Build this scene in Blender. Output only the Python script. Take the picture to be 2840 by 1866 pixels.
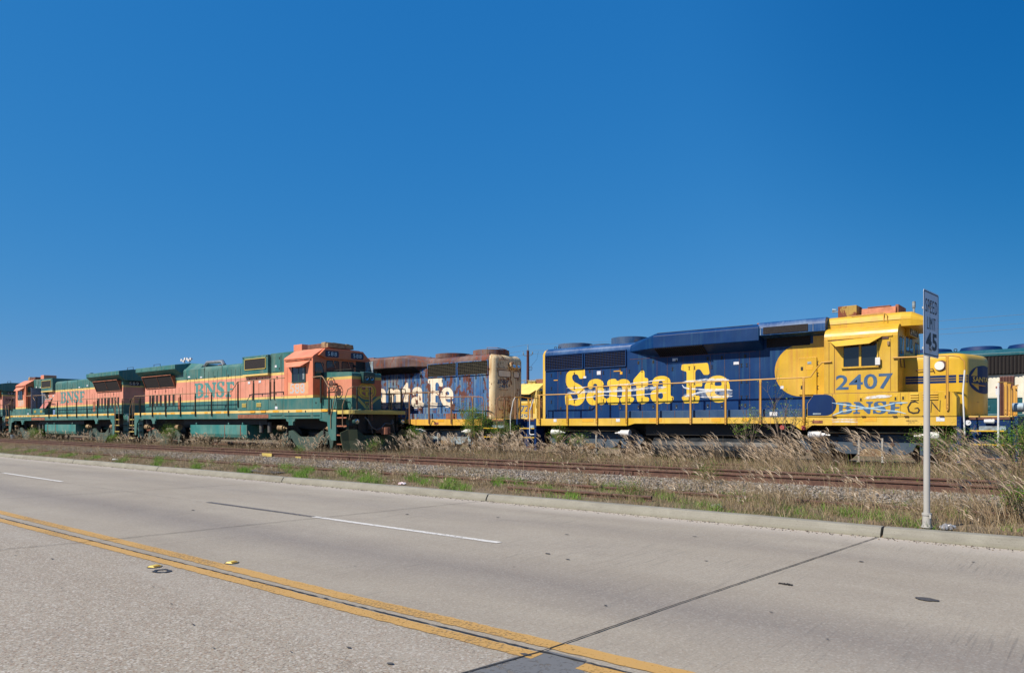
import bpy, bmesh, math, random
import numpy as np
from mathutils import Vector, Matrix
from mathutils.geometry import tessellate_polygon

for o in list(bpy.data.objects): bpy.data.objects.remove(o, do_unlink=True)
SC = bpy.context.scene
COL = SC.collection
R = math.radians
random.seed(7)
RNG = np.random.default_rng(11)

# ------------------------------------------------------------------ camera
# world: +X runs along the tracks to the right, +Y away from the road, Z up; metres
YAW = math.pi/2 - math.atan(2420/2000.)
cam = bpy.data.cameras.new('camera'); camo = bpy.data.objects.new('camera', cam); COL.objects.link(camo)
camo.location = (0, 0, 1.6); camo.rotation_euler = (math.pi/2, 0, YAW)
cam.sensor_width = 36; cam.lens = 2000/2840*36; cam.shift_y = 241/2840
cam.clip_start = 0.1; cam.clip_end = 6000
SC.camera = camo
SC.render.resolution_x = 1024; SC.render.resolution_y = 672

# ------------------------------------------------------------------ sky, sun, exposure
SUN_EL = math.atan(1.10/math.hypot(1, .42)); SUN_DIR = Vector((.42, 1, -1.10)).normalized()   # direction light travels
w = bpy.data.worlds.new('World'); SC.world = w; w.use_nodes = True
nt = w.node_tree; nt.nodes.clear()
sky = nt.nodes.new('ShaderNodeTexSky'); sky.sky_type = 'NISHITA'; sky.sun_disc = False
sky.sun_elevation = SUN_EL
sky.sun_rotation = math.atan2(-SUN_DIR.x, -SUN_DIR.y)
sky.altitude = 0; sky.air_density = 1.0; sky.dust_density = 0.15; sky.ozone_density = 4.0
bg = nt.nodes.new('ShaderNodeBackground'); bg.inputs[1].default_value = .068
ow = nt.nodes.new('ShaderNodeOutputWorld')
# a clear polarised winter sky: per-channel response of the film/camera applied to the sky light itself
sp = nt.nodes.new('ShaderNodeSeparateColor'); cb = nt.nodes.new('ShaderNodeCombineColor'); nt.links.new(sky.outputs[0], sp.inputs[0])
for i, (g, k) in enumerate(((1.357, .194), (.524, 1.309), (.288, 3.516))):
    p = nt.nodes.new('ShaderNodeMath'); p.operation = 'POWER'; p.inputs[1].default_value = g; q = nt.nodes.new('ShaderNodeMath'); q.operation = 'MULTIPLY'; q.inputs[1].default_value = k
    nt.links.new(sp.outputs[i], p.inputs[0]); nt.links.new(p.outputs[0], q.inputs[0]); nt.links.new(q.outputs[0], cb.inputs[i])
# the polarised band: the sky deepens towards the upper right, at right angles to the sun
tcw = nt.nodes.new('ShaderNodeTexCoord'); dp = nt.nodes.new('ShaderNodeVectorMath'); dp.operation = 'DOT_PRODUCT'; nt.links.new(tcw.outputs['Generated'], dp.inputs[0]); dp.inputs[1].default_value = (.142, .887, .440)
mr = nt.nodes.new('ShaderNodeMapRange'); mr.interpolation_type = 'SMOOTHSTEP'; nt.links.new(dp.outputs['Value'], mr.inputs[0]); mr.inputs[1].default_value = .84; mr.inputs[2].default_value = 1.0
mxw = nt.nodes.new('ShaderNodeMix'); mxw.data_type = 'RGBA'; mxw.blend_type = 'MULTIPLY'; nt.links.new(mr.outputs[0], mxw.inputs[0]); nt.links.new(cb.outputs[0], mxw.inputs[6]); mxw.inputs[7].default_value = (.30, .70, .80, 1)
nt.links.new(mxw.outputs[2], bg.inputs[0]); nt.links.new(bg.outputs[0], ow.inputs[0])
sl = bpy.data.lights.new('sun', 'SUN'); so = bpy.data.objects.new('sun', sl); COL.objects.link(so)
sl.energy = 4.3; sl.angle = R(.53); sl.color = (1, .915, .79)
so.rotation_euler = SUN_DIR.to_track_quat('-Z', 'Y').to_euler()
so.location = (-30, -30, 60)
SC.view_settings.view_transform = 'Standard'; SC.view_settings.look = 'None'
SC.view_settings.exposure = .556; SC.view_settings.gamma = 1

# ------------------------------------------------------------------ tagging
def tag(o, label=None, cat=None, group=None, kind=None):
    if label: o['label'] = label
    if cat: o['category'] = cat
    if group: o['group'] = group
    if kind: o['kind'] = kind
    return o
def thing(name, loc, label, cat, group=None):
    o = bpy.data.objects.new(name, None); o.location = loc; o.empty_display_size = .3
    COL.objects.link(o); return tag(o, label, cat, group)
def copy_tree(o, parent=None):
    c = o.copy(); COL.objects.link(c)
    if parent: c.parent = parent
    for ch in o.children: copy_tree(ch, c)
    return c

# ------------------------------------------------------------------ mesh builder (world coordinates, stored relative to its root)
def origin(o):
    v = Vector((0, 0, 0))
    while o is not None: v += Vector(o.location); o = o.parent
    return v
class MB:
    def __init__(s): s.v = []; s.f = []; s.m = []
    def add(s, vs, fs, m=0):
        b = len(s.v); s.v += [tuple(p) for p in vs]
        for f in fs: s.f.append([b+i for i in f]); s.m.append(m)
        return s
    def box(s, x0, x1, y0, y1, z0, z1, m=0):
        x0, x1 = min(x0, x1), max(x0, x1)
        vs = [(x, y, z) for z in (z0, z1) for y in (y0, y1) for x in (x0, x1)]
        return s.add(vs, [(0,2,3,1),(4,5,7,6),(0,1,5,4),(2,6,7,3),(0,4,6,2),(1,3,7,5)], m)
    def prism(s, prof, a0, a1, ax='x', m=0):
        n = len(prof)
        def P(p, a):
            return (a, p[0], p[1]) if ax == 'x' else ((p[0], a, p[1]) if ax == 'y' else (p[0], p[1], a))
        vs = [P(p, a0) for p in prof]+[P(p, a1) for p in prof]
        fs = [(i, (i+1) % n, n+(i+1) % n, n+i) for i in range(n)]
        fs += [tuple(range(n)), tuple(range(2*n-1, n-1, -1))]
        return s.add(vs, fs, m)
    def loft(s, secs, m=0):
        n = len(secs[0]); vs = [p for q in secs for p in q]; fs = []
        for k in range(len(secs)-1):
            for i in range(n):
                fs.append((k*n+i, k*n+(i+1) % n, (k+1)*n+(i+1) % n, (k+1)*n+i))
        fs += [tuple(range(n)), tuple(range(len(vs)-1, len(vs)-n-1, -1))]
        return s.add(vs, fs, m)
    def tube(s, pts, r, n=8, m=0, r1=None):
        pts = [Vector(p) for p in pts]; rs = [r if r1 is None else r+(r1-r)*i/(len(pts)-1) for i in range(len(pts))]
        vs = []; up = None
        for i, p in enumerate(pts):
            d = ((pts[i+1]-p) if i < len(pts)-1 else (p-pts[i-1])).normalized()
            if 0 < i < len(pts)-1:
                d = (d+(p-pts[i-1]).normalized()).normalized()
            if up is None: up = Vector((0, 0, 1)) if abs(d.z) < .9 else Vector((0, 1, 0))
            a = d.cross(up).normalized(); b = a.cross(d).normalized(); up = b
            for k in range(n):
                t = 2*math.pi*k/n; vs.append(p+a*math.cos(t)*rs[i]+b*math.sin(t)*rs[i])
        fs = []
        for i in range(len(pts)-1):
            for k in range(n): fs.append((i*n+k, i*n+(k+1) % n, (i+1)*n+(k+1) % n, (i+1)*n+k))
        fs += [tuple(range(n)), tuple(range(len(vs)-1, len(vs)-n-1, -1))]
        return s.add(vs, fs, m)
    def lathe(s, c, ax, prof, n=24, m=0):
        # prof: (distance along axis, radius)
        A = {'x': Vector((1,0,0)), 'y': Vector((0,1,0)), 'z': Vector((0,0,1))}[ax]
        a = Vector((0,0,1)) if ax != 'z' else Vector((1,0,0)); b = A.cross(a); c = Vector(c); vs = []
        for d, r in prof:
            for k in range(n):
                t = 2*math.pi*k/n; vs.append(c+A*d+(a*math.cos(t)+b*math.sin(t))*r)
        fs = []
        for i in range(len(prof)-1):
            for k in range(n): fs.append((i*n+k, i*n+(k+1) % n, (i+1)*n+(k+1) % n, (i+1)*n+k))
        fs += [tuple(range(n)), tuple(range(len(vs)-1, len(vs)-n-1, -1))]
        return s.add(vs, fs, m)
    def flat(s, loops, fn, m=0):
        # loops: outer, holes... of 2-D points; fn maps (a, b) to 3-D
        L = [[Vector((p[0], p[1], 0)) for p in l] for l in loops]
        pts = [p for l in L for p in l]; b = len(s.v)
        s.v += [tuple(fn(p.x, p.y)) for p in pts]
        for t in tessellate_polygon(L): s.f.append([b+i for i in t]); s.m.append(m)
        return s
    def build(s, name, mats, parent=None, bevel=0, smooth=False, normals=True):
        me = bpy.data.meshes.new(name); off = origin(parent) if parent is not None else Vector((0,0,0))
        me.from_pydata([(p[0]-off.x, p[1]-off.y, p[2]-off.z) for p in s.v], [], s.f)
        for mt in (mats if isinstance(mats, (list, tuple)) else [mats]): me.materials.append(mt)
        me.polygons.foreach_set('material_index', s.m)
        if normals:
            bm = bmesh.new(); bm.from_mesh(me); bmesh.ops.recalc_face_normals(bm, faces=bm.faces); bm.to_mesh(me); bm.free()
        o = bpy.data.objects.new(name, me); COL.objects.link(o)
        if parent is not None: o.parent = parent
        if smooth:
            for p in me.polygons: p.use_smooth = True
            e = o.modifiers.new('n', 'EDGE_SPLIT'); e.split_angle = R(38)
        if bevel:
            b = o.modifiers.new('b', 'BEVEL'); b.width = bevel; b.segments = 2; b.limit_method = 'ANGLE'; b.angle_limit = R(35)
            b.harden_normals = False
        me.update(); return o
def arc(cx, cy, r, a0, a1, n=6):
    return [(cx+r*math.cos(R(a0+(a1-a0)*i/n)), cy+r*math.sin(R(a0+(a1-a0)*i/n))) for i in range(n+1)]
_fc = {}
def text2d(body, off=.016, space=1.):
    key = (body, off)
    if key not in _fc:
        c = bpy.data.curves.new('t', 'FONT'); c.body = body; c.resolution_u = 3; c.offset = off; c.space_character = space
        o = bpy.data.objects.new('t', c); COL.objects.link(o)
        dg = bpy.context.evaluated_depsgraph_get(); me = bpy.data.meshes.new_from_object(o.evaluated_get(dg))
        vs = [(v.co.x, v.co.y) for v in me.vertices]; fs = [tuple(p.vertices) for p in me.polygons]
        bpy.data.objects.remove(o); bpy.data.meshes.remove(me); bpy.data.curves.remove(c)
        _fc[key] = (vs, fs)
    return _fc[key]
def put_text(mb, body, a0, a1, b0, b1, fn, m=0, off=.016, space=1.):
    vs, fs = text2d(body, off, space)
    X0 = min(v[0] for v in vs); X1 = max(v[0] for v in vs); Y0 = min(v[1] for v in vs); Y1 = max(v[1] for v in vs)
    mb.add([fn(a0+(x-X0)/(X1-X0)*(a1-a0), b0+(y-Y0)/(Y1-Y0)*(b1-b0)) for x, y in vs], fs, m)

# ------------------------------------------------------------------ materials
class N:
    def __init__(s, name):
        s.mat = bpy.data.materials.new(name); s.mat.use_nodes = True; s.t = s.mat.node_tree; s.t.nodes.clear()
        s.out = s.t.nodes.new('ShaderNodeOutputMaterial'); s.b = s.t.nodes.new('ShaderNodeBsdfPrincipled')
        s.l(s.b.outputs[0], s.out.inputs[0]); s.tc = s.t.nodes.new('ShaderNodeTexCoord')
    def l(s, a, b): s.t.links.new(a, b)
    def set(s, inp, v):
        if hasattr(v, 'is_output') or isinstance(v, bpy.types.NodeSocket): s.l(v, inp)
        elif isinstance(v, (tuple, list)) and len(v) == 3 and inp.type == 'RGBA': inp.default_value = (*v, 1)
        else: inp.default_value = v
    def P(s, **k):
        for a, v in k.items(): s.set(s.b.inputs[a.replace('_', ' ')], v)
    def map(s, scale=(1,1,1), loc=(0,0,0), src='Object', rot=(0,0,0)):
        n = s.t.nodes.new('ShaderNodeMapping'); s.l(s.tc.outputs[src], n.inputs[0])
        n.inputs['Scale'].default_value = scale; n.inputs['Location'].default_value = loc; n.inputs['Rotation'].default_value = rot
        return n.outputs[0]
    def noise(s, vec, scale=1, detail=4, rough=.55, dist=0):
        n = s.t.nodes.new('ShaderNodeTexNoise'); s.l(vec, n.inputs['Vector'])
        n.inputs['Scale'].default_value = scale; n.inputs['Detail'].default_value = detail
        n.inputs['Roughness'].default_value = rough; n.inputs['Distortion'].default_value = dist
        return n.outputs['Fac']
    def voro(s, vec, scale=1, feat='F1', out='Distance'):
        n = s.t.nodes.new('ShaderNodeTexVoronoi'); n.feature = feat; s.l(vec, n.inputs['Vector']); n.inputs['Scale'].default_value = scale
        return n.outputs[out]
    def ramp(s, fac, a, b, lo=0, hi=1):
        n = s.t.nodes.new('ShaderNodeMapRange'); s.set(n.inputs[0], fac)
        for i, v in enumerate((a, b, lo, hi)): n.inputs[i+1].default_value = v
        n.clamp = True; return n.outputs[0]
    def steps(s, fac, stops):
        n = s.t.nodes.new('ShaderNodeValToRGB'); n.color_ramp.interpolation = 'CONSTANT'; s.set(n.inputs[0], fac)
        e = n.color_ramp.elements
        e[0].position = 0; e[0].color = (*stops[0][1], 1); e[1].position = stops[1][0]; e[1].color = (*stops[1][1], 1)
        for p, c in stops[2:]: q = e.new(p); q.color = (*c, 1)
        return n.outputs[0]
    def mix(s, fac, a, b, mode='MIX'):
        n = s.t.nodes.new('ShaderNodeMix'); n.data_type = 'RGBA'; n.blend_type = mode
        s.set(n.inputs[0], fac); s.set(n.inputs[6], a); s.set(n.inputs[7], b); return n.outputs[2]
    def math(s, op, a, b=0.):
        n = s.t.nodes.new('ShaderNodeMath'); n.operation = op; s.set(n.inputs[0], a); s.set(n.inputs[1], b); return n.outputs[0]
    def sep(s, vec):
        n = s.t.nodes.new('ShaderNodeSeparateXYZ'); s.l(vec, n.inputs[0]); return n.outputs
    def bump(s, h, strength=.3, dist=.01):
        n = s.t.nodes.new('ShaderNodeBump'); s.l(h, n.inputs['Height']); n.inputs['Strength'].default_value = strength
        n.inputs['Distance'].default_value = dist; s.l(n.outputs[0], s.b.inputs['Normal'])
RUST = (.105, .034, .02)
def paint(name, col, fadecol=None, fade=.35, streak=.3, scol=(.30,.27,.20), rust=.1, rough=.42, bands=None, ripple=.15, rustcol=RUST, spec=.5, sthr=(.5,.74)):
    """weathered painted steel: patchy fading, vertical run-off stains, chips of rust, slight ripple of the sheet"""
    n = N(name); o = n.map(); base = col
    if bands: base = n.steps(n.math('DIVIDE', n.sep(o)[2], 6.), bands)
    f = n.noise(n.map((1,1,.7)), .9, 5, .6)
    if fadecol is None: fadecol = tuple(min(1, c*.75+.16) for c in (col if not bands else (.4,.4,.4)))
    c = n.mix(n.math('MULTIPLY', n.ramp(f, .38, .72), fade), base, fadecol)
    st = n.noise(n.map((7, 7, .22)), 1.6, 4, .65); st2 = n.noise(n.map((1,1,1), (5,2,1)), .55, 3)
    sf = n.math('MULTIPLY', n.ramp(st, *sthr), n.ramp(st2, .35, .65))
    c = n.mix(n.math('MULTIPLY', sf, streak), c, scol)
    hz = n.noise(n.map((2.2, 2.2, 2.2)), 1, 2)
    c = n.mix(n.ramp(hz, .3, .75, 0, .55), c, (.66,.64,.60), 'MULTIPLY')
    r1 = n.noise(n.map((1.3,1.3,.8), (3,1,4)), 2.3, 14, .74); rs = n.noise(n.map((14,14,.5), (1,1,3)), 1, 5, .6)
    rr = n.math('ADD', r1, n.math('MULTIPLY', n.math('SUBTRACT', rs, .5), .35))
    t = .86-.42*rust
    rf = n.ramp(rr, t, t+.02)
    rn = n.mix(n.noise(n.map(), 9, 5), rustcol, tuple(min(1, q*2.1) for q in rustcol))
    c = n.mix(rf, c, rn)
    n.P(Base_Color=c, Roughness=n.math('ADD', n.math('MULTIPLY', rf, .35), n.ramp(f, .3, .7, rough-.06, rough+.14)), Specular_IOR_Level=spec)
    n.bump(n.math('ADD', n.math('MULTIPLY', n.noise(n.map((1,1,1)), 2.3, 2), ripple*4), n.math('MULTIPLY', rr, .25)), .5, .012)
    return n.mat
def simple(name, col, rough=.6, metal=0., var=.3, scale=8, col2=None, bump=.15):
    n = N(name); f = n.noise(n.map(), scale, 6, .6)
    c2 = col2 or tuple(q*(1-var) for q in col)
    n.P(Base_Color=n.mix(n.ramp(f, .35, .65), col, c2), Roughness=n.ramp(f, .3, .7, rough-.05, min(1, rough+.1)), Metallic=metal)
    if bump: n.bump(f, bump, .01)
    return n.mat
def glass(name, col=(.012,.017,.02)):
    n = N(name); n.P(Base_Color=col, Roughness=n.ramp(n.noise(n.map(), 6, 3), .4, .7, .03, .16), Specular_IOR_Level=.9); return n.mat

GRN = (.021,.142,.132); ORG = (.72,.275,.185); STY = (.78,.55,.17)
def zz(*st): return [(a/6., c) for a, c in st]
M = {}
M['bn_hood'] = paint('faded_orange_green_paint', GRN, fadecol=(.55,.42,.28), fade=.16, streak=.38, scol=(.36,.25,.14), rust=.40, rough=.5,
    bands=zz((0, GRN), (2.08, STY), (2.2, GRN), (2.73, STY), (2.82, ORG), (3.82, STY), (3.93, GRN)))
M['bn_cab'] = paint('faded_cab_orange_paint', ORG, fadecol=(.6,.40,.27), fade=.2, streak=.35, scol=(.50,.22,.09), rust=.36, rough=.5,
    bands=zz((0, GRN), (2.08, STY), (2.2, GRN), (2.685, STY), (2.80, (.72,.225,.12))))
M['bn_nose'] = paint('nose_band_paint', ORG, fadecol=(.6,.42,.28), fade=.12, streak=.3, scol=(.45,.3,.12), rust=.34, rough=.5,
    bands=zz((0, GRN), (2.66, (.62,.42,.11)), (2.76, (.66,.235,.14)), (3.43, (.62,.42,.11)), (3.54, GRN)))
M['bn_nosefront'] = paint('shaded_nose_front_paint', ORG, fadecol=(.5,.33,.2), fade=.08, streak=.15, rust=.05, rough=.5,
    bands=zz((0, GRN), (2.74, (.58,.135,.055)), (3.43, (.62,.42,.09)), (3.54, GRN)))  # front orange deeper than the nose sides, its shade put into the colour
M['orgfront'] = paint('shaded_cab_orange_paint', (.62,.16,.065), fadecol=(.6,.26,.13), fade=.3, streak=.3, scol=(.3,.10,.04), rust=.12, rough=.5,
    bands=zz((0, GRN), (2.08, STY), (2.2, GRN), (2.685, (.62,.42,.11)), (2.80, (.62,.155,.06))))  # cab orange darkened: shade of faces turned from the sun put into the colour
M['green'] = paint('green_paint', GRN, fadecol=(.16,.27,.22), fade=.5, streak=.5, scol=(.36,.30,.16), rust=.44, rough=.5)
M['dkgreen'] = paint('dark_green_paint', (.006,.05,.05), fadecol=(.02,.12,.11), fade=.3, streak=.2, rust=.12, rough=.5)
M['tank_green'] = paint('teal_tank_paint', (.012,.17,.16), fadecol=(.2,.38,.33), fade=.5, streak=.6, scol=(.42,.30,.16), rust=.42)
M['truck_green'] = paint('dusty_green_truck_paint', (.03,.065,.055), fadecol=(.12,.125,.10), fade=.6, streak=.3, rust=.2, rough=.8)
M['cream_y'] = paint('faded_yellow_paint', (.60,.46,.10), fadecol=(.55,.42,.18), fade=.4, streak=.3, rust=.18)
M['blue'] = paint('navy_blue_paint', (.0012,.030,.125), fadecol=(.003,.048,.165), fade=.55, streak=.7, scol=(.03,.115,.20), rust=.34, rough=.42, spec=.3)
M['blue_roof'] = paint('sun_faded_blue_roof_paint', (.004,.05,.18), fadecol=(.05,.15,.33), fade=.7, streak=.4, scol=(.2,.3,.42), rust=.42, rough=.33)
M['yel'] = paint('warm_yellow_paint', (.61,.365,.015), fadecol=(.70,.45,.09), fade=.5, streak=.65, scol=(.50,.19,.05), rust=.37, rough=.40)
M['yel_fade'] = paint('chalky_yellow_paint', (.70,.43,.03), fadecol=(.76,.55,.20), fade=.55, streak=.6, scol=(.50,.20,.06), rust=.42, rough=.38)
M['yel_rail'] = paint('ochre_handrail_paint', (.56,.29,.03), fadecol=(.62,.38,.16), fade=.5, streak=.2, rust=.26, rough=.5)
M['rblue'] = paint('peeling_blue_paint', (.008,.085,.27), fadecol=(.08,.21,.36), fade=.45, streak=.8, scol=(.26,.33,.30), rust=.80, rough=.55, rustcol=(.075,.024,.016), sthr=(.45,.62))
M['rroof'] = paint('rusted_roof_steel', (.085,.028,.020), fadecol=(.30,.21,.17), fade=.8, streak=.7, scol=(.06,.13,.26), rust=.72, rough=.75, rustcol=(.12,.036,.022))
M['rwhite'] = paint('rust_stained_cream_paint', (.86,.68,.40), fadecol=(.88,.76,.54), fade=.5, streak=1., scol=(.40,.19,.035), rust=.74, rough=.6, rustcol=(.13,.05,.018), sthr=(.40,.60))
M['ryel'] = paint('rust_stained_yellow_paint', (.78,.45,.05), fadecol=(.75,.40,.10), fade=.6, streak=.8, scol=(.42,.13,.03), rust=.26, rough=.55)
M['rrail'] = paint('rusty_handrail_paint', (.24,.10,.05), fadecol=(.45,.30,.15), fade=.6, streak=.4, rust=.35, rough=.7)
M['railbn'] = simple('dark_weathered_handrail', (.012,.026,.022), .6, 0, .4, 5, (.05,.035,.02))
M['railtan'] = simple('worn_tan_pipe', (.36,.24,.13), .6, 0, .4, 5, (.20,.10,.05))
M['white'] = paint('white_enamel', (.74,.74,.74), fadecol=(.6,.58,.52), fade=.3, streak=.3, rust=.06)
M['black'] = simple('grimy_black', (.010,.010,.012), .65, 0, .5, 4, (.03,.025,.02))
M['tankblack'] = simple('black_tank_paint', (.008,.010,.014), .22, 0, .4, 3, (.03,.035,.04))
M['screen'] = simple('dark_screen', (.013,.008,.008), .8, 0, .4, 20)
M['rustframe'] = simple('rusty_orange_frame', (.42,.14,.07), .8, 0, .5, 6, (.16,.06,.03))
M['rust'] = simple('bare_rust', (.17,.055,.03), .85, 0, .5, 6, (.30,.12,.07), .3)
M['tan'] = simple('tan_weathered_metal', (.36,.26,.13), .75, 0, .5, 5, (.2,.11,.06))
M['brown'] = simple('brown_metal_box', (.16,.07,.05), .75, 0, .5, 5)
M['olive'] = paint('grimy_olive_plow_paint', (.022,.040,.018), fadecol=(.07,.075,.03), fade=.5, streak=.4, scol=(.10,.06,.03), rust=.4, rough=.7)
M['bars'] = simple('thin_dull_grille_bars', (.10,.085,.045), .7, 0, .5, 9)
M['glass'] = glass('dark_window_glass')
M['lens'] = simple('headlight_lens', (.55,.6,.66), .08, .9, .1, 4, None, 0)
M['silver'] = simple('bright_crumpled_metal', (.42,.43,.44), .4, .7, .3, 8, (.2,.2,.2), .6)
M['grey'] = simple('pale_grey_blue_paint', (.32,.42,.48), .6, 0, .4, 4, (.12,.11,.10))
M['dkgrey'] = simple('dusty_dark_grey', (.05,.06,.07), .7, 0, .5, 4, (.12,.10,.08))
M['letgold'] = paint('gold_yellow_lettering', (.84,.55,.035), fadecol=(.80,.50,.06), fade=.4, streak=.15, scol=(.6,.4,.1), rust=.0, rough=.38)
M['letcream'] = paint('rust_stained_cream_lettering', (.88,.78,.62), fadecol=(.80,.62,.42), fade=.6, streak=.6, scol=(.45,.20,.09), rust=.62, rough=.6)
M['letblue'] = simple('faded_blue_lettering', (.022,.075,.19), .6, 0, .3, 5, (.05,.12,.22))
M['letgreen'] = simple('faded_green_lettering', (.055,.215,.20), .6, 0, .3, 5, (.10,.26,.24))
M['letgrey'] = simple('worn_blue_grey_numerals', (.40,.48,.55), .6, 0, .5, 14, (.62,.40,.26))
M['letwhite'] = simple('white_numerals', (.62,.68,.70), .6, 0, .2)
M['letdark'] = simple('dark_numerals', (.03,.025,.03), .6, 0, .3)
M['navy'] = simple('navy_plate', (.004,.013,.05), .35, 0, .3)
M['stick'] = simple('white_sticker', (.75,.75,.76), .5, 0, .1, 30, (.5,.5,.55))
M['reflect'] = simple('orange_reflector_patch', (.78,.40,.03), .4, 0, .15)
M['emblem'] = simple('gold_emblem_paint', (.66,.44,.03), .5, 0, .3, 6, (.56,.36,.04))
M['emblemr'] = simple('maroon_emblem_paint', (.34,.12,.10), .6, 0, .3, 8)
M['salmon'] = simple('salmon_box_paint', (.56,.19,.085), .6, 0, .3, 5, (.36,.13,.06))
def spray(name, col, lo=.34, hi=.62, mx_=1.):
    n = N(name); n.P(Base_Color=col, Roughness=.5)
    tr = n.t.nodes.new('ShaderNodeBsdfTransparent'); mx = n.t.nodes.new('ShaderNodeMixShader')
    n.l(n.ramp(n.noise(n.map(), 9, 3, .5), lo, hi, 0, mx_), mx.inputs[0]); n.l(tr.outputs[0], mx.inputs[1]); n.l(n.b.outputs[0], mx.inputs[2]); n.l(mx.outputs[0], n.out.inputs[0])
    return n.mat
M['spray'] = spray('white_spray_paint', (.80,.82,.85), .2, .55, .72)
M['spraythin'] = spray('thin_white_overspray', (.75,.82,.9), .35, .85, .45)
M['sprayblue'] = spray('pale_blue_spray_paint', (.42,.62,.76), .2, .5, .85)
M['marker'] = spray('black_marker_paint', (.02,.014,.01), .2, .35)
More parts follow.
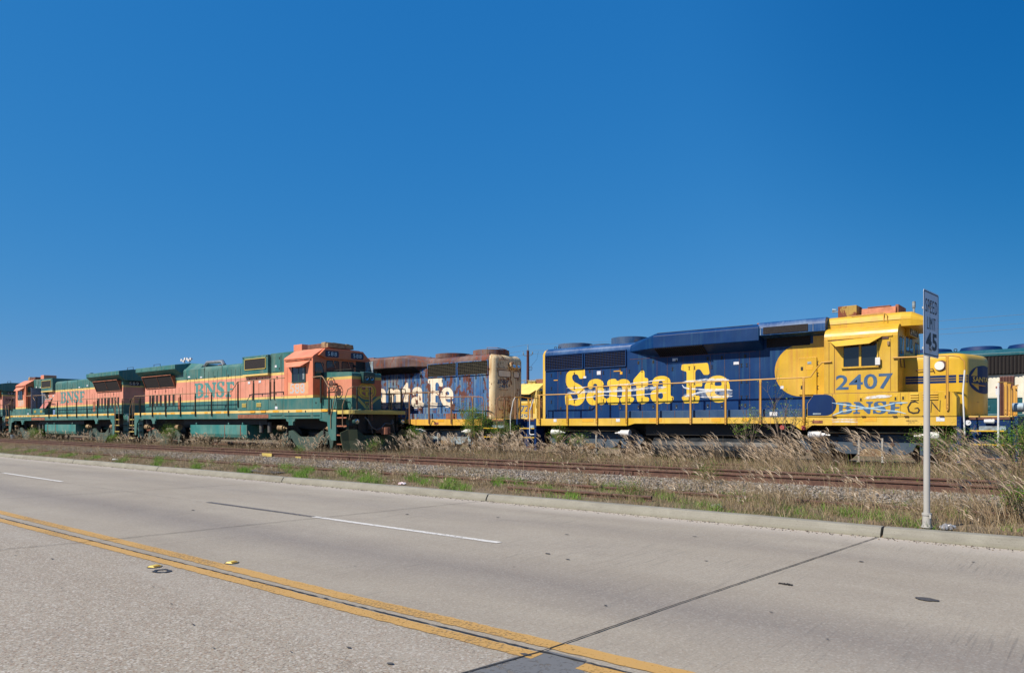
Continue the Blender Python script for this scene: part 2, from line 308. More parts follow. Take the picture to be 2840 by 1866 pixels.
SANTA_GLYPHS={
'S':[[(0.314,3.654),(0.452,3.671),(0.607,3.657),(0.743,3.65),(0.845,3.667),(0.904,3.657),(0.929,3.625),(0.936,3.388),(0.912,3.34),(0.845,3.319),(0.726,3.309),(0.684,3.321),(0.649,3.372),(0.615,3.444),(0.555,3.486),(0.47,3.503),(0.392,3.485),(0.345,3.434),(0.34,3.356),(0.375,3.269),(0.452,3.195),(0.573,3.141),(0.709,3.072),(0.811,3.005),(0.896,2.911),(0.938,2.797),(0.943,2.67),(0.921,2.558),(0.87,2.447),(0.794,2.371),(0.692,2.309),(0.59,2.285),(0.487,2.284),(0.366,2.303),(0.262,2.33),(0.201,2.334),(0.158,2.31),(0.096,2.3),(0.044,2.319),(0.026,2.363),(0.014,2.492),(0.0,2.622),(0.009,2.686),(0.044,2.71),(0.192,2.725),(0.271,2.708),(0.305,2.65),(0.349,2.571),(0.418,2.505),(0.487,2.483),(0.555,2.503),(0.598,2.558),(0.61,2.636),(0.581,2.715),(0.512,2.78),(0.401,2.848),(0.262,2.909),(0.158,2.983),(0.079,3.086),(0.039,3.195),(0.035,3.325),(0.053,3.468),(0.114,3.566),(0.21,3.626)]],
'a':[[(0.076,3.088),(0.092,3.144),(0.159,3.218),(0.259,3.263),(0.391,3.279),(0.523,3.274),(0.637,3.242),(0.727,3.183),(0.767,3.12),(0.784,3.05),(0.787,2.595),(0.816,2.552),(0.881,2.54),(0.905,2.509),(0.897,2.441),(0.856,2.366),(0.784,2.312),(0.686,2.295),(0.605,2.308),(0.539,2.337),(0.457,2.317),(0.375,2.294),(0.259,2.293),(0.159,2.329),(0.076,2.401),(0.017,2.493),(0.0,2.585),(0.009,2.683),(0.059,2.752),(0.142,2.799),(0.242,2.82),(0.358,2.821),(0.457,2.832),(0.49,2.872),(0.493,3.046),(0.457,3.089),(0.391,3.102),(0.334,3.082),(0.314,3.038),(0.312,2.975),(0.279,2.93),(0.217,2.909),(0.151,2.915),(0.092,2.954),(0.066,3.018)],[(0.408,2.69),(0.342,2.675),(0.312,2.62),(0.309,2.55),(0.334,2.494),(0.391,2.465),(0.457,2.477),(0.49,2.518),(0.498,2.587),(0.482,2.65),(0.449,2.683)]],
'n':[[(0.043,3.168),(0.099,3.221),(0.211,3.248),(0.338,3.252),(0.394,3.237),(0.433,3.187),(0.472,3.168),(0.527,3.184),(0.621,3.221),(0.731,3.23),(0.839,3.212),(0.932,3.168),(0.993,3.099),(1.016,3.024),(1.036,2.943),(1.042,2.56),(1.1,2.552),(1.154,2.524),(1.166,2.477),(1.146,2.431),(1.024,2.306),(0.978,2.291),(0.684,2.295),(0.637,2.326),(0.59,2.442),(0.582,2.497),(0.606,2.539),(0.66,2.569),(0.671,2.874),(0.66,2.935),(0.621,2.97),(0.559,2.983),(0.496,2.972),(0.465,2.941),(0.452,2.88),(0.449,2.567),(0.48,2.55),(0.535,2.536),(0.559,2.49),(0.551,2.436),(0.504,2.328),(0.449,2.291),(0.115,2.297),(0.075,2.322),(0.011,2.44),(0.0,2.488),(0.019,2.529),(0.099,2.555),(0.118,2.589),(0.118,2.973),(0.067,3.002),(0.027,3.031),(0.024,3.1)]],
't':[[(0.0,3.158),(0.023,3.204),(0.318,3.491),(0.363,3.509),(0.415,3.5),(0.453,3.458),(0.46,3.412),(0.46,3.26),(0.497,3.232),(0.564,3.225),(0.601,3.194),(0.609,3.141),(0.604,2.983),(0.579,2.938),(0.497,2.927),(0.46,2.902),(0.456,2.578),(0.497,2.55),(0.586,2.542),(0.638,2.508),(0.646,2.442),(0.616,2.389),(0.542,2.345),(0.438,2.303),(0.348,2.292),(0.258,2.314),(0.182,2.378),(0.144,2.465),(0.129,2.559),(0.126,2.946),(0.099,2.98),(0.046,2.996),(0.003,3.044)]],
'F':[[(0.024,3.628),(0.06,3.643),(0.343,3.642),(0.931,3.646),(0.971,3.633),(0.994,3.588),(1.038,3.314),(1.029,3.271),(0.988,3.243),(0.844,3.246),(0.809,3.275),(0.768,3.337),(0.721,3.411),(0.68,3.438),(0.633,3.444),(0.58,3.434),(0.539,3.392),(0.523,3.337),(0.523,3.095),(0.545,3.061),(0.756,3.053),(0.779,3.024),(0.774,2.888),(0.756,2.855),(0.533,2.852),(0.527,2.83),(0.527,2.582),(0.551,2.551),(0.657,2.54),(0.686,2.506),(0.68,2.463),(0.657,2.342),(0.621,2.299),(0.139,2.296),(0.103,2.319),(0.03,2.455),(0.024,2.494),(0.054,2.532),(0.127,2.547),(0.193,2.557),(0.203,2.607),(0.203,3.352),(0.187,3.386),(0.139,3.401),(0.03,3.435),(0.003,3.461),(0.0,3.495)]],
'e':[[(0.068,2.992),(0.114,3.061),(0.194,3.139),(0.298,3.184),(0.423,3.204),(0.548,3.198),(0.66,3.163),(0.75,3.106),(0.817,3.029),(0.861,2.941),(0.883,2.855),(0.889,2.77),(0.878,2.716),(0.85,2.685),(0.705,2.679),(0.4,2.687),(0.368,2.667),(0.372,2.623),(0.423,2.573),(0.525,2.533),(0.638,2.528),(0.727,2.549),(0.805,2.585),(0.844,2.568),(0.855,2.525),(0.828,2.461),(0.75,2.372),(0.638,2.31),(0.514,2.294),(0.389,2.309),(0.263,2.366),(0.148,2.461),(0.068,2.577),(0.015,2.698),(0.0,2.808),(0.015,2.906)],[(0.355,2.916),(0.372,2.97),(0.423,3.016),(0.491,3.025),(0.559,3.006),(0.598,2.962),(0.61,2.902),(0.593,2.87),(0.553,2.855),(0.4,2.86),(0.368,2.878)]],
}
SANTA_POS=[('S',-16.31),('a',-15.32),('n',-14.41),('t',-13.28),('a',-12.58),('F',-11.39),('e',-10.53)]
BNSF_GLYPHS=[
[[(0.0143,1.043),(0.0913,1.034),(0.1549,1.043),(0.1993,1.018),(0.2274,0.963),(0.242,0.876),(0.24,0.761),(0.2245,0.663),(0.1929,0.601),(0.2245,0.53),(0.2432,0.443),(0.2481,0.293),(0.24,0.162),(0.2119,0.082),(0.1739,0.036),(0.1295,0.016),(0.0784,0.011),(0.0076,0.025),(0.0,0.057),(0.0044,0.116),(0.0271,0.146),(0.0432,0.22),(0.0432,0.828),(0.0271,0.899),(0.0143,0.951)],[(0.1041,0.918),(0.1233,0.945),(0.1455,0.936),(0.1645,0.874),(0.1707,0.772),(0.1613,0.657),(0.1359,0.578),(0.1041,0.566)],[(0.0989,0.516),(0.1295,0.514),(0.1549,0.466),(0.1707,0.354),(0.1677,0.238),(0.1517,0.164),(0.1233,0.146),(0.1009,0.162)]],
[[(0.2713,0.996),(0.2807,1.033),(0.355,1.036),(0.3705,1.003),(0.4773,0.508),(0.4894,0.441),(0.4985,0.438),(0.5015,0.83),(0.4924,0.889),(0.4711,0.926),(0.462,0.986),(0.462,1.018),(0.4773,1.039),(0.5676,1.038),(0.5705,0.964),(0.5525,0.895),(0.5377,0.849),(0.5316,0.386),(0.5286,0.092),(0.5195,0.02),(0.5015,0.013),(0.4864,0.047),(0.4529,0.233),(0.3426,0.743),(0.3352,0.728),(0.3323,0.216),(0.3458,0.172),(0.3735,0.153),(0.3735,0.112),(0.3611,0.047),(0.2807,0.026),(0.2649,0.05),(0.262,0.134),(0.2837,0.168),(0.3041,0.203),(0.3069,0.832),(0.2992,0.883),(0.2775,0.929)]],
[[(0.6034,0.991),(0.6332,1.042),(0.6687,1.055),(0.7099,1.036),(0.7509,1.043),(0.7654,1.033),(0.7654,0.816),(0.7565,0.77),(0.7304,0.745),(0.7215,0.775),(0.7099,0.891),(0.6892,0.975),(0.6628,0.98),(0.6421,0.928),(0.6391,0.838),(0.6569,0.746),(0.6922,0.668),(0.7274,0.597),(0.7538,0.497),(0.7625,0.367),(0.7625,0.222),(0.7479,0.112),(0.7156,0.036),(0.6746,0.0),(0.6332,0.03),(0.6034,0.058),(0.5797,0.029),(0.5705,0.038),(0.5676,0.314),(0.5886,0.328),(0.6063,0.309),(0.6125,0.228),(0.6302,0.143),(0.6569,0.111),(0.6833,0.153),(0.6922,0.249),(0.6833,0.363),(0.651,0.449),(0.6034,0.553),(0.5856,0.653),(0.5797,0.8),(0.5886,0.921)]],
[[(0.8118,0.975),(0.832,0.992),(0.9803,0.991),(0.9916,0.964),(1.0,0.789),(0.9943,0.728),(0.9719,0.734),(0.9519,0.83),(0.9179,0.853),(0.8979,0.839),(0.8939,0.562),(0.9605,0.567),(0.9632,0.528),(0.9519,0.45),(0.9008,0.445),(0.8922,0.428),(0.8895,0.158),(0.9008,0.124),(0.9322,0.12),(0.9265,0.041),(0.9065,0.004),(0.8032,0.009),(0.7916,0.034),(0.7856,0.124),(0.7945,0.146),(0.8175,0.151),(0.8291,0.213),(0.832,0.836),(0.8234,0.862),(0.8088,0.888)]],
]
# ================================================================== setting
def road_mat():
    n = N('worn_concrete_road'); o = n.map(); ps = n.sep(o)
    big = n.noise(n.map((.12,.35,1)), 1, 4, .6); med = n.noise(n.map((.5,1.2,1)), 1.4, 5, .6)
    c = n.mix(n.ramp(big, .3, .7), (.305,.266,.207), (.372,.333,.270))
    c = n.mix(n.ramp(med, .35, .7, 0, .35), c, (.225,.194,.158))
    # tyre / oil darkening along the lanes, a real stain that follows the lane
    for yc, wd, am in ((5.75, .95, .55), (9.2, .7, .22)):
        d = n.math('ABSOLUTE', n.math('SUBTRACT', n.math('ADD', ps[1], n.math('MULTIPLY', n.math('SUBTRACT', big, .5), .9)), yc))
        c = n.mix(n.ramp(d, 0, wd, am, 0), c, (.15,.135,.13))
    near = n.ramp(ps[1], 3.75, 3.95, 1, 0)
    v = n.t.nodes.new('ShaderNodeTexVoronoi'); n.l(n.map((1,1,1)), v.inputs['Vector']); v.inputs['Scale'].default_value = 105
    v2 = n.t.nodes.new('ShaderNodeTexVoronoi'); n.l(n.map((1,1,1), (3,3,3)), v2.inputs['Vector']); v2.inputs['Scale'].default_value = 64
    s1 = n.sep(v.outputs['Color']); s2 = n.sep(v2.outputs['Color'])
    amt = n.mix(near, (.30,.30,.30), (.8,.8,.8)); am = n.sep(amt)[0]
    c = n.mix(n.math('MULTIPLY', n.ramp(s1[0], .70, .86, 0, .6), am), c, (.22,.105,.045))
    c = n.mix(n.math('MULTIPLY', n.ramp(s1[1], .78, .9, 0, .8), am), c, (.07,.062,.058))
    c = n.mix(n.math('MULTIPLY', n.ramp(s2[2], .80, .92, 0, .5), am), c, (.62,.58,.52))
    c = n.mix(n.math('MULTIPLY', n.ramp(s2[0], .86, .96, 0, .6), am), c, (.16,.09,.05))
    fine = n.noise(o, 45, 3, .7); c = n.mix(n.ramp(fine, .3, .7, 0, .2), c, (.17,.155,.14))
    # transverse tining grooves, worn away in patches
    tin = n.noise(n.map((55, 1.2, 1), rot=(0,0,R(8))), 1, 2, .5)
    tm = n.ramp(n.noise(n.map((.35,.6,1), (9,2,0)), 1, 3, .6), .42, .62)
    c = n.mix(n.math('MULTIPLY', n.ramp(tin, .54, .68, 0, .38), n.math('MULTIPLY', tm, n.math('SUBTRACT', 1., near))), c, (.09,.085,.08))
    # pale dusty strip along the kerb, and a paler strip where the grit collects by the centre line
    c = n.mix(n.ramp(ps[1], 10.3, 11.05, 0, .5), c, (.50,.44,.38))
    c = n.mix(n.math('MULTIPLY', n.ramp(n.math('ABSOLUTE', n.math('SUBTRACT', ps[1], 3.45)), .05, .4, .4, 0), n.ramp(med, .35, .6)), c, (.36,.325,.275))
    n.P(Base_Color=c, Roughness=.85, Specular_IOR_Level=.3)
    n.bump(n.math('ADD', fine, n.math('ADD', n.math('MULTIPLY', s1[2], .6), n.math('MULTIPLY', tin, .5))), .35, .004)
    return n.mat
mb = MB()
xs = [-1500, -300, -60, -20, 0, 20, 300, 1500]
for i in range(len(xs)-1):
    mb.add([(xs[i], -60, 0), (xs[i+1], -60, 0), (xs[i+1], 11.12, 0), (xs[i], 11.12, 0)], [(0,1,2,3)])
road = mb.build('road', road_mat(), normals=False); tag(road, kind='structure')

def ground_mat():
    n = N('dry_dirt_and_thatch'); o = n.map()
    a = n.noise(o, 1.1, 6, .65); b = n.noise(o, 22, 5, .7); g = n.noise(n.map((1,1,1), (4,7,0)), .5, 4, .6)
    c = n.mix(n.ramp(a, .35, .65), (.17,.125,.08), (.26,.20,.14)); c = n.mix(n.ramp(b, .35, .7, 0, .6), c, (.07,.052,.03))
    c = n.mix(n.ramp(g, .52, .62, 0, .6), c, (.07,.10,.025))
    n.P(Base_Color=c, Roughness=.95, Specular_IOR_Level=.1); n.bump(b, .6, .03); return n.mat
prof = [(-1500,-.12),(-60.5,-.12),(10.9,-.12),(11.3,.10),(11.9,.13),(12.6,.15),(13.1,.17),(13.9,.21),(14.8,.25),(16,.27),(17.6,.26),(18.4,.22),(19,.2),(26,.2),(60,.2),(1500,.2)]
mb = MB(); gx = [-1500, -200, -70, -45, -30, -20, -10, 0, 10, 60, 1500]
for i in range(len(gx)-1):
    for j in range(len(prof)-1):
        (y0, z0), (y1, z1) = prof[j], prof[j+1]
        mb.add([(gx[i],y0,z0),(gx[i+1],y0,z0),(gx[i+1],y1,z1),(gx[i],y1,z1)], [(0,1,2,3)])
gr = mb.build('ground', ground_mat(), normals=False); tag(gr, kind='structure')

n = N('kerb_concrete'); o = n.map(); a = n.noise(o, 2.5, 6, .65); b = n.noise(o, 60, 3, .7)
c = n.mix(n.ramp(a, .3, .7), (.215,.20,.165), (.275,.26,.215)); c = n.mix(n.ramp(b, .58, .72, 0, .7), c, (.10,.085,.06)); c = n.mix(n.ramp(n.noise(n.map((.6,3,3), (3,3,3)), 1.2, 6, .7), .5, .72, 0, .5), c, (.12,.11,.09))
c = n.mix(n.ramp(n.sep(o)[2], .0, .05, .55, 0), c, (.20,.19,.13))
n.P(Base_Color=c, Roughness=.9, Specular_IOR_Level=.2); n.bump(b, .4, .006); M['kerb'] = n.mat
kp = [(11.10,-.1),(11.10,.012)] + [(11.115,.06),(11.135,.10)] + arc(11.19, .105, .045, 165, 90, 4) + [(11.29,.152),(11.335,.150)] + [(11.35,.13),(11.35,-.1)]
joints = [-2.45-7.42*k for k in range(-3, 14)]
kb = MB(); ends = sorted(joints)
for i in range(len(ends)-1):
    x0, x1 = ends[i]+.018, ends[i+1]-.018; nseg = 4
    secs = []
    for k in range(nseg+1):
        x = x0+(x1-x0)*k/nseg; q = .012 if k in (0, nseg) else 0
        secs.append([(x, y, z-(q if z > .09 else 0)) for y, z in kp])
    kb.loft(secs)
kb.box(-1500, ends[0]-.02, 11.1, 11.35, -.1, .15); kb.box(ends[-1]+.02, 1500, 11.1, 11.35, -.1, .15)
kerb = kb.build('kerb', M['kerb']); tag(kerb, kind='structure')

# painted lines, joints, patches: thin sheets on the road, 4 mm steps
def wornpaint(name, col, lo, hi, sc=18, edge=None):
    n = N(name); f = n.noise(n.map((1,1,1)), sc, 7, .75); g = n.noise(n.map((.35,1,1)), 1.3, 4)
    n.P(Base_Color=n.mix(n.ramp(f, .3, .7), col, tuple(q*.78+.03 for q in col)), Roughness=.7)
    tr = n.t.nodes.new('ShaderNodeBsdfTransparent'); mx = n.t.nodes.new('ShaderNodeMixShader')
    n.l(n.ramp(n.math('ADD', f, n.math('MULTIPLY', n.math('SUBTRACT', g, .5), .5)), lo, hi), mx.inputs[0])
    n.l(tr.outputs[0], mx.inputs[1]); n.l(n.b.outputs[0], mx.inputs[2]); n.l(mx.outputs[0], n.out.inputs[0]); return n.mat
def strip(mb, pts, w, z, jag=.0, step=.12, rs=random.Random(3), m=0):
    P = []
    for i in range(len(pts)-1):
        a = Vector(pts[i]); b = Vector(pts[i+1]); L = (b-a).length; k = max(1, int(L/step))
        for q in range(k): P.append(a.lerp(b, q/k))
    P.append(Vector(pts[-1])); vs = []
    for i, p in enumerate(P):
        d = (P[min(i+1, len(P)-1)]-P[max(i-1, 0)]).normalized(); nn = Vector((-d.y, d.x))
        j0, j1 = rs.uniform(-jag, jag), rs.uniform(-jag, jag)
        vs += [(p.x+nn.x*(w/2+j0), p.y+nn.y*(w/2+j0), z), (p.x-nn.x*(w/2+j1), p.y-nn.y*(w/2+j1), z)]
    mb.add(vs, [(2*i, 2*i+1, 2*i+3, 2*i+2) for i in range(len(P)-1)], m)
M['yline'] = wornpaint('worn_yellow_road_paint', (.50,.285,.072), .31, .47, 40)
M['wline'] = wornpaint('worn_white_road_paint', (.66,.63,.58), .32, .42)
M['dline'] = wornpaint('old_blacked_out_dash', (.085,.08,.085), .36, .6)
M['seam'] = simple('tarred_joint', (.035,.032,.03), .9, 0, .4, 30)
M['patch'] = wornpaint('grey_asphalt_patch', (.135,.135,.135), .30, .46, 14)
mb = MB(); strip(mb, [(-80,4.20),(-15,4.14),(-8.7,4.16),(-5.5,4.15),(-3,4.2),(-2,4.23),(1.2,4.3)], .165, .006, .008, .06, random.Random(1))
tag(mb.build('centre_line', M['yline'], road, normals=False), kind='structure')
mb = MB(); strip(mb, [(-80,3.96),(-14,3.80),(-8.7,3.87),(-5.1,3.89),(-3.02,3.93)], .145, .006, .008, .06, random.Random(2))
strip(mb, [(-2.68,3.95),(1.2,4.02)], .14, .006, .008, .06, random.Random(4))
tag(mb.build('centre_line', M['yline'], road, normals=False), kind='structure')
for a, b, mt in (((-27.6,7.50),(-22.15,7.40),'wline'), ((-10.48,7.36),(-6.29,7.345),'wline'), ((-14.1,7.36),(-10.5,7.36),'dline'), ((-31.5,7.5),(-27.7,7.5),'dline'),((-38,7.5),(-43,7.5),'wline')):
    mb = MB(); strip(mb, [a, b], .115, .006, .006, .06); tag(mb.build('lane_dash', M[mt], road, normals=False), kind='structure')
mb = MB()
strip(mb, [(-80,3.98),(-14.5,3.89),(-9.1,3.93),(-5.25,3.985),(-3.05,4.02),(1.2,4.11)], .018, .0105, .007, .05)
for k in range(-2, 12):
    x = -2.49-7.42*k; f = 1+.5*min(k, 3)/3*(k > 0)
    strip(mb, [(x,11.09),(x-.44*f,5.9),(x-.57*f,4.0),(x-.75*f,3.0),(x-1.2,-8)], .015, .0105, .0025, .08)
strip(mb, [(-60,7.28),(-14.2,7.28)], .005, .009, .002, .2)
tag(mb.build('joint_line', M['seam'], road, normals=False), kind='structure')
def blob(name, cx, cy, rx, ry, z, mat, seed, ring=0, n=28):
    rr = random.Random(seed); ro = [1+rr.uniform(-.22,.18) for _ in range(n)]; out = []
    for i in range(n):
        t = 2*math.pi*i/n; q = (ro[i]+ro[i-1])/2; out.append((cx+rx*q*math.cos(t), cy+ry*q*math.sin(t)))
    loops = [out]
    if ring: loops.append([(cx+(p[0]-cx)*ring, cy+(p[1]-cy)*ring) for p in out])
    mb = MB(); mb.flat(loops, lambda a, b: (a, b, z)); return tag(mb.build(name, mat, road, normals=False), kind='structure')
mb = MB(); mb.flat([[(-3.9,2.4),(-3.2,3.35),(-3.12,3.90),(-3.04,4.07),(-2.72,4.08),(-2.66,3.93),(-2.0,3.3),(-2.1,2.4)]], lambda a, b: (a, b, .0045))
tag(mb.build('asphalt_patch', M['patch'], road, normals=False), kind='structure')
M['tar'] = simple('black_tar_spot', (.035,.035,.042), .6, 0, .4, 20); M['tar2'] = simple('dark_grey_spot', (.075,.07,.068), .8, 0, .4, 30)
blob('tar_ring', -7.90, 3.60, .115, .085, .008, M['tar'], 5, .62)
blob('tar_spot', -1.27, 7.45, .095, .065, .008, M['tar2'], 6)
for i, (x, y, s) in enumerate([(-3.68,3.18,.045),(-4.17,3.22,.03),(-3.1,3.9,.05),(-5.1,6.2,.02),(-2.2,6.1,.02),(-7.8,2.6,.02),(-4.9,2.6,.018),(-9.6,3.1,.03),(-1.6,5.6,.02),(-6.5,5.1,.02),(-3.4,5.4,.03),
        (-9.5,8.6,.06),(-13,6.5,.05),(-8,9.3,.05),(-4.5,9.5,.04),(-2.2,9.0,.05),(.1,9.4,.06),(-5.6,2.8,.02),(-6.4,3.0,.02),(-4.4,2.9,.015),(-10.2,2.9,.03),(-3.6,7.9,.03),(-6,8.5,.04),(-5.3,7.1,.06),(-4.9,6.95,.04),(-1.2,9.8,.04),(-7.2,3.2,.018)]):
    blob('tar_spot', x, y, s*.75*(.7+.6*((i*7)%5)/4), s*.42, .008, M['tar2'], 20+i, n=12)
# grit swept against the kerb
def stones(name, n, fx, rlo, rhi, mats, kind='stuff'):
    ico = bmesh.new(); bmesh.ops.create_icosphere(ico, subdivisions=1, radius=1)
    V = np.array([v.co[:] for v in ico.verts]); F = np.array([[v.index for v in f.verts] for f in ico.faces]); ico.free()
    P = fx(n); n = len(P); sc = RNG.uniform(rlo, rhi, (n,1,1))*np.stack([RNG.uniform(.7,1.3,n), RNG.uniform(.7,1.3,n), RNG.uniform(.45,.9,n)], 1)[:,None,:]
    jit = 1+RNG.uniform(-.25,.25,(n,len(V),1)); A = RNG.uniform(0, 6.28, n)
    W = V[None]*jit*sc; ca, sa = np.cos(A)[:,None], np.sin(A)[:,None]
    X = W[:,:,0]*ca-W[:,:,1]*sa; Y = W[:,:,0]*sa+W[:,:,1]*ca; W = np.stack([X,Y,W[:,:,2]],2)+P[:,None,:]
    Fs = (F[None]+(np.arange(n)*len(V))[:,None,None]).reshape(-1,3)
    me = bpy.data.meshes.new(name); fill(me, W.reshape(-1,3), Fs)
    for mt in mats: me.materials.append(mt)
    me.polygons.foreach_set('material_index', np.repeat(RNG.integers(0, len(mats), n), len(F)).astype(np.int32))
    o = bpy.data.objects.new(name, me); COL.objects.link(o); return tag(o, kind=kind)
def fill(me, V, F):
    k = F.shape[1]; me.vertices.add(len(V)); me.vertices.foreach_set('co', V.astype(np.float32).ravel())
    me.loops.add(F.size); me.loops.foreach_set('vertex_index', F.astype(np.int32).ravel())
    me.polygons.add(len(F)); me.polygons.foreach_set('loop_start', np.arange(0, F.size, k, dtype=np.int32))
    me.polygons.foreach_set('loop_total', np.full(len(F), k, dtype=np.int32)); me.update(calc_edges=True)
def gz(y): return np.interp(y, [p[0] for p in prof], [p[1] for p in prof])
st = [simple('ballast_grey', (.215,.19,.165), .9, 0, .3, 12), simple('ballast_tan', (.27,.21,.155), .9, 0, .35, 12), simple('ballast_dark', (.09,.075,.065), .9, 0, .3, 12), simple('ballast_pale', (.37,.33,.285), .9, 0, .3, 12)]
def fx(n):
    x = -50+55*RNG.random(n)**.62; y = 13.75+2.0*RNG.random(n); return np.stack([x, y, gz(y)+.008+.02*RNG.random(n)], 1)
tag(stones('ballast_gravel', 42000, fx, .014, .038, st), 'pale grey crushed stone ballast beside the rusty rails', 'gravel')
def fx2(n):
    x = -40+45*RNG.random(n)**.8; y = 11.09-.22*RNG.random(n)**2.2; return np.stack([x, y, np.full(n, .004)], 1)
tag(stones('gutter_grit', 2600, fx2, .004, .013, [st[1], st[3], st[2]]), 'fine tan grit swept along the foot of the kerb', 'grit')

# ------------------------------------------------------------------ tracks
M['railst'] = simple('rusty_rail_steel', (.068,.030,.020), .62, 0, .4, 7, (.13,.060,.038), .3)
M['railbase'] = simple('rust_brown_rail_foot', (.17,.098,.075), .8, 0, .3, 7)
M['tie'] = simple('grey_cracked_timber', (.085,.070,.06), .95, 0, .45, 5, (.16,.14,.12), .5)
def railprof(yc, zt):
    return [(yc-.07,zt-.185),(yc+.07,zt-.185),(yc+.07,zt-.172),(yc+.012,zt-.150),(yc+.010,zt-.05),(yc+.037,zt-.036),(yc+.037,zt-.008),(yc+.03,zt),(yc-.03,zt),(yc-.037,zt-.008),(yc-.037,zt-.036),(yc-.010,zt-.05),(yc-.012,zt-.150),(yc-.07,zt-.172)]
def rail_piece(mb, yc, zt, x0, x1, extras=True, jx=()):
    n = max(1, int((x1-x0)/6)); secs = []; rr = random.Random(int(yc*10))
    for k in range(n+1):
        dz = rr.uniform(-.006,.006); x = x0+(x1-x0)*k/n; secs.append([(x, y, z+dz) for y, z in railprof(yc, zt)])
    mb.loft(secs)
    if extras:
        for x in jx:
            for s in (-1, 1):
                mb.box(x-.45, x+.45, yc+s*.012, yc+s*.045, zt-.15, zt-.055, 0)
            for k in range(6): mb.box(x-.38+.15*k-.018, x-.38+.15*k+.018, yc-.065, yc-.045, zt-.12, zt-.085, 1)
def track(name, yc, zt, x0, x1, label, ties=True, seed=0, jx=(), tx=(-46, 3)):
    t = thing(name, ((x0+x1)/2, yc, 0), label, 'railway track')
    for s in (-1, 1):
        mb = MB(); rail_piece(mb, yc+s*.7175, zt, x0, x1, True, jx)
        if ties:
            x = tx[0]
            while x < tx[1]:
                for q in (-.1, .1): mb.box(x-.03+q*.6, x+.03+q*.6, yc+s*.7175-.10, yc+s*.7175-.06, zt-.185, zt-.155, 1)
                x += .55
        mb.build('rail', [M['railst'], M['railbase']], t, bevel=0)
    if ties:
        rr = random.Random(seed); x = tx[0]; k = 0
        while x < tx[1]:
            e = rr.uniform(-.08,.08); mb = MB(); z1 = zt-.19+rr.uniform(-.012,.004)
            mb.prism([(x-.115, z1-.2), (x+.115, z1-.2), (x+.11, z1-.015), (x+.09, z1), (x-.09, z1), (x-.11, z1-.015)], yc-1.3+e, yc+1.3+e, 'y')
            o = mb.build('sleeper', M['tie'], t); x += .55+rr.uniform(-.03,.03); k += 1
    return t
TRK = track('railway_track', 16.55, .46, -160, 60, 'empty rusty track in front of the standing locomotives', True, 3, (-9.6,-20.9,-32.2,-43.5,1.8))
track('railway_track', 19.75, .42, -160, 60, 'weed covered rusty track under the orange and green locomotives', False, 5)
track('railway_track', 24.0, .40, -160, 60, 'farther weed grown track under the blue and yellow locomotives', False, 6)
track('railway_track', 36.6, .42, -160, 60, 'rearmost track under the cream, teal and plain yellow locomotives', False, 7)
mb = MB(); rail_piece(mb, 13.12, .255, -42, 3, False); o = mb.build('loose_rail', [M['railst'], M['railbase']]); tag(o, 'long rusty rail half sunk in weeds between the gravel and the kerb', 'rail')
mb = MB(); rail_piece(mb, 12.10, .235, -10.1, -6.6, False); o = mb.build('loose_rail', [M['railst'], M['railbase']]); tag(o, 'short piece of rusty rail lying in green weeds close to the kerb', 'rail')

# ------------------------------------------------------------------ speed sign
t = thing('speed_limit_sign', (-1.95, 11.45, .15), 'white speed limit 45 sign on round galvanised post at the kerb', 'road sign')
n = N('galvanised_post'); f = n.noise(n.map((1,1,.3)), 9, 4); n.P(Base_Color=n.mix(f, (.33,.315,.29), (.42,.405,.375)), Roughness=.6, Metallic=0.0); M['galv'] = n.mat
mb = MB(); mb.lathe((-1.95,11.45,.15), 'z', [(0,.041),(3.08,.041),(3.10,.036),(3.10,.001)], 24); mb.build('post', M['galv'], t, smooth=True)
mb = MB(); mb.lathe((-1.95,11.45,.152), 'z', [(0,.075),(.012,.075),(.012,.056),(.17,.054),(.17,.063),(.2,.063),(.2,.045)], 20)
for a in range(4): mb.lathe((-1.95+.062*math.cos(a*1.57+.8),11.45+.062*math.sin(a*1.57+.8),.16), 'z', [(0,.013),(.03,.013),(.03,.001)], 6)
mb.box(-1.905,-1.885,11.36,11.40,.29,.34); mb.build('post_base', M['galv'], t, smooth=True)
ang = -0.085
def SP(a, b, d=0):   # sign plane: a across (towards +Y), b up, d out of the face (+X)
    return (-1.905+d-a*math.sin(ang), 11.515+a*math.cos(ang), b)
def rrect(a0, a1, b0, b1, r, n=5):
    return arc(a1-r, b1-r, r, 0, 90, n)+arc(a0+r, b1-r, r, 90, 180, n)+arc(a0+r, b0+r, r, 180, 270, n)+arc(a1-r, b0+r, r, 270, 360, n)
mb = MB(); L = rrect(-.37, .37, 2.53, 3.44, .04); nn = len(L)
mb.add([SP(a, b, -.004) for a, b in L]+[SP(a, b, 0) for a, b in L], [tuple(range(nn)), tuple(range(2*nn-1, nn-1, -1))]+[(i, (i+1) % nn, nn+(i+1) % nn, nn+i) for i in range(nn)])
M['signw'] = simple('reflective_white_sheet', (.50,.53,.60), .35, 0, .04, 2, None, 0); M['signb'] = simple('black_sign_legend', (.012,.012,.015), .5, 0, .2)
pan = mb.build('sign_panel', M['signw'], t)
mb = MB()
mb.flat([rrect(-.352,.352,2.548,3.422,.03), rrect(-.338,.338,2.562,3.408,.022)], lambda a, b: SP(a, b, .002))
put_text(mb, 'SPEED', -.285, .285, 3.135, 3.32, lambda a, b: SP(a, b, .003), 0, -.004, 1.2); put_text(mb, 'LIMIT', -.20, .20, 2.905, 3.075, lambda a, b: SP(a, b, .003), 0, -.004, 1.2)
put_text(mb, '45', -.26, .27, 2.62, 2.865, lambda a, b: SP(a, b, .003), 0, .03, 1.1); mb.build('legend', M['signb'], pan)
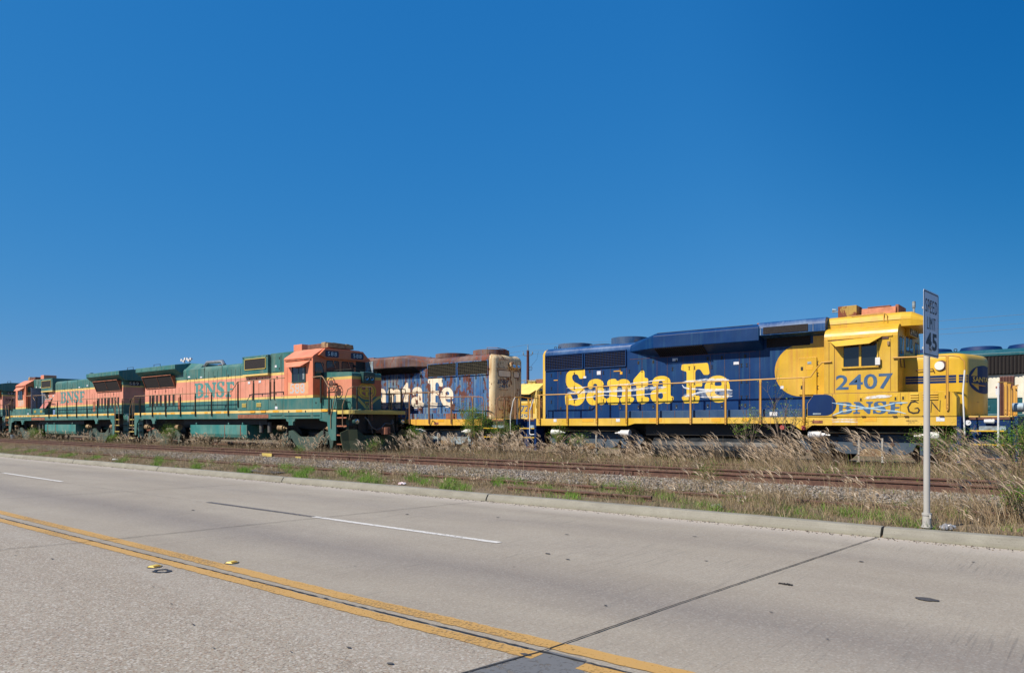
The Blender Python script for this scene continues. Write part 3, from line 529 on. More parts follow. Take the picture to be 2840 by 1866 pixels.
mb = MB(); mb.lathe((-1.93,11.49,3.27), 'x', [(-.05,.016),(.028,.016),(.036,.011)], 8); mb.lathe((-1.93,11.49,2.62), 'x', [(-.05,.016),(.028,.016),(.036,.011)], 8); mb.box(-2.0,-1.90,11.405,11.495,3.2,3.23); mb.box(-2.0,-1.90,11.405,11.495,2.64,2.67)
mb.build('mounting_bolt', M['galv'], t)

# ------------------------------------------------------------------ raised markers, litter
def marker(x, y, label, ang):
    t = thing('raised_road_marker', (x, y, 0), label, 'road marker'); ca, sa = math.cos(ang), math.sin(ang)
    def T(p): return (x+p[0]*ca-p[1]*sa, y+p[0]*sa+p[1]*ca, p[2])
    a, b, h = .052, .055, .022; c = .024
    V = [(-a,-b,.006),(a,-b,.006),(a,b,.006),(-a,b,.006),(-c,-b*.82,h),(c,-b*.82,h),(c,b*.82,h),(-c,b*.82,h)]
    mb = MB(); mb.add([T(p) for p in V], [(0,1,2,3),(4,5,6,7),(0,1,5,4),(1,2,6,5),(2,3,7,6),(3,0,4,7)]); mb.build('marker_body', M['mark'], t, bevel=.002)
    mb = MB(); q = .001
    mb.add([T(p) for p in [(a-.006+q,-b*.8,.010),(a-.006+q,b*.8,.010),(c+.005+q,b*.7,h-.003),(c+.005+q,-b*.7,h-.003)]], [(0,1,2,3)]); mb.build('reflector', M['markr'], t)
    mb = MB(); mb.flat([[(x+.085*math.cos(i*.5)*(1+.1*math.sin(i*3)), y+.08*math.sin(i*.5)*(1+.1*math.cos(i*2))) for i in range(12)]], lambda a, b: (a, b, .0055)); mb.build('adhesive_pad', M['tar'], t)
M['mark'] = simple('yellow_ceramic_marker', (.72,.50,.06), .35, 0, .15, 20); M['markr'] = simple('amber_reflector', (.42,.20,.01), .2, 0, .3, 60)
marker(-8.20, 3.66, 'yellow raised road marker on the near side of the double line beside a tar ring', .35)
marker(-7.75, 4.33, 'yellow raised road marker on the far side of the double line', .35)
mb = MB(); rr = random.Random(9)
for i in range(11):
    x = -2.53+.0125*i; mb.box(x-.005, x+.005, 7.235+rr.uniform(-.01,.01), 7.265+rr.uniform(-.01,.01), .001, .012+rr.uniform(0,.006))
mb.box(-2.53,-2.40,7.245,7.255,.001,.006); tag(mb.build('rubber_scrap', M['black'], bevel=.001), 'short black strip of torn tyre rubber lying on the road', 'rubber scrap')
def litter(name, x, y, z, sx, sy, sz, mat, label, cat, seed, rot=.4):
    rr = random.Random(seed); bm = bmesh.new(); bmesh.ops.create_icosphere(bm, subdivisions=3, radius=1)
    for v in bm.verts:
        k = 1+.35*math.sin(v.co.x*5+seed)*math.cos(v.co.y*6)+rr.uniform(-.12,.12); v.co = Vector((v.co.x*sx*k, v.co.y*sy*k, max(-.3, v.co.z)*sz*k))
    me = bpy.data.meshes.new(name); bm.to_mesh(me); bm.free(); me.materials.append(mat); o = bpy.data.objects.new(name, me); o.location = (x, y, z+sz*.3); o.rotation_euler = (0,0,rot); COL.objects.link(o); return tag(o, label, cat)
def bottle(name, x, y, z, L, r, rot, mat, label):
    t = thing(name, (x, y, z), label, 'bottle'); ca, sa = math.cos(rot), math.sin(rot)
    pr = [(0,r*.6),(.01,r),(L*.62,r),(L*.8,r*.5),(L*.9,r*.36),(L*.9,r*.36)]
    mb = MB(); V = MB(); V.lathe((0,0,0), 'x', pr, 14); mb.add([(x+p[0]*ca-p[1]*sa, y+p[0]*sa+p[1]*ca, z+r+p[2]) for p in V.v], V.f); mb.build('bottle_body', mat, t, smooth=True)
    mb = MB(); V = MB(); V.lathe((L*.9,0,0), 'x', [(0,r*.42),(L*.1,r*.42),(L*.1,.001)], 10); mb.add([(x+p[0]*ca-p[1]*sa, y+p[0]*sa+p[1]*ca, z+r+p[2]) for p in V.v], V.f); mb.build('cap', M['stick'], t)
M['plas'] = simple('pale_crumpled_plastic', (.34,.35,.38), .3, 0, .25, 10, (.2,.22,.26), .5)
M['foam'] = simple('dirty_white_foam', (.48,.48,.45), .6, 0, .3, 10); M['pink'] = simple('pink_white_wrapper', (.70,.45,.48), .5, 0, .4, 16, (.7,.7,.7))
litter('plastic_bag', -1.72, 11.56, .14, .09, .05, .05, M['plas'], 'crumpled clear plastic bag at the foot of the sign post', 'plastic bag', 3)
bottle('plastic_bottle', -29.9, 11.75, .15, .26, .042, .35, M['foam'], 'white plastic bottle lying in grass by the left kerb')
litter('foam_cup', -5.25, 11.95, .14, .09, .05, .045, M['foam'], 'crushed white foam cup in grass near the middle of the kerb', 'cup', 6)
litter('paper_wrapper', -13.1, 11.7, .14, .09, .06, .035, M['pink'], 'pink and white paper wrapper beside the kerb joint', 'wrapper', 8)
litter('plastic_sheet', -10.2, 17.1, .27, .20, .12, .08, M['dkgrey'], 'grey crumpled plastic sheet behind the rusty rail', 'plastic sheet', 9)
litter('plastic_film', -15.3, 17.6, .27, .16, .10, .10, M['foam'], 'pale scrap of plastic film among the dry grass stems', 'plastic scrap', 12)
mb = MB(); mb.box(-20.2,-18.6,11.75,12.1,.15,.175); o = mb.build('board', M['dkgrey'], bevel=.004); tag(o, 'flat dark board lying on the verge behind the left kerb', 'board')
for x in (-1.2,):
    mb = MB(); mb.box(x-.35, x+.35, 13.9, 14.35, .22, .27); tag(mb.build('steel_plate', M['dkgrey'], bevel=.004), 'dark flat steel plate on the gravel right of the sign', 'steel plate')
for a, b, c in ((-25.9,-25.2,.43), (-23.6,-23.25,.36)):
    mb = MB(); mb.box(a, b, 15.745, 15.765, .285, c); mb.build('paint_mark', M['cream_y'], TRK)
mb = MB(); mb.lathe((-63.5,18.0,.75), 'z', [(-.28,.22),(0,.30),(0,.001)], 16); tag(mb.build('bucket', M['grey'], smooth=True), 'upturned pale grey tub among weeds at the far left', 'tub')
# ================================================================== locomotives
def side(y):            # lettering plane facing the road
    return lambda a, b: (a, y, b)
def front(x):           # plane facing +X, a = world y
    return lambda a, b: (x, a, b)
M['hang'] = simple('chalky_grey_white_steel', (.42,.42,.39), .8, 0, .4, 8, (.25,.2,.15))
def wheel_set(parent, cx, yc, zr, mat, dark):
    for s in (-1, 1):
        mb = MB(); y = yc+s*.72
        mb.lathe((cx, y, zr+.50), 'y', [(-.07*s,.001),(-.07*s,.14),(-.05*s,.16),(-.03*s,.40),(-.06*s,.43),(-.06*s,.505),(.055*s,.515),(.07*s,.53),(.08*s,.53),(.08*s,.40),(.08*s,.001)], 28)
        mb.build('wheel', dark, parent, smooth=True)
    mb = MB(); mb.lathe((cx, yc-.7, zr+.5), 'y', [(0,.09),(1.4,.09)], 10); mb.build('axle', dark, parent)
def truck(root, cx, yn, yf, zr, mats, style, sx=1):
    """four wheel truck: side frames, wheels, springs, brake cylinders; a part of the locomotive with sub-parts"""
    fm, cm, dk = mats; yc = (yn+yf)/2
    mb = MB(); a_, b_ = yn+.5, yf-.5; mb.prism([(cx-1.75,a_),(cx-1.6,a_),(cx-1.6,yc-.2),(cx-.5,yc-.2),(cx-.5,a_),(cx+.5,a_),(cx+.5,yc-.2),(cx+1.6,yc-.2),(cx+1.6,a_),(cx+1.75,a_),(cx+1.75,b_),(cx+1.6,b_),(cx+1.6,yc+.2),(cx+.5,yc+.2),(cx+.5,b_),(cx-.5,b_),(cx-.5,yc+.2),(cx-1.6,yc+.2),(cx-1.6,b_),(cx-1.75,b_)], zr+.45, zr+.8, 'z')
    tr = mb.build('truck', dk, root, bevel=.01)
    ins = .26 if style == 'a' else .0
    for y0, y1, near in ((yn+.02+ins, yn+.14+ins, 1), (yf-.14-ins, yf-.02-ins, 0)):
        o = yn+ins if near else yf-ins; q = -1 if near else 1
        mb = MB()
        if style == 'a':
            top = [(-2.12,.62),(-2.02,.80),(-1.5,.86),(-.95,.80),(-.7,.88),(.7,.88),(.95,.80),(1.5,.86),(2.02,.80),(2.12,.62)]
            bot = [(1.95,.42),(1.72,.36),(1.62,.60),(1.12,.60),(1.02,.40),(.8,.30),(-.8,.30),(-1.02,.40),(-1.12,.60),(-1.62,.60),(-1.72,.36),(-1.95,.42)]
        else:
            top = [(-1.95,.55),(-1.75,.78),(-1.1,.88),(-.6,.62),(-.42,.60),(.42,.60),(.6,.62),(1.1,.88),(1.75,.78),(1.95,.55)]
            bot = [(1.85,.15),(1.7,.10),(1.62,.48),(1.12,.50),(.95,.32),(.55,.04),(.35,-.05),(-.35,-.05),(-.55,.04),(-.95,.32),(-1.12,.50),(-1.62,.48),(-1.7,.10),(-1.85,.15)]
        P = [(cx+a, zr+b) for a, b in top+bot]; mb.prism(P, y0, y1, 'y')
        if style == 'a':
            mb.box(cx-.95, cx+.95, y0+q*.03, y1+q*.03, zr+.80, zr+.86)
            for k in (-1, 1):
                mb.lathe((cx+k*.5, o+q*.0, zr+.6), 'y', [(0,.06),(.03,.06)], 14, 1); mb.lathe((cx+k*1.0, o, zr+.68), 'y', [(0,.035),(.03,.035)], 10, 1)
        f = mb.build('side_frame', [fm, dk], tr, bevel=.015)
        for k in (-1, 1):
            mb = MB(); x = cx+k*1.37
            mb.box(x-.17, x+.17, o+.0*q, o+.16*-q, zr+.30, zr+.66); mb.lathe((x, o-.04*-q if near else o+.04, zr+.5), 'y', [(-.02,.11),(.02,.13)], 14)
            mb.build('journal_box', fm, tr, bevel=.02)
            if near:
                mb = MB()
                if style == 'a':
                    for j in range(7): mb.lathe((x+k*.30, o+.02, zr+.28+j*.05), 'z', [(0,.075),(.022,.085),(.024,.05)], 12)
                else: mb.tube([(x+k*.0-.05, o-.02, zr+.95), (x-.02, o-.05, zr+.45)], .035, 8)
                mb.build('spring', dk, tr)
        if near and style == 'a':
            for k in (-1, 1):
                mb = MB(); mb.prism([(cx+k*.31-.026, zr+.78), (cx+k*.31+.026, zr+.78), (cx+k*.31+.026, zr+.12), (cx+k*.31+.026+.06*(k > 0), zr+.08), (cx+k*.31-.026-.06*(k < 0), zr+.08), (cx+k*.31-.026, zr+.12)], yn-.06, yn, 'y')
                mb.build('swing_hanger', M['hang'], tr, bevel=.006)
            o = yn+.04; mb = MB(); mb.box(cx-.34, cx+.34, o-.1, o+.12, zr+.26, zr+.30); mb.tube([(cx-1.2,o+.02,zr+.93),(cx+1.2,o+.02,zr+.93)], .022, 6); mb.tube([(cx-1.9,o+.05,zr+.80),(cx-1.2,o+.02,zr+.93)], .022, 6)
            for j in range(5): mb.box(cx-.36+.04*j, cx+.36-.04*j, o-.06, o+.06, zr+.31+.032*j, zr+.336+.032*j)
            mb.build('spring_plank', M['tan'], tr, bevel=.004)
    for k in (-1, 1):
        x = cx+k*1.37; wheel_set(tr, x, yc, zr, None, dk)
        mb = MB(); x = cx+k*(1.45 if style == 'a' else 1.75); rr = .105 if style == 'a' else .13; d = k
        mb.lathe((x-d*.2, yn-.02, zr+.86 if style == 'a' else zr+.98), 'x', [(0,.001),(0,rr*.5),(d*.1,rr*.55),(d*.11,rr),(d*.42,rr),(d*.44,rr*1.12),(d*.47,rr*1.12),(d*.47,.001)], 18)
        mb.tube([(x-d*.2, yn-.02, zr+.86 if style == 'a' else zr+.98), (x-d*.34, yn-.02, zr+.85 if style == 'a' else zr+.96)], .022, 8)
        mb.build('brake_cylinder', cm if style == 'a' else M['tan'], tr, smooth=True)
    return tr
def coupler(root, x, yc, zr, d):
    mb = MB(); mb.box(x, x+d*.55, yc-.08, yc+.08, zr+.78, zr+.98)
    mb.prism([(x+d*.5, yc-.16), (x+d*.78, yc-.18), (x+d*.86, yc-.08), (x+d*.72, yc-.03), (x+d*.74, yc+.16), (x+d*.5, yc+.15)], zr+.72, zr+1.02, 'z')
    mb.build('coupler', M['rust'], root, bevel=.02)
def hoses(root, x, ys, z0, mat, d=1):
    for i, y in enumerate(ys):
        mb = MB(); mb.tube([(x, y, z0), (x+d*.10, y+.01, z0-.12), (x+d*.14, y+.05, z0-.35), (x+d*.10, y+.12, z0-.52)], .022, 7); mb.build('air_hose', mat, root, smooth=True)
def rail_tube(root, pts, mat, r=.019, name='handrail'):
    mb = MB(); mb.tube(pts, r, 8); return mb.build(name, mat, root, smooth=True)
def post(root, x, y, z0, z1, mat, kind='flat', name='handrail_post'):
    mb = MB()
    if kind == 'flat':
        mb.prism([(x-.022, z0), (x+.022, z0), (x+.026, z0+.1), (x+.026, z1-.10), (x+.040, z1-.02), (x+.030, z1+.01), (x-.030, z1+.01), (x-.040, z1-.02), (x-.026, z1-.10), (x-.026, z0+.1)], y-.018, y+.006, 'y')
        mb.box(x-.03, x-.022, y-.03, y+.02, z0+.04, z1-.1); mb.box(x+.022, x+.03, y-.03, y+.02, z0+.04, z1-.1)
        for q in (.07, .17): mb.lathe((x, y-.02, z0+q), 'y', [(-.014,.013),(0,.013)], 6)
    else: mb.tube([(x, y, z0), (x, y, z1)], .02, 8)
    return mb.build(name, mat, root)
def louvres(mb, x0, x1, z0, z1, y, n, m=0):
    for i in range(n):
        z = z0+(z1-z0)*(i+.5)/n; h = (z1-z0)/n*.33
        mb.prism([(y+.002, z+h), (y-.028, z-h*.4), (y-.028, z-h), (y+.002, z-h)], x0, x1, 'x', m)
def latch(mb, x, z, y, m=1, mw=None):
    mb.box(x-.035, x+.035, y-.006, y, z-.07, z+.05, m); mb.box(x-.02, x+.02, y-.018, y-.006, z-.03, z+.03, m)
    if mw is not None: mb.box(x-.008, x+.028, y-.022, y-.016, z-.062, z-.042, mw)
def seam(mb, x, z0, z1, y, m=1, w=.006): mb.box(x-w, x+w, y-.007, y+.002, z0, z1, m)
def hinge(mb, x, z, y, m): mb.box(x-.01, x+.01, y-.02, y, z-.06, z+.06, m); mb.box(x-.045, x+.045, y-.009, y, z-.055, z-.047, m); mb.box(x-.045, x+.045, y-.009, y, z+.047, z+.055, m)
def bnsf(mb, a0, a1, b0, b1, fn, m=0):
    for g in BNSF_GLYPHS:
        mb.flat(g, lambda a, b: fn(a0+a*(a1-a0), b0+b*(b1-b0)), m)
M['screwdark'] = M['screen']

def make_bn(x0, m, k, label, number, face_text, grp):
    """orange and green cab-forward hood unit. s runs in the frame of the first one built: 0 at the long hood end."""
    Y0 = 18.2; Y1 = 21.3; YC = 19.75
    X = lambda s: x0+m*k*(s+43.2)
    root = thing('diesel_locomotive', (X(-34), YC, 0), label, 'locomotive', grp)
    bl = lambda nm, mb, mt, **kw: mb.build(nm, mt, root, **kw)
    # frame, side sills with the stepped ends
    mb = MB()
    prof = [(-43.32,2.21),(-43.34,1.2),(-43.28,.93),(-43.10,.93),(-42.98,1.60),(-42.80,1.74),(-42.74,1.84),(-25.9,1.80),(-25.57,1.80),(-25.50,1.72),(-25.02,1.66),(-24.92,1.2),(-24.74,.90),(-24.42,.90),(-24.40,2.15),(-25.4,2.21)]
    for y0, y1 in ((Y0, Y0+.07), (Y1-.07, Y1)): mb.prism([(X(a), b) for a, b in prof], y0, y1, 'y')
    sill = bl('side_sill', mb, [M['bn_hood']], bevel=.01)
    mb = MB(); mb.box(X(-44.2), X(-23.45), Y0+.55, Y1-.55, 2.10, 2.19); mb.box(X(-43.3), X(-24.42), Y0+.07, Y1-.07, 2.12, 2.2); bl('walkway', mb, M['dkgreen'], bevel=.01)
    mb = MB(); mb.box(X(-44.1), X(-23.6), 19.2, 20.3, 1.35, 2.1); mb.box(X(-38), X(-30), Y0+.3, Y1-.3, 1.55, 2.1); bl('underframe', mb, M['black'])
    # fuel tank
    mb = MB(); P = [(18.36,1.53),(18.36,1.08),(18.42,.92),(18.62,.80),(20.88,.80),(21.08,.92),(21.14,1.08),(21.14,1.53)]
    mb.prism(P, X(-37.0), X(-31.5)); mb.box(X(-33.55), X(-33.50), 18.345, 18.38, 1.0, 1.52, 1); mb.box(X(-32.1), X(-32.03), 18.345, 18.38, 1.0, 1.52, 1)
    for q in (-36.4, -33.2, -31.9): mb.lathe((X(q), 18.4, 1.53), 'z', [(0,.05),(.10,.05),(.12,.03)], 10, 0)
    bl('fuel_tank', mb, [M['tank_green'], M['rust']], bevel=.02)
    for cx in (-40.5, -27.0):
        truck(root, X(cx), 18.55, 20.95, .42, (M['truck_green'], M['tan'], M['black']), 'b')
    for q in (-30.6, -29.9):
        mb = MB(); mb.lathe((X(q), 18.6, 1.15), 'z', [(0,.02),(.03,.11),(.5,.11),(.55,.04)], 14); bl('air_filter', mb, M['dkgrey'], smooth=True)
    # main hood: rounded shoulders, door seams, latches, vents
    mb = MB(); P = [(18.75,2.2),(18.75,4.36)]+arc(18.96,4.36,.21,180,90,5)+[(19.4,4.62),(20.1,4.62)]+arc(20.54,4.36,.21,90,0,5)+[(20.75,4.36),(20.75,2.2)]
    mb.prism(P, X(-43.2), X(-32.27)); y = 18.75
    for s in (-38.24,-37.80,-37.31,-36.84,-36.26,-35.84,-35.38,-34.96,-34.50,-34.06,-33.61,-33.19,-32.75): seam(mb, X(s), 2.36, 4.28, y)
    for i in range(11): seam(mb, X(-42.65+.4*i), 2.36, 3.55, y)
    for s in (-36.26,-34.50): seam(mb, X(s), 4.28, 4.55, y, 1, .01)
    for s in (-38.1,-37.1,-35.2,-33.9): latch(mb, X(s), 3.98, y, 1)
    for s in (-41.9,-40.5,-38.5,-35.6,-34.1): latch(mb, X(s), 2.48, y, 1)
    for s in (-41.9,-40.6): latch(mb, X(s), 3.42, y, 1)
    mb.box(X(-43.1), X(-32.2), y-.02, y+.002, 2.30, 2.345, 2)
    mb.box(X(-38.2), X(-36.3), y-.012, y, 3.95, 4.46, 0)
    for s, z in ((-37.9,4.05),(-36.6,3.98)): mb.box(X(s-.12), X(s+.12), y-.020, y-.014, z, z+.07, 3)
    for a, b in ((-42.65,-42.42),(-42.2,-41.98),(-41.78,-41.56),(-41.33,-41.10),(-40.79,-40.50),(-40.28,-40.06),(-39.78,-39.56)):
        mb.box(X(a), X(b), y-.012, y, 2.61, 3.22, 1)
    mb.box(X(-39.16), X(-38.80), y-.012, y, 2.37, 3.02, 4)
    hood = bl('long_hood', mb, [M['bn_hood'], M['screen'], M['dkgreen'], M['stick'], M['rustframe']], bevel=.0)
    # rear radiator wings and their slanting shutters
    sec = [(18.75,4.22),(18.40,4.50),(18.36,4.54),(18.36,4.77),(19.15,4.90),(20.35,4.90),(21.14,4.77),(21.14,4.54),(21.10,4.50),(20.75,4.22)]
    sec2 = [(18.76,4.20),(18.78,4.30),(18.80,4.40),(18.86,4.52),(19.25,4.88),(20.25,4.88),(20.64,4.52),(20.70,4.40),(20.72,4.30),(20.74,4.20)]
    mb = MB(); mb.loft([[(X(a), y, z) for y, z in q] for a, q in ((-43.54, sec), (-38.72, sec), (-38.66, sec2), (-37.25, [(y, z-.1*(z > 4.5)) for y, z in sec2]))])
    for i in range(5): mb.box(X(-43.0+.96*i), X(-42.72+.96*i), 18.352, 18.37, 4.57, 4.74, 0)
    bl('radiator_wings', mb, [M['green']], bevel=.012)
    mb = MB(); mb.add([(X(-43.0),18.50,4.23),(X(-39.45),18.50,4.23),(X(-39.45),18.74,3.60),(X(-43.0),18.74,3.60)], [(0,1,2,3)])
    o = mb.build('radiator_shutter', M['screen'], root)
    mb = MB()
    for a, b in (((-43.0,18.48,4.25),(-39.45,18.48,4.25)), ((-39.45,18.48,4.25),(-39.45,18.72,3.60)), ((-39.45,18.72,3.60),(-43.0,18.72,3.60)), ((-43.0,18.72,3.60),(-43.0,18.48,4.25)), ((-41.2,18.475,4.24),(-41.2,18.715,3.60))):
        mb.tube([(X(a[0]), a[1], a[2]), (X(b[0]), b[1], b[2])], .026 if a[0] != b[0] or a[0] != -41.2 else .01, 6)
    mb.add([(X(-43.0),18.50,4.23),(X(-43.0),18.74,4.23),(X(-43.0),18.74,3.60)], [(0,1,2)]); mb.add([(X(-39.45),18.50,4.23),(X(-39.45),18.74,4.23),(X(-39.45),18.74,3.60)], [(0,1,2)])
    mb.build('shutter_frame', M['rustframe'], o)
    mb = MB(); mb.tube([(X(-43.3),19.3,4.88),(X(-43.3),19.3,5.05),(X(-42.5),19.3,5.05),(X(-42.5),19.3,4.88)], .015, 6); bl('roof_rail', mb, M['railbn'])
    mb = MB(); mb.lathe((X(-36.2), 19.75, 4.6), 'z', [(0,.28),(.1,.28),(.12,.2)], 16); bl('exhaust_stack', mb, M['brown'])
    mb = MB(); mb.lathe((X(-44.2+.9), 19.75, 3.95), 'x', [(0,.05)], 8)
    # air intake box with screen, then the tall equipment hood
    mb = MB(); mb.box(X(-32.26), X(-30.07), 18.58, 20.92, 3.86, 4.80); 
    mb.box(X(-32.26), X(-30.2), 18.75, 20.75, 2.66, 3.86, 0)
    for a in (-32.2, -30.14): mb.lathe((X(a), 18.58, 4.74), 'y', [(-.03,.03),(0,.03)], 8, 1)
    for s in (-31.7,-31.1,-30.55): seam(mb, X(s), 2.75, 3.86, 18.75)
    for s, z in ((-31.9,3.72),(-31.3,3.72),(-30.8,3.72),(-31.9,2.95),(-30.8,2.95)): latch(mb, X(s), z, 18.75)
    for s, z in ((-31.95,3.5),(-31.0,3.52)): mb.box(X(s-.1), X(s+.1), 18.735, 18.75, z, z+.12, 3)
    ib = bl('intake_hood', mb, [M['bn_hood'], M['screen'], M['dkgreen'], M['stick']], bevel=.012)
    mb = MB(); mb.box(X(-32.03), X(-30.22), 18.562, 18.585, 4.17, 4.66); sc_ = mb.build('intake_screen', M['screen'], ib)
    mb = MB()
    for q in ((-32.05,-30.2,4.65,4.68), (-32.05,-30.2,4.15,4.18), (-32.05,-32.02,4.15,4.68), (-30.23,-30.2,4.15,4.68)): mb.box(X(q[0]), X(q[1]), 18.545, 18.59, q[2], q[3])
    mb.build('screen_frame', M['cream_y'], sc_)
    mb = MB(); mb.box(X(-30.05), X(-28.12), 18.72, 20.78, 2.66, 4.84)
    for s in (-29.95, -29.12, -28.55): seam(mb, X(s), 2.8, 4.80, 18.72, 1, .01)
    mb.box(X(-29.88), X(-29.2), 18.70, 18.72, 3.98, 4.72, 0); mb.box(X(-28.95), X(-28.6), 18.70, 18.72, 3.98, 4.45, 0)
    for s, z in ((-29.3,4.6),(-29.3,4.12),(-30.0+.5,3.72)): latch(mb, X(s), z, 18.705)
    mb.box(X(-29.65), X(-29.5), 18.685, 18.70, 4.18, 4.28, 3); mb.box(X(-28.85), X(-28.7), 18.685, 18.70, 4.22, 4.33, 3)
    for s in (-29.6,-29.0,-28.5): latch(mb, X(s), 2.98, 18.72)
    bl('equipment_hood', mb, [M['bn_hood'], M['screen'], M['dkgreen'], M['stick']], bevel=.012)
    # sub-walkway boxes
    mb = MB(); mb.box(X(-32.02), X(-29.38), Y0-.02, Y0+.5, 2.21, 2.67)
    for s in (-31.2, -30.55, -30.0): seam(mb, X(s), 2.24, 2.65, Y0-.02)
    louvres(mb, X(-31.6), X(-31.2)-.03, 2.36, 2.55, Y0-.02, 4, 2); louvres(mb, X(-30.35), X(-29.95), 2.36, 2.55, Y0-.02, 4, 2)
    bl('equipment_box', mb, [M['green'], M['screen'], M['cream_y']], bevel=.01)
    mb = MB(); mb.box(X(-32.0), X(-29.38), Y0-.015, Y0, 1.84, 2.02); bl('rusty_panel', mb, M['rust'])
    mb = MB(); mb.box(X(-29.36), X(-25.4), Y0-.02, Y0+.5, 1.81, 2.685); mb.box(X(-25.4), X(-24.42), Y0+.04, Y0+.5, 2.2, 2.60, 0)
    for s in (-28.2, -26.02): seam(mb, X(s), 1.84, 2.66, Y0-.02)
    for a, b, z in ((-29.15,-28.3,1.95),(-28.1,-26.15,1.93),(-25.95,-25.5,1.93)): mb.box(X(a), X(b), Y0-.045, Y0-.02, z, z+.03, 2)
    for s, z in ((-28.75,2.45),(-25.75,2.47),(-27.75,2.12),(-26.5,2.12)): mb.lathe((X(s), Y0-.02, z), 'y', [(-.012,.035),(0,.045)], 10, 1)
    mb.box(X(-28.82), X(-28.62), Y0-.03, Y0-.02, 2.24, 2.36, 3)
    bl('cab_sill_box', mb, [M['bn_hood'], M['screen'], M['dkgreen'], M['stick']], bevel=.01)
    for a, b in ((-43.25,-42.9),(-42.1,-41.8),(-41.0,-40.5),(-40.25,-40.0),(-38.85,-38.4),(-36.6,-36.1),(-35.2,-34.9),(-34.1,-33.6),(-33.3,-33.0),(-30.9,-30.5),(-30.0,-29.6),(-29.0,-28.55),(-27.2,-26.75),(-25.35,-24.95)):
        mb = MB(); mb.box(X(a), X(b), Y0-.028, Y0-.021, 2.095, 2.19) if a > -32 else mb.box(X(a), X(b), Y0-.006, Y0, 2.095, 2.19); bl('reflector_patch', mb, M['reflect'])
    mb = MB(); mb.prism([(X(-27.95),1.80),(X(-27.25),1.80),(X(-27.3),1.70),(X(-27.42),1.66),(X(-27.42),1.52),(X(-27.75),1.52),(X(-27.75),1.66),(X(-27.9),1.70)], Y0-.04, Y0+.05, 'y'); bl('jacking_pad', mb, M['green'], bevel=.01)
    mb = MB(); mb.prism([(X(-41.1),1.86),(X(-40.5),1.86),(X(-40.55),1.76),(X(-40.65),1.72),(X(-40.65),1.58),(X(-40.95),1.58),(X(-40.95),1.72),(X(-41.05),1.76)], Y0-.04, Y0+.05, 'y'); bl('jacking_pad', mb, M['green'], bevel=.01)
    # cab
    cw = [(18.2,2.685),(18.2,4.46),(18.24,4.50),(18.74,4.83),(18.85,4.86),(20.65,4.86),(20.76,4.83),(21.26,4.50),(21.3,4.46),(21.3,2.685)]
    mb = MB(); mb.prism(cw, X(-28.15), X(-26.0)); 
    seam(mb, X(-27.9), 2.7, 4.3, Y0, 1); mb.box(X(-28.13), X(-26.02), Y0-.025, Y0+.01, 4.40, 4.44, 0); mb.box(X(-28.02), X(-26.1), Y0-.05, Y0, 4.325, 4.365, 2)
    for q in (-27.2,-26.5): seam(mb, X(q), 2.72, 2.82, Y0, 1)
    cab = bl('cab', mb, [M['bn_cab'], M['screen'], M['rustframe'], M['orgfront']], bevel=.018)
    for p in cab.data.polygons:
        if p.normal.x > .9 and p.area > 1: p.material_index = 3  # +X faces take the orange with painted-in shade
    yb = lambda nm, mb, mt, **kw: mb.build(nm, mt, cab, **kw)
    mb = MB(); mb.box(X(-27.46), X(-26.57), Y0-.012, Y0+.01, 3.43, 4.02, 1)
    mb.box(X(-27.05), X(-27.0), Y0-.02, Y0+.01, 3.43, 4.02, 0); mb.box(X(-26.72), X(-26.60), Y0-.022, Y0-.013, 3.5, 3.98, 2)
    mb.box(X(-27.52), X(-27.46), Y0-.03, Y0, 3.40, 4.06, 0); mb.box(X(-26.57), X(-26.51), Y0-.03, Y0, 3.40, 4.06, 0); mb.box(X(-27.52), X(-26.51), Y0-.04, Y0, 3.38, 3.43, 0)
    yb('cab_side_window', mb, [M['dkgreen'], M['glass'], M['grey']])
    mb = MB(); mb.add([(X(-28.0),18.2,4.30),(X(-26.2),18.2,4.30),(X(-26.50),17.92,4.05),(X(-27.62),17.92,4.05),(X(-28.0),18.19,4.28),(X(-26.2),18.19,4.28),(X(-26.50),17.92,4.03),(X(-27.62),17.92,4.03)], [(0,1,2,3),(4,5,6,7),(0,3,7,4),(1,2,6,5),(3,2,6,7),(0,1,5,4)])
    yb('window_awning', mb, M['bn_cab'])
    if m > 0:   # forward face of the cab, turned towards the camera's right
        F = X(-26.0)
        mb = MB()
        hd = [(18.42,4.52),(18.80,4.40),(20.70,4.40),(21.08,4.52),(20.76,4.82),(18.74,4.82)]
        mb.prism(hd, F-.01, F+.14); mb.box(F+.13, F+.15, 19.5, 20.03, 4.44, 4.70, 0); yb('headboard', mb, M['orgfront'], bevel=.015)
        for y0, y1 in ((18.72,19.43), (20.08,20.78)):
            mb = MB(); mb.flat([rrect(y0, y1, 4.46, 4.735, .07)], front(F+.148)); nb = yb('number_board', mb, M['navy'])
            mb = MB(); put_text(mb, number, y0+.13, y1-.11, 4.515, 4.69, front(F+.152), 0, .0, 1.2)
            mb.build('numerals', M['letwhite'], nb)
        for y0, y1, z0, z1 in ((18.30,18.73,3.52,4.20),(18.90,19.54,3.86,4.31),(19.70,20.33,3.86,4.31)):
            mb = MB(); mb.flat([rrect(y0-.02, y1+.02, z0-.02, z1+.02, .08)], front(F+.004)); wn = yb('cab_front_window', mb, M['black'])
            mb = MB(); mb.flat([rrect(y0+.015, y1-.015, z0+.015, z1-.015, .06)], front(F+.008)); mb.build('pane', M['glass'], wn)
            mb = MB(); mb.tube([(F+.03,y0+.30,z1+.06),(F+.02,y0+.46,z1-.30)], .012, 6); mb.build('wiper', M['bn_cab'], wn)
        mb = MB(); mb.flat([[(20.46,3.70),(20.98,3.70),(20.98,4.38),(20.46,4.38)]], front(F+.005)); yb('door_opening', mb, M['black'])
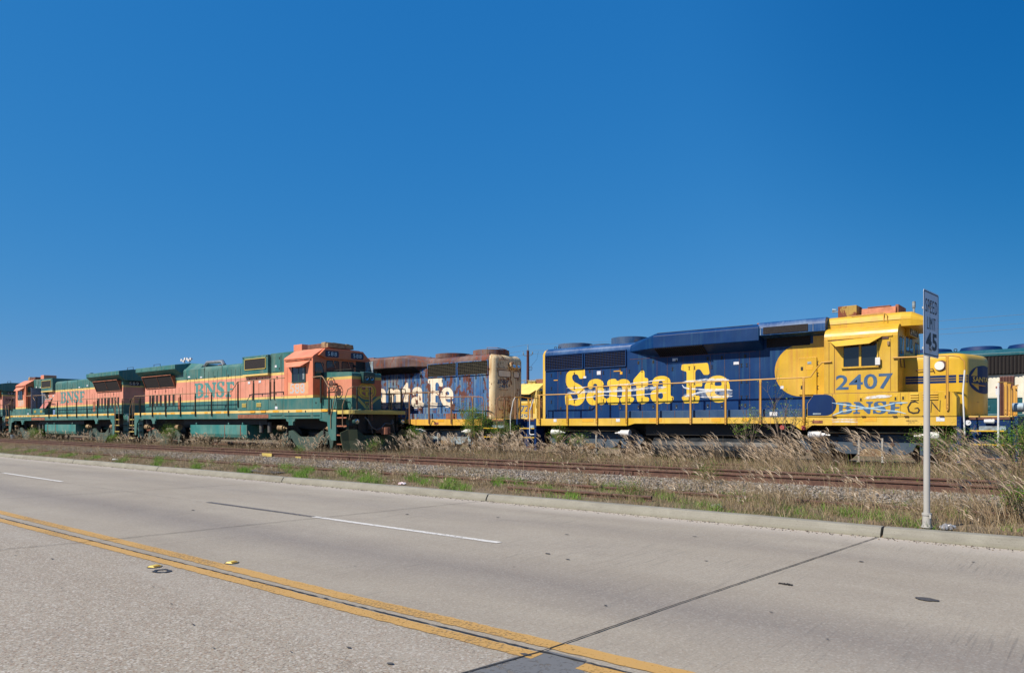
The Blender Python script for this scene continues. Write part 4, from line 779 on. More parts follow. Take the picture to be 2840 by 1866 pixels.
        mb = MB(); mb.box(F+.02, F+.55, 20.98, 21.02, 3.0, 4.38); yb('open_cab_door', mb, M['grey'], bevel=.01)
        mb = MB(); mb.lathe((F, 20.38, 4.16), 'x', [(0,.05),(.06,.05),(.07,.03)], 10); yb('marker_lamp', mb, M['black'])
        mb = MB(); mb.tube([(F,18.42,3.08),(F+.03,18.42,3.1),(F+.03,18.62,3.07)], .010, 6); yb('door_handle', mb, M['tan'])
    else:       # rear face of the cab, seen because the unit faces the other way
        F = X(-28.15)
        mb = MB(); mb.flat([rrect(18.30, 18.70, 3.62, 4.33, .12)], front(F+.004)); wn = yb('cab_rear_window', mb, M['black'])
        mb = MB(); mb.flat([rrect(18.33, 18.67, 3.66, 4.29, .10)], front(F+.008)); mb.build('pane', M['glass'], wn)
        mb = MB(); mb.tube([(F+.02,18.52,4.3),(F+.02,18.5,3.9)], .012, 6); mb.build('wiper', M['emblemr'], wn)
        rail_tube(root, [(F,18.20,3.62),(F+1.2,18.22,3.66),(F+1.35,18.2,3.62),(F+1.95,18.2,3.25)], M['railtan'])
    # roof equipment
    mb = MB(); mb.box(X(-28.85), X(-28.2), 19.15, 20.0, 4.82, 5.20); bl('roof_vent_box', mb, M['bn_cab'], bevel=.015)
    mb = MB(); mb.box(X(-28.1), X(-26.6), 19.0, 20.3, 4.86, 4.90, 0); mb.box(X(-27.55), X(-26.35), 19.0, 19.55, 4.90, 5.10, 1); mb.box(X(-26.5), X(-26.2), 18.98, 19.3, 4.9, 5.14, 0)
    mb.prism([(19.0,4.9),(20.4,4.9),(20.36,5.10),(19.3,5.13),(19.0,5.08)], X(-26.45), X(-26.05), 'x', 0); mb.box(X(-26.5), X(-26.02), 19.95, 20.12, 4.88, 5.12, 0)
    bl('air_conditioner', mb, [M['tan'], M['brown']], bevel=.015)
    # nose
    mb = MB(); P = [(X(-26.0),2.2),(X(-24.08),2.2),(X(-24.08),3.68),(X(-24.14),3.74),(X(-26.0),3.80)]
    mb.loft([[(a, 18.75, b) for a, b in P], [(a, 20.32, b) for a, b in P]])
    if m > 0:
        seam(mb, X(-25.25), 2.85, 3.40, 18.75, 1, .004)
        mb.box(X(-25.05), X(-24.2), 18.74, 18.75, 2.26, 2.60, 0); seam(mb, X(-24.35), 2.3, 2.58, 18.74); seam(mb, X(-25.05), 2.3, 2.6, 18.74)
        for q in (-24.8,-24.45): mb.box(X(q), X(q)+.08, 18.72, 18.745, 2.595, 2.615, 1)
    nose = bl('nose', mb, [M['bn_nose'], M['screen']], bevel=.03)
    xf = X(-24.08)
    if m > 0:
        mb = MB(); mb.flat([[(18.77,2.22),(20.30,2.22),(20.30,3.66),(18.77,3.66)]], front(xf+.003)); nf = mb.build('front_panel', M['bn_nosefront'], nose)
        mb = MB()
        V_ = [(18.77,2.80),(18.95,2.74),(19.15,2.56),(19.35,2.30),(19.43,2.20),(19.9,2.20),(19.98,2.30),(20.18,2.56),(20.38,2.74),(20.53,2.80),(20.53,2.68),(20.40,2.62),(20.22,2.44),(20.03,2.22),(19.30,2.22),(19.10,2.46),(18.95,2.60),(18.77,2.66)]
        yc = 19.53
        mb.flat([[(18.77,2.80),(18.95,2.75),(19.18,2.60),(19.42,2.42),(yc,2.26),(19.66,2.42),(19.9,2.60),(20.12,2.75),(20.30,2.80),(20.30,2.70),(20.16,2.64),(19.96,2.52),(19.75,2.34),(yc+.06,2.20),(yc-.06,2.20),(19.32,2.34),(19.12,2.52),(18.94,2.64),(18.77,2.70)]], front(xf+.006), 0)
        mb.flat([[(yc+.50*math.cos(t*.2618), 2.96+.36*math.sin(t*.2618)) for t in range(24)]], front(xf+.008), 1)
        ring = [[(yc+.44*math.cos(t*.2618), 2.96+.31*math.sin(t*.2618)) for t in range(24)], [(yc+.40*math.cos(t*.2618), 2.96+.28*math.sin(t*.2618)) for t in range(24)]]
        mb.flat(ring, front(xf+.010), 2)
        for a0 in (0, 90, 180, 270):
            q = [(yc+.30*math.cos(R(a0+b)), 2.97+.215*math.sin(R(a0+b))) for b in (14,28,45,62,76)]
            mb.flat([q+[(yc+.07*math.copysign(1, math.cos(R(a0+45))), 2.97+.05*math.copysign(1, math.sin(R(a0+45))))]], front(xf+.010), 2)
        put_text(mb, 'Santa Fe', yc-.20, yc+.20, 2.955, 3.01, front(xf+.012), 3); put_text(mb, 'Railway', yc-.24, yc+.24, 2.66, 2.72, front(xf+.012), 3)
        mb.flat([[(yc-.12,2.52),(yc+.12,2.52),(yc,2.30)]], front(xf+.010), 1); mb.flat([[(yc-.07,2.47),(yc+.07,2.47),(yc,2.36)]], front(xf+.012), 3)
        mb.build('painted_emblem', [M['cream_y'], M['emblem'], M['emblemr'], M['emblemr']], nose)
        mb = MB(); mb.prism([(X(-24.16),3.78),(X(-24.10),3.28),(X(-23.94),3.28),(X(-23.90),3.74)], 19.22, 19.84, 'y'); hb = mb.build('headlight_box', M['dkgreen'], nose, bevel=.012)
        for y in (19.40, 19.67):
            mb = MB(); mb.lathe((X(-23.93), y, 3.50), 'x', [(0,.085),(.02,.085),(.015,.075),(.0,.05),(-.005,.001)], 16); mb.build('headlight', M['lens'], hb, smooth=True)
        mb = MB(); mb.tube([(X(-25.3),18.82,3.76),(X(-25.3),18.82,3.86),(X(-24.2),18.82,3.86),(X(-24.15),20.1,3.84),(X(-24.15),20.1,3.74)], .013, 6); mb.build('nose_grab_rail', M['railbn'], nose, smooth=True)
        # brake wheel
        mb = MB(); c = (X(-25.07), 18.45, 3.25); r = .265
        mb.tube([(c[0]+r*math.cos(t*.2618), c[1], c[2]+r*math.sin(t*.2618)) for t in range(25)], .018, 8)
        for t in range(8): mb.tube([(c[0]+.06*math.cos(t*.7854), c[1]-.01, c[2]+.06*math.sin(t*.7854)), (c[0]+r*math.cos(t*.7854), c[1], c[2]+r*math.sin(t*.7854))], .013, 6)
        mb.lathe(c, 'y', [(-.04,.04),(-.02,.15),(.0,.15),(.02,.05),(.30,.05)], 18); mb.build('brake_wheel', M['brown'], root, smooth=True)
    else:
        mb = MB(); mb.box(X(-24.16), X(-23.9), 19.35, 19.98, 3.28, 3.76); mb.build('headlight_box', M['dkgreen'], nose, bevel=.012)
    # front platform, pilot plow, steps
    mb = MB(); mb.prism([(X(-24.4),18.25),(X(-23.62),18.22),(X(-23.45),18.40),(X(-23.38),19.2),(X(-23.38),20.3),(X(-23.45),21.1),(X(-23.62),21.28),(X(-24.4),21.25)], 1.98, 2.14, 'z'); bl('front_anticlimber', mb, M['cream_y'], bevel=.015)
    mb = MB(); secs = []
    for i in range(13):
        t = i/12; yy = 17.98+3.54*t; e = abs(t-.5)*2; xx = X(-23.75)+m*(.42*(1-e**1.6)-.10*(e > .8)); top = 1.36 if e > .55 else 1.12
        if e > .95: top = 1.22
        secs.append([(xx, yy, top), (xx+m*.04, yy, top), (xx+m*.10, yy, .9), (xx+m*.24, yy, .52), (xx+m*.20, yy, .52), (xx+m*.06, yy, .9)])
    mb.loft(secs); bl('snow_plow', mb, M['olive'], bevel=0)
    mb = MB(); mb.box(X(-24.0), X(-23.7), Y0+.35, Y1-.35, 1.2, 1.98); bl('pilot_plate', mb, M['black'])
    coupler(root, X(-23.75), YC, .42, m); hoses(root, X(-23.55), (19.2, 20.4), 1.7, M['dkgrey'], m)
    for yn, q in ((Y0, 1), (Y1, -1)):
        mb = MB(); mb.box(X(-24.4), X(-23.7), yn+q*.5, yn+q*.55, .8, 2.1); bl('step_well', mb, M['green'])
        for z in (1.84, 1.50, 1.13, .76):
            mb = MB(); mb.box(X(-24.35), X(-23.72), yn+q*.02, yn+q*.45, z-.02, z+.015); mb.box(X(-24.35), X(-23.72), yn, yn+q*.025, z-.03, z+.02, 1); bl('step_tread', mb, [M['black'], M['rustframe']])
        mb = MB(); mb.box(X(-44.0), X(-43.35), yn+q*.5, yn+q*.55, .8, 2.1); bl('step_well', mb, M['green'])
        for z in (1.84, 1.50, 1.13, .76):
            mb = MB(); mb.box(X(-44.0), X(-43.38), yn+q*.02, yn+q*.45, z-.02, z+.015); mb.box(X(-44.0), X(-43.38), yn, yn+q*.025, z-.03, z+.02, 1); bl('step_tread', mb, [M['black'], M['cream_y']])
    # hand rails along the road side
    rm = M['railbn']
    rail_tube(root, [(X(-43.35),Y0,2.0),(X(-43.35),Y0,3.10),(X(-43.28),Y0,3.17),(X(-42.47),Y0,3.17),(X(-32.75),Y0,3.13),(X(-32.56),Y0,3.15),(X(-32.08),Y0,3.56),(X(-31.9),Y0,3.6),(X(-28.12),Y0-.01,3.62)], M['railtan'])
    for s in (-42.47,-40.95,-39.36,-37.69,-36.09,-34.44,-32.85): post(root, X(s), Y0-.03, 1.95, 3.13, rm)
    for s in (-31.93,-30.56,-29.18,-28.85): post(root, X(s), Y0-.04, 2.35 if s < -31 else 2.66, 3.58, rm)
    rail_tube(root, [(X(-43.4),Y0,3.1),(X(-43.6),Y0,2.95),(X(-43.95),Y0,2.45),(X(-43.95),Y0,1.45)], M['railtan'], name='grab_iron')
    rail_tube(root, [(X(-43.36),Y0-.02,3.1),(X(-43.52),Y0-.02,2.6),(X(-43.52),Y0-.02,1.15)], M['railtan'], name='grab_iron')
    rail_tube(root, [(X(-44.1),18.3,3.05),(X(-44.15),19.3,3.08)], M['railtan'], name='end_rail'); rail_tube(root, [(X(-44.15),20.2,3.08),(X(-44.1),21.2,3.05)], M['railtan'], name='end_rail')
    for y in (18.32, 19.3, 20.2, 21.18): post(root, X(-44.13), y, 2.15, 3.05, rm)
    rail_tube(root, [(X(-26.0),Y0-.03,3.56),(X(-25.35),Y0-.03,3.58),(X(-25.22),Y0-.03,3.5),(X(-24.92),Y0-.03,3.16),(X(-24.82),Y0-.03,3.11),(X(-24.42),Y0-.03,3.11),(X(-24.35),Y0-.03,3.0),(X(-24.72),Y0-.03,1.9),(X(-24.72),Y0-.03,1.40)], M['railtan'])
    post(root, X(-25.36), Y0-.05, 2.45, 3.56, rm); post(root, X(-24.80), Y0-.05, 1.95, 3.09, rm)
    for yn, q in ((Y0, 1), (Y1, -1)):
        rail_tube(root, [(X(-23.5),yn+q*1.1,3.10),(X(-23.5),yn+q*.15,3.08),(X(-23.62),yn,2.98),(X(-23.95),yn-q*.02,2.33),(X(-23.95),yn-q*.02,1.55),(X(-23.88),yn,1.45),(X(-23.8),yn+q*.06,1.45)], M['railtan'], name='end_rail')
        post(root, X(-23.5), yn+q*.36, 2.12, 3.08, rm); post(root, X(-23.5), yn+q*1.03, 2.12, 3.08, rm)
        mb = MB(); xx = X(-23.55); yy = yn+q*.33
        mb.lathe((xx, yy, 1.68), 'x', [(-m*.15,.03),(-m*.08,.11),(m*.06,.12),(m*.10,.12)], 16); ob = bl('ditch_light', mb, M['dkgreen'], smooth=True)
        mb = MB(); mb.lathe((xx+m*.09, yy, 1.68), 'x', [(0,.10),(m*.02,.09),(m*.03,.05),(m*.032,.001)], 16); mb.build('lens', M['lens'], ob, smooth=True)
        mb = MB(); mb.tube([(X(-23.62),yn+q*.05,1.75),(X(-23.5),yn+q*.02,2.1),(X(-23.45),yn+q*.08,2.25),(X(-23.42),yn+q*.14,2.1),(X(-23.6),yn+q*.08,1.75)], .012, 6); bl('uncoupling_lever', mb, M['tan'], smooth=True)
    mb = MB()
    for i in range(24): mb.lathe((X(-23.42), 19.27, 3.06-i*.058), 'z', [(0,.012),(.02,.022),(.04,.012)], 6)
    bl('safety_chain', mb, M['rust'])
    mb = MB(); mb.tube([(X(-23.4),18.88,1.86),(X(-23.3),18.95,1.74),(X(-23.25),19.1,1.45),(X(-23.22),19.35,1.33),(X(-23.25),19.62,1.42),(X(-23.3),19.85,1.60),(X(-23.3),20.15,1.58),(X(-23.35),20.35,1.62),(X(-23.4),20.35,1.75)], .028, 8); bl('jumper_cable', mb, M['dkgrey'], smooth=True)
    # lettering
    mb = MB(); a0, a1 = (-37.37, -33.31) if m > 0 else (X(-33.3), X(-33.3)+4.2)
    if m < 0: a0, a1 = -56.46, -52.15
    if m > 0 or number == '589':
        bnsf(mb, a0, a1, 2.92 if m > 0 else 2.99, 3.68 if m > 0 else 3.75, side(18.75-.0045)); bl('side_lettering', mb, M['letgreen'])
        c0, c1 = sorted((X(-27.69), X(-26.57)))
        mb = MB(); mb.flat([[(c0-.15,2.86),(c1+.25,2.86),(c1+.25,3.40),(c0-.15,3.40)]], side(Y0-.003)); bl('faded_number_panel', mb, M['bn_fade'])
        mb = MB(); put_text(mb, number, c0, c1, 2.90, 3.34, side(Y0-.006)); bl('side_numerals', mb, M['letgrey'])
    if m < 0:
        xr = X(-43.2)
        mb = MB(); mb.box(xr-.0, xr+.03, 19.1, 19.75, 3.92, 4.20); nb = bl('rear_number_board', mb, M['navy'])
        mb = MB(); put_text(mb, number, 19.1, 19.65, 3.96, 4.15, front(xr+.034), 0, 0., 1.2); mb.build('numerals', M['letwhite'], nb)
        mb = MB(); mb.box(xr, xr+.1, 20.0, 20.5, 3.6, 4.25); bl('rear_headlight_box', mb, M['navy'], bevel=.01)
        mb = MB(); mb.lathe((xr+.1, 19.95, 4.35), 'x', [(0,.08),(.03,.07)], 12); bl('rear_lamp', mb, M['lens'])
        if number == '592':
            mb = MB(); put_text(mb, '592', 18.95, 19.55, 3.42, 3.62, front(xr+.006)); bl('rear_numerals', mb, M['letdark'])
        coupler(root, X(-44.1), YC, .42, -m); hoses(root, X(-44.15), (19.0, 20.4), 1.7, M['dkgrey'], -m)
        mb = MB(); mb.tube([(X(-44.1),18.5,2.0),(X(-44.2),18.55,2.2),(X(-44.3),18.6,2.0),(X(-44.25),18.6,1.7)], .015, 6); bl('uncoupling_lever', mb, M['stick'], smooth=True)
    else:
        coupler(root, X(-44.1), YC, .42, -1)
    return root
M['bn_fade'] = simple('number_patch_faded_orange', (.74,.30,.15), .6, 0, .25, 4, (.72,.36,.17))
G1 = 'orange and green locomotives coupled in a line'
L588 = make_bn(-43.2, 1, 1.0, 'orange and green locomotive numbered 588 with its nose toward the middle', '588', True, G1)
L589 = make_bn(-46.2, -1, 1.03, 'orange and green locomotive numbered 589 with an open side door', '589', True, G1)
L592 = make_bn(-69.1, -1, 1.03, 'orange and green locomotive numbered 592 cut off by the left picture edge', '592', True, G1)
mb = MB()
pp = [(-60.1,18.35,2.28),(-58.95,18.35,2.28),(-58.05,18.72,3.34),(-59.2,18.72,3.34)]
mb.add(pp+[(a, b+.06, c) for a, b, c in pp], [(0,1,2,3),(4,5,6,7),(0,1,5,4),(1,2,6,5),(2,3,7,6),(3,0,4,7)])
lp = mb.build('loose_door_panel', M['pinkp'] if 'pinkp' in M else simple('faded_pink_panel', (.52,.18,.15), .6, 0, .2), bevel=.005); tag(lp, 'faded pink hood door panel leaning against the side of the left locomotive', 'door panel')
mb = MB(); mb.box(-58.25,-57.95,18.70,18.76,3.33,3.42); mb.box(-59.2,-58.0,18.68,18.70,3.33,3.38); mb.build('foam_edge', M['foam'], lp)
mb = MB(); mb.box(-60.25,-60.2,18.10,18.70,2.3,4.18); mb.box(-60.2,-59.25,18.70,18.73,2.3,4.18); mb.build('open_side_door', simple('grey_inner_door', (.16,.19,.25), .6, 0, .3), L589)
mb = MB(); mb.box(-59.22,-58.75,18.725,18.74,2.35,4.15); mb.build('door_opening', M['black'], L589)
mb = MB(); mb.tube([(-36.9,19.1,4.62),(-36.7,19.15,4.82),(-35.3,19.2,4.80),(-35.1,19.2,4.6)], .10, 7); 
o = mb.build('crumpled_foil_cover', M['silver'], smooth=True); tag(o, 'crumpled silver foil cover lying on the roof of the locomotive numbered 588', 'foil cover')
mb = MB(); mb.lathe((-51.6,19.0,4.72), 'x', [(-.02,.22),(.1,.12),(.45,.07)], 14); mb.build('air_horn', M['dkgreen'], L589, smooth=True)
def glyph_string(mb, dx, dz, y, kx=1., kz=1., z0=2.3, m=0, only=None):
    for i, (g, px) in enumerate(SANTA_POS):
        mb.flat(SANTA_GLYPHS[g], lambda a, b: (dx+(px+a+16.31)*kx, y, z0+dz+(b-2.30)*kz), m)
def ribbon(mb, pts, w, y, m=0, seed=1):
    rr = random.Random(seed); P = []
    for i in range(len(pts)-1):
        a, b = pts[i], pts[i+1]; k = max(1, int(abs(b[0]-a[0])/.06)+1)
        for q in range(k): t = q/k; P.append((a[0]+(b[0]-a[0])*t, a[1]+(b[1]-a[1])*t))
    P.append(pts[-1]); vs = []
    for i, p in enumerate(P):
        c = P[min(i+1, len(P)-1)]; d = P[max(i-1, 0)]; v = Vector((c[0]-d[0], c[1]-d[1])).normalized(); e = min(1, .35+min(i, len(P)-1-i)*.25)
        a = w*e*rr.uniform(.47,.52); vs += [(p[0]-v.y*a, y, p[1]+v.x*a), (p[0]+v.y*a, y, p[1]-v.x*a)]
    mb.add(vs, [(2*i, 2*i+1, 2*i+3, 2*i+2) for i in range(len(P)-1)], m)

def make_sf(x0, m, label, grp, T):
    """four axle hood unit: u = 0 at the long hood end, cab about u = 11-13"""
    YN, YF, YC, HN, HF = 22.45, 25.55, 24.0, 22.98, 25.02
    X = lambda u: x0+m*u
    root = thing('diesel_locomotive', (X(7.8), YC, 0), label, 'locomotive', grp)
    bl = lambda nm, mb, mt, **kw: mb.build(nm, mt, root, **kw)
    hoodm, roofm, sillm, cabm, railm, endm, trm = T['hood'], T['roof'], T['sill'], T['cab'], T['rail'], T['end'], T['truck']
    # side sill with its dips
    mb = MB()
    prof = [(-.05,1.785),(-.05,1.52),(4.05,1.52),(4.35,1.60),(9.8,1.60),(10.08,1.41),(10.24,1.41),(10.4,1.545),(14.15,1.545),(14.15,1.80)]
    for y0, y1 in ((YN, YN+.06), (YF-.06, YF)): mb.prism([(X(a), b) for a, b in prof], y0, y1, 'y')
    for u in (1.5, 3.4, 5.5, 7.4, 11.5, 13.0): mb.box(X(u), X(u)+.006, YN-.002, YN, 1.56, 1.78, 1)
    bl('side_sill', mb, [sillm, M['rust']], bevel=.008)
    mb = MB(); mb.box(X(-1.15), X(15.45), HN-.0, HF, 1.70, 1.775); mb.box(X(-.05), X(14.15), YN+.06, YF-.06, 1.72, 1.78); bl('walkway', mb, T['deck'], bevel=.008)
    mb = MB(); mb.box(X(-1.0), X(15.3), 23.5, 24.5, 1.05, 1.7); mb.box(X(4.6), X(9.8), YN+.35, YF-.35, 1.2, 1.6); bl('underframe', mb, M['black'])
    # long hood with rounded shoulders
    def hsec(u, r=.25, top=4.56, inset=0):
        return [(X(u), y, z) for y, z in [(HN+inset,1.78),(HN+inset,top-r)]+arc(HN+r+inset, top-r, r, 180, 90, 5)+arc(HF-r-inset, top-r, r, 90, 0, 5)+[(HF-inset,top-r),(HF-inset,1.78)]]
    mb = MB(); mb.loft([hsec(0), hsec(10.76)]); y = HN
    for u in T['seams']: seam(mb, X(u), 2.08, 3.70 if u < 3.8 else 3.92, y, 1, .005)
    mb.box(X(3.84), X(8.5), y-.006, y+.002, 3.925, 3.937, 1); seam(mb, X(8.63), 1.8, 4.3, y, 1, .008)
    for u in T['latches']:
        latch(mb, X(u), 2.2, y, 2, 3); latch(mb, X(u), 3.58 if u < 3.8 else 3.80, y, 2)
    for u in T['hinges']:
        for z in (2.45, 2.98, 3.5): hinge(mb, X(u), z, y, 2)
    hood = bl('long_hood', mb, [hoodm, M['brown'], M['black'], M['grey']])
    mb = MB()
    r = .252; prf = [(HN-.004,4.24),(HN-.004,4.31)]+arc(HN+r-.004, 4.56-.25+.004, r, 180, 90, 5)+arc(HF-r+.004, 4.56-.25+.004, r, 90, 0, 5)+[(HF+.004,4.31),(HF+.004,4.24)]
    inn = [(HF-.1,4.24),(HF-.3,4.45),(HN+.3,4.45),(HN+.1,4.24)]
    mb.prism(prf+inn, X(-.01), X(4.0)); bl('hood_roof', mb, roofm)
    # hood end with rounded vertical corners
    R2 = .25
    P = [(X(0)-m*R2*math.cos(R(90*i/5)), HN+R2-R2*math.sin(R(90*i/5))) for i in range(5, -1, -1)]
    P2 = [(a, 48-b) for a, b in reversed(P)]
    mb = MB(); mb.loft([[(a, b, 1.775) for a, b in P+P2], [(a, b, 4.33) for a, b in P+P2], [(X(.0)+(a-X(.0))*.78, YC+(b-YC)*.96, 4.47) for a, b in P+P2], [(X(.05)+(a-X(.05))*.4, YC+(b-YC)*.86, 4.55) for a, b in P+P2]])
    he = bl('hood_end', mb, endm, smooth=True)
    if T['endshow']:
        xe = X(-.254); mb = MB()
        for (a, b) in ((23.28, 24.14), (24.30, 24.72)):
            mb.flat([rrect(a, b, 3.58, 3.90, .10), rrect(a+.03, b-.03, 3.61, 3.87, .08)], front(xe+.004))
        mb.build('number_light_frame', M['brown'], he)
        mb = MB()
        mb.flat([rrect(23.315, 24.105, 3.615, 3.865, .08)], front(xe+.002)); mb.flat([rrect(24.335, 24.685, 3.615, 3.865, .08)], front(xe+.002)); mb.build('number_light_glass', M['letcream'], he)
        mb = MB(); mb.prism([(y_, z_) for y_, z_ in rrect(23.98, 24.62, 3.98, 4.25, .1)], X(-.2), X(-.42)); hb = mb.build('headlight_box', M['rwhite'], he, bevel=.01)
        for yy in (24.14, 24.45):
            mb = MB(); mb.lathe((X(-.425), yy, 4.115), 'x', [(0,.10),(.02,.10),(.015,.08),(-.0,.04),(-.005,.001)], 16); mb.build('headlight', M['lens'], hb, smooth=True)
        mb = MB(); bnsf(mb, 23.24, 23.98, 3.30, 3.46, front(xe+.005)); put_text(mb, '2469', 23.32, 23.92, 3.12, 3.27, front(xe+.005)); mb.build('end_lettering', M['letblue'], he)
        for z in (4.38, 4.0, 3.52, 3.08, 2.62, 2.2):
            mb = MB(); mb.tube([(xe,23.36,z),(xe+.06,23.36,z-.04),(xe+.06,23.86,z-.04),(xe,23.86,z)], .011, 6); mb.build('ladder_rung', M['rrail'], he, smooth=True)
        mb = MB(); mb.tube([(X(.3),23.2,4.55),(X(.3),23.2,4.86),(X(-.2),23.3,4.82),(X(-.2),23.9,4.78),(X(-.12),24.2,4.60)], .016, 6); mb.build('roof_grab_rail', M['rrail'], he, smooth=True)
        mb = MB(); mb.box(X(.02), X(.3), 24.1, 24.35, 4.45, 4.72); mb.build('bell_bracket', M['tan'], he, bevel=.01)
    # radiator grilles
    for a, b in ((.03,1.81), (1.89,3.70)):
        mb = MB(); mb.box(X(a), X(b), y-.012, y+.03, 3.70, 4.275); g = bl('radiator_grille', mb, M['screen'])
        mb = MB()
        for i in range(9): z = 3.74+.062*i; mb.box(X(a), X(b), y-.045, y-.030, z-.006, z+.006)
        n_ = 15
        for i in range(n_+1): u = a+(b-a)*i/n_; mb.box(X(u)-.005, X(u)+.005, y-.030, y-.018, 3.70, 4.275)
        mb.build('grille_bars', T['bars'], g)
        mb = MB(); mb.box(X(a), X(b), y-.05, y, 4.265, 4.30); mb.box(X(a), X(b), y-.05, y, 3.68, 3.71); mb.box(X(a)-.015, X(a)+.02, y-.05, y, 3.68, 4.3); mb.box(X(b)-.02, X(b)+.015, y-.05, y, 3.68, 4.3)
        mb.build('grille_frame', hoodm, g, bevel=.005)
    # roof fans
    for uc, rr_, h in T['fans']:
        mb = MB(); mb.lathe((X(uc), YC, 4.5), 'z', [(0,rr_*.95),(.06,rr_*.95),(.08,rr_),(h,rr_),(h+.01,rr_*.93),(h-.04,rr_*.9),(h-.05,.15),(h,.13),(h,.001)], 36)
        fn = bl('roof_fan', mb, T['fan'], smooth=True)
        mb = MB()
        for i in range(12): t = i*.5236; mb.tube([(X(uc)+.1*math.cos(t), YC+.1*math.sin(t), 4.5+h), (X(uc)+rr_*.93*math.cos(t), YC+rr_*.93*math.sin(t), 4.5+h)], .01, 4)
        mb.build('fan_guard', M['brown'], fn)
    for u in (.25, .42, 3.9): 
        mb = MB(); mb.tube([(X(u)+.05*math.cos(t*.7), HN+.35, 4.62+.05*math.sin(t*.7)) for t in range(10)], .012, 5); bl('lifting_eye', mb, M['black'])
    # flared dynamic brake / turbo bulge
    full = [(22.98,3.95),(22.56,4.20),(22.52,4.22),(22.52,4.64),(22.62,4.72),(23.0,4.80),(25.0,4.80),(25.38,4.72),(25.48,4.64),(25.48,4.22),(25.44,4.20),(25.02,3.95)]
    beg = [(22.975,4.20),(22.972,4.22),(22.972,4.24),(22.972,4.30),(23.0,4.42),(23.25,4.565),(24.75,4.565),(25.0,4.42),(25.028,4.30),(25.028,4.24),(25.028,4.22),(25.025,4.20)]
    a1, a2, a3 = T['bulge']
    mb = MB(); mb.loft([[(X(a1), p, q) for p, q in beg], [(X(a2), p, q) for p, q in full], [(X(a3), p, q) for p, q in full]])
    if T['bulge_end']: mb.loft([[(X(a3), p, q) for p, q in full], [(X(a3+1.4), p, q) for p, q in beg]])
    bu = bl('roof_bulge', mb, roofm if T['endshow'] else M['blue'], bevel=.02)
    mb = MB()
    b0, b1 = T['slots']; k = 0; u = b0
    while u < b1: mb.prism([(22.965,3.965),(22.50,4.215),(22.50,4.19),(22.94,3.94)], X(u), X(u+.035)); u += .075
    mb.build('air_slots', M['screen'], bu)
    mb = MB(); mb.tube([(X(a2),22.78,4.762),(X(a3-.3),22.78,4.762)], .010, 5); bl('roof_conduit', mb, M['black'])
    # intake section between the bulge and the cab
    up = [(22.56,4.37),(22.56,4.60)]+arc(22.76,4.60,.20,180,90,4)+arc(25.24,4.60,.20,90,0,4)+[(25.44,4.60),(25.44,4.37),(25.02,4.30),(22.98,4.30)]
    mb = MB(); mb.prism(up, X(8.72), X(10.76)); 
    for u in (8.8, 10.4): mb.box(X(u), X(u)+.02, 22.553, 22.57, 4.38, 4.62, 1)
    ih = bl('intake_hood', mb, [roofm if T['endshow'] else M['blue_roof'], M['grey']], bevel=.01)
    mb = MB(); mb.box(X(8.9), X(10.26), 22.54, 22.565, 4.41, 4.62); mb.build('intake_filter', M['screen'], ih)
    mb = MB(); mb.box(X(8.86), X(10.20), 22.955, 22.985, 4.02, 4.36); bl('intake_opening', mb, M['screen'])
    mb = MB(); mb.box(X(8.3), X(8.75), 23.6, 24.4, 4.8, 4.92); bl('exhaust_stack', mb, M['rust'], bevel=.01)
    # low boxes along the walkway
    mb = MB(); mb.box(X(3.66 if m > 0 else .3), X(10.2), 22.56, 22.985, 1.78, 2.04)
    for u in (4.6,5.85,7.1,8.35,9.6): mb.box(X(u)-.008, X(u)+.008, 22.552, 22.56, 1.80, 2.04, 1)
    bl('walkway_box', mb, [T['ledge'], M['brown']], bevel=.012)
    # trucks and tank
    for u in (2.35, 12.0): truck(root, X(u), 22.62, 25.38, .40, (trm, T['cyl'], M['dkgrey'] if T['endshow'] else M['rustdk']), 'a')
    mb = MB(); P = [(22.62+.42-.42*math.cos(R(a)), .72+.42*math.sin(R(a))) for a in (0,20,40,60,80)]+[(24.96+.42*math.cos(R(a)), .72+.42*math.sin(R(a))) for a in (80,60,40,20,0)]+[(25.3,.5),(22.7,.5)]
    mb.prism(P, X(4.9), X(9.35)); bl('fuel_tank', mb, M['tankblack'], bevel=.015)
    mb = MB(); mb.lathe((X(9.5), 22.55, 1.48), 'y', [(-.05,.001),(-.05,.07),(.05,.08)], 14); mb.lathe((X(10.17), 22.42, 1.46), 'y', [(-.05,.001),(-.04,.05),(.02,.07)], 14)
    bl('fuel_filler', mb, M['redcap'])
    # cab
    cs = [(YN,1.80),(YN,4.08)]+arc(YN+.36,4.08,.36,180,110,5)+[(22.80,4.43),(22.80,4.56)]+arc(23.05,4.54,.25,180,95,4)+[(24.95,4.80)]+arc(24.95,4.54,.25,85,0,4)+[(25.2,4.56),(25.2,4.43)]+arc(YF-.36,4.08,.36,70,0,5)+[(YF,4.08),(YF,1.80)]
    mb = MB(); mb.prism(cs, X(10.76), X(12.73))
    seam(mb, X(10.9), 2.5, 4.0, YN); seam(mb, X(11.05), 2.5, 4.0, YN); seam(mb, X(12.55), 2.52, 4.0, YN, 1, .004); mb.box(X(10.76), X(12.73), YN-.006, YN, 2.475, 2.487, 1)
    mb.box(X(10.86), X(12.6), YN-.03, YN, 4.06, 4.095, 0); mb.box(X(10.95), X(12.5), YN-.02, YN, 3.99, 4.06, 1)
    cab = bl('cab', mb, [cabm, M['brown']], bevel=.012)
    cb = lambda nm, mb, mt, **kw: mb.build(nm, mt, cab, **kw)
    mb = MB(); upf = [(22.80,4.36),(22.80,4.56)]+arc(23.05,4.54,.25,180,95,4)+[(24.95,4.80)]+arc(24.95,4.54,.25,85,0,4)+[(25.2,4.56),(25.2,4.36)]
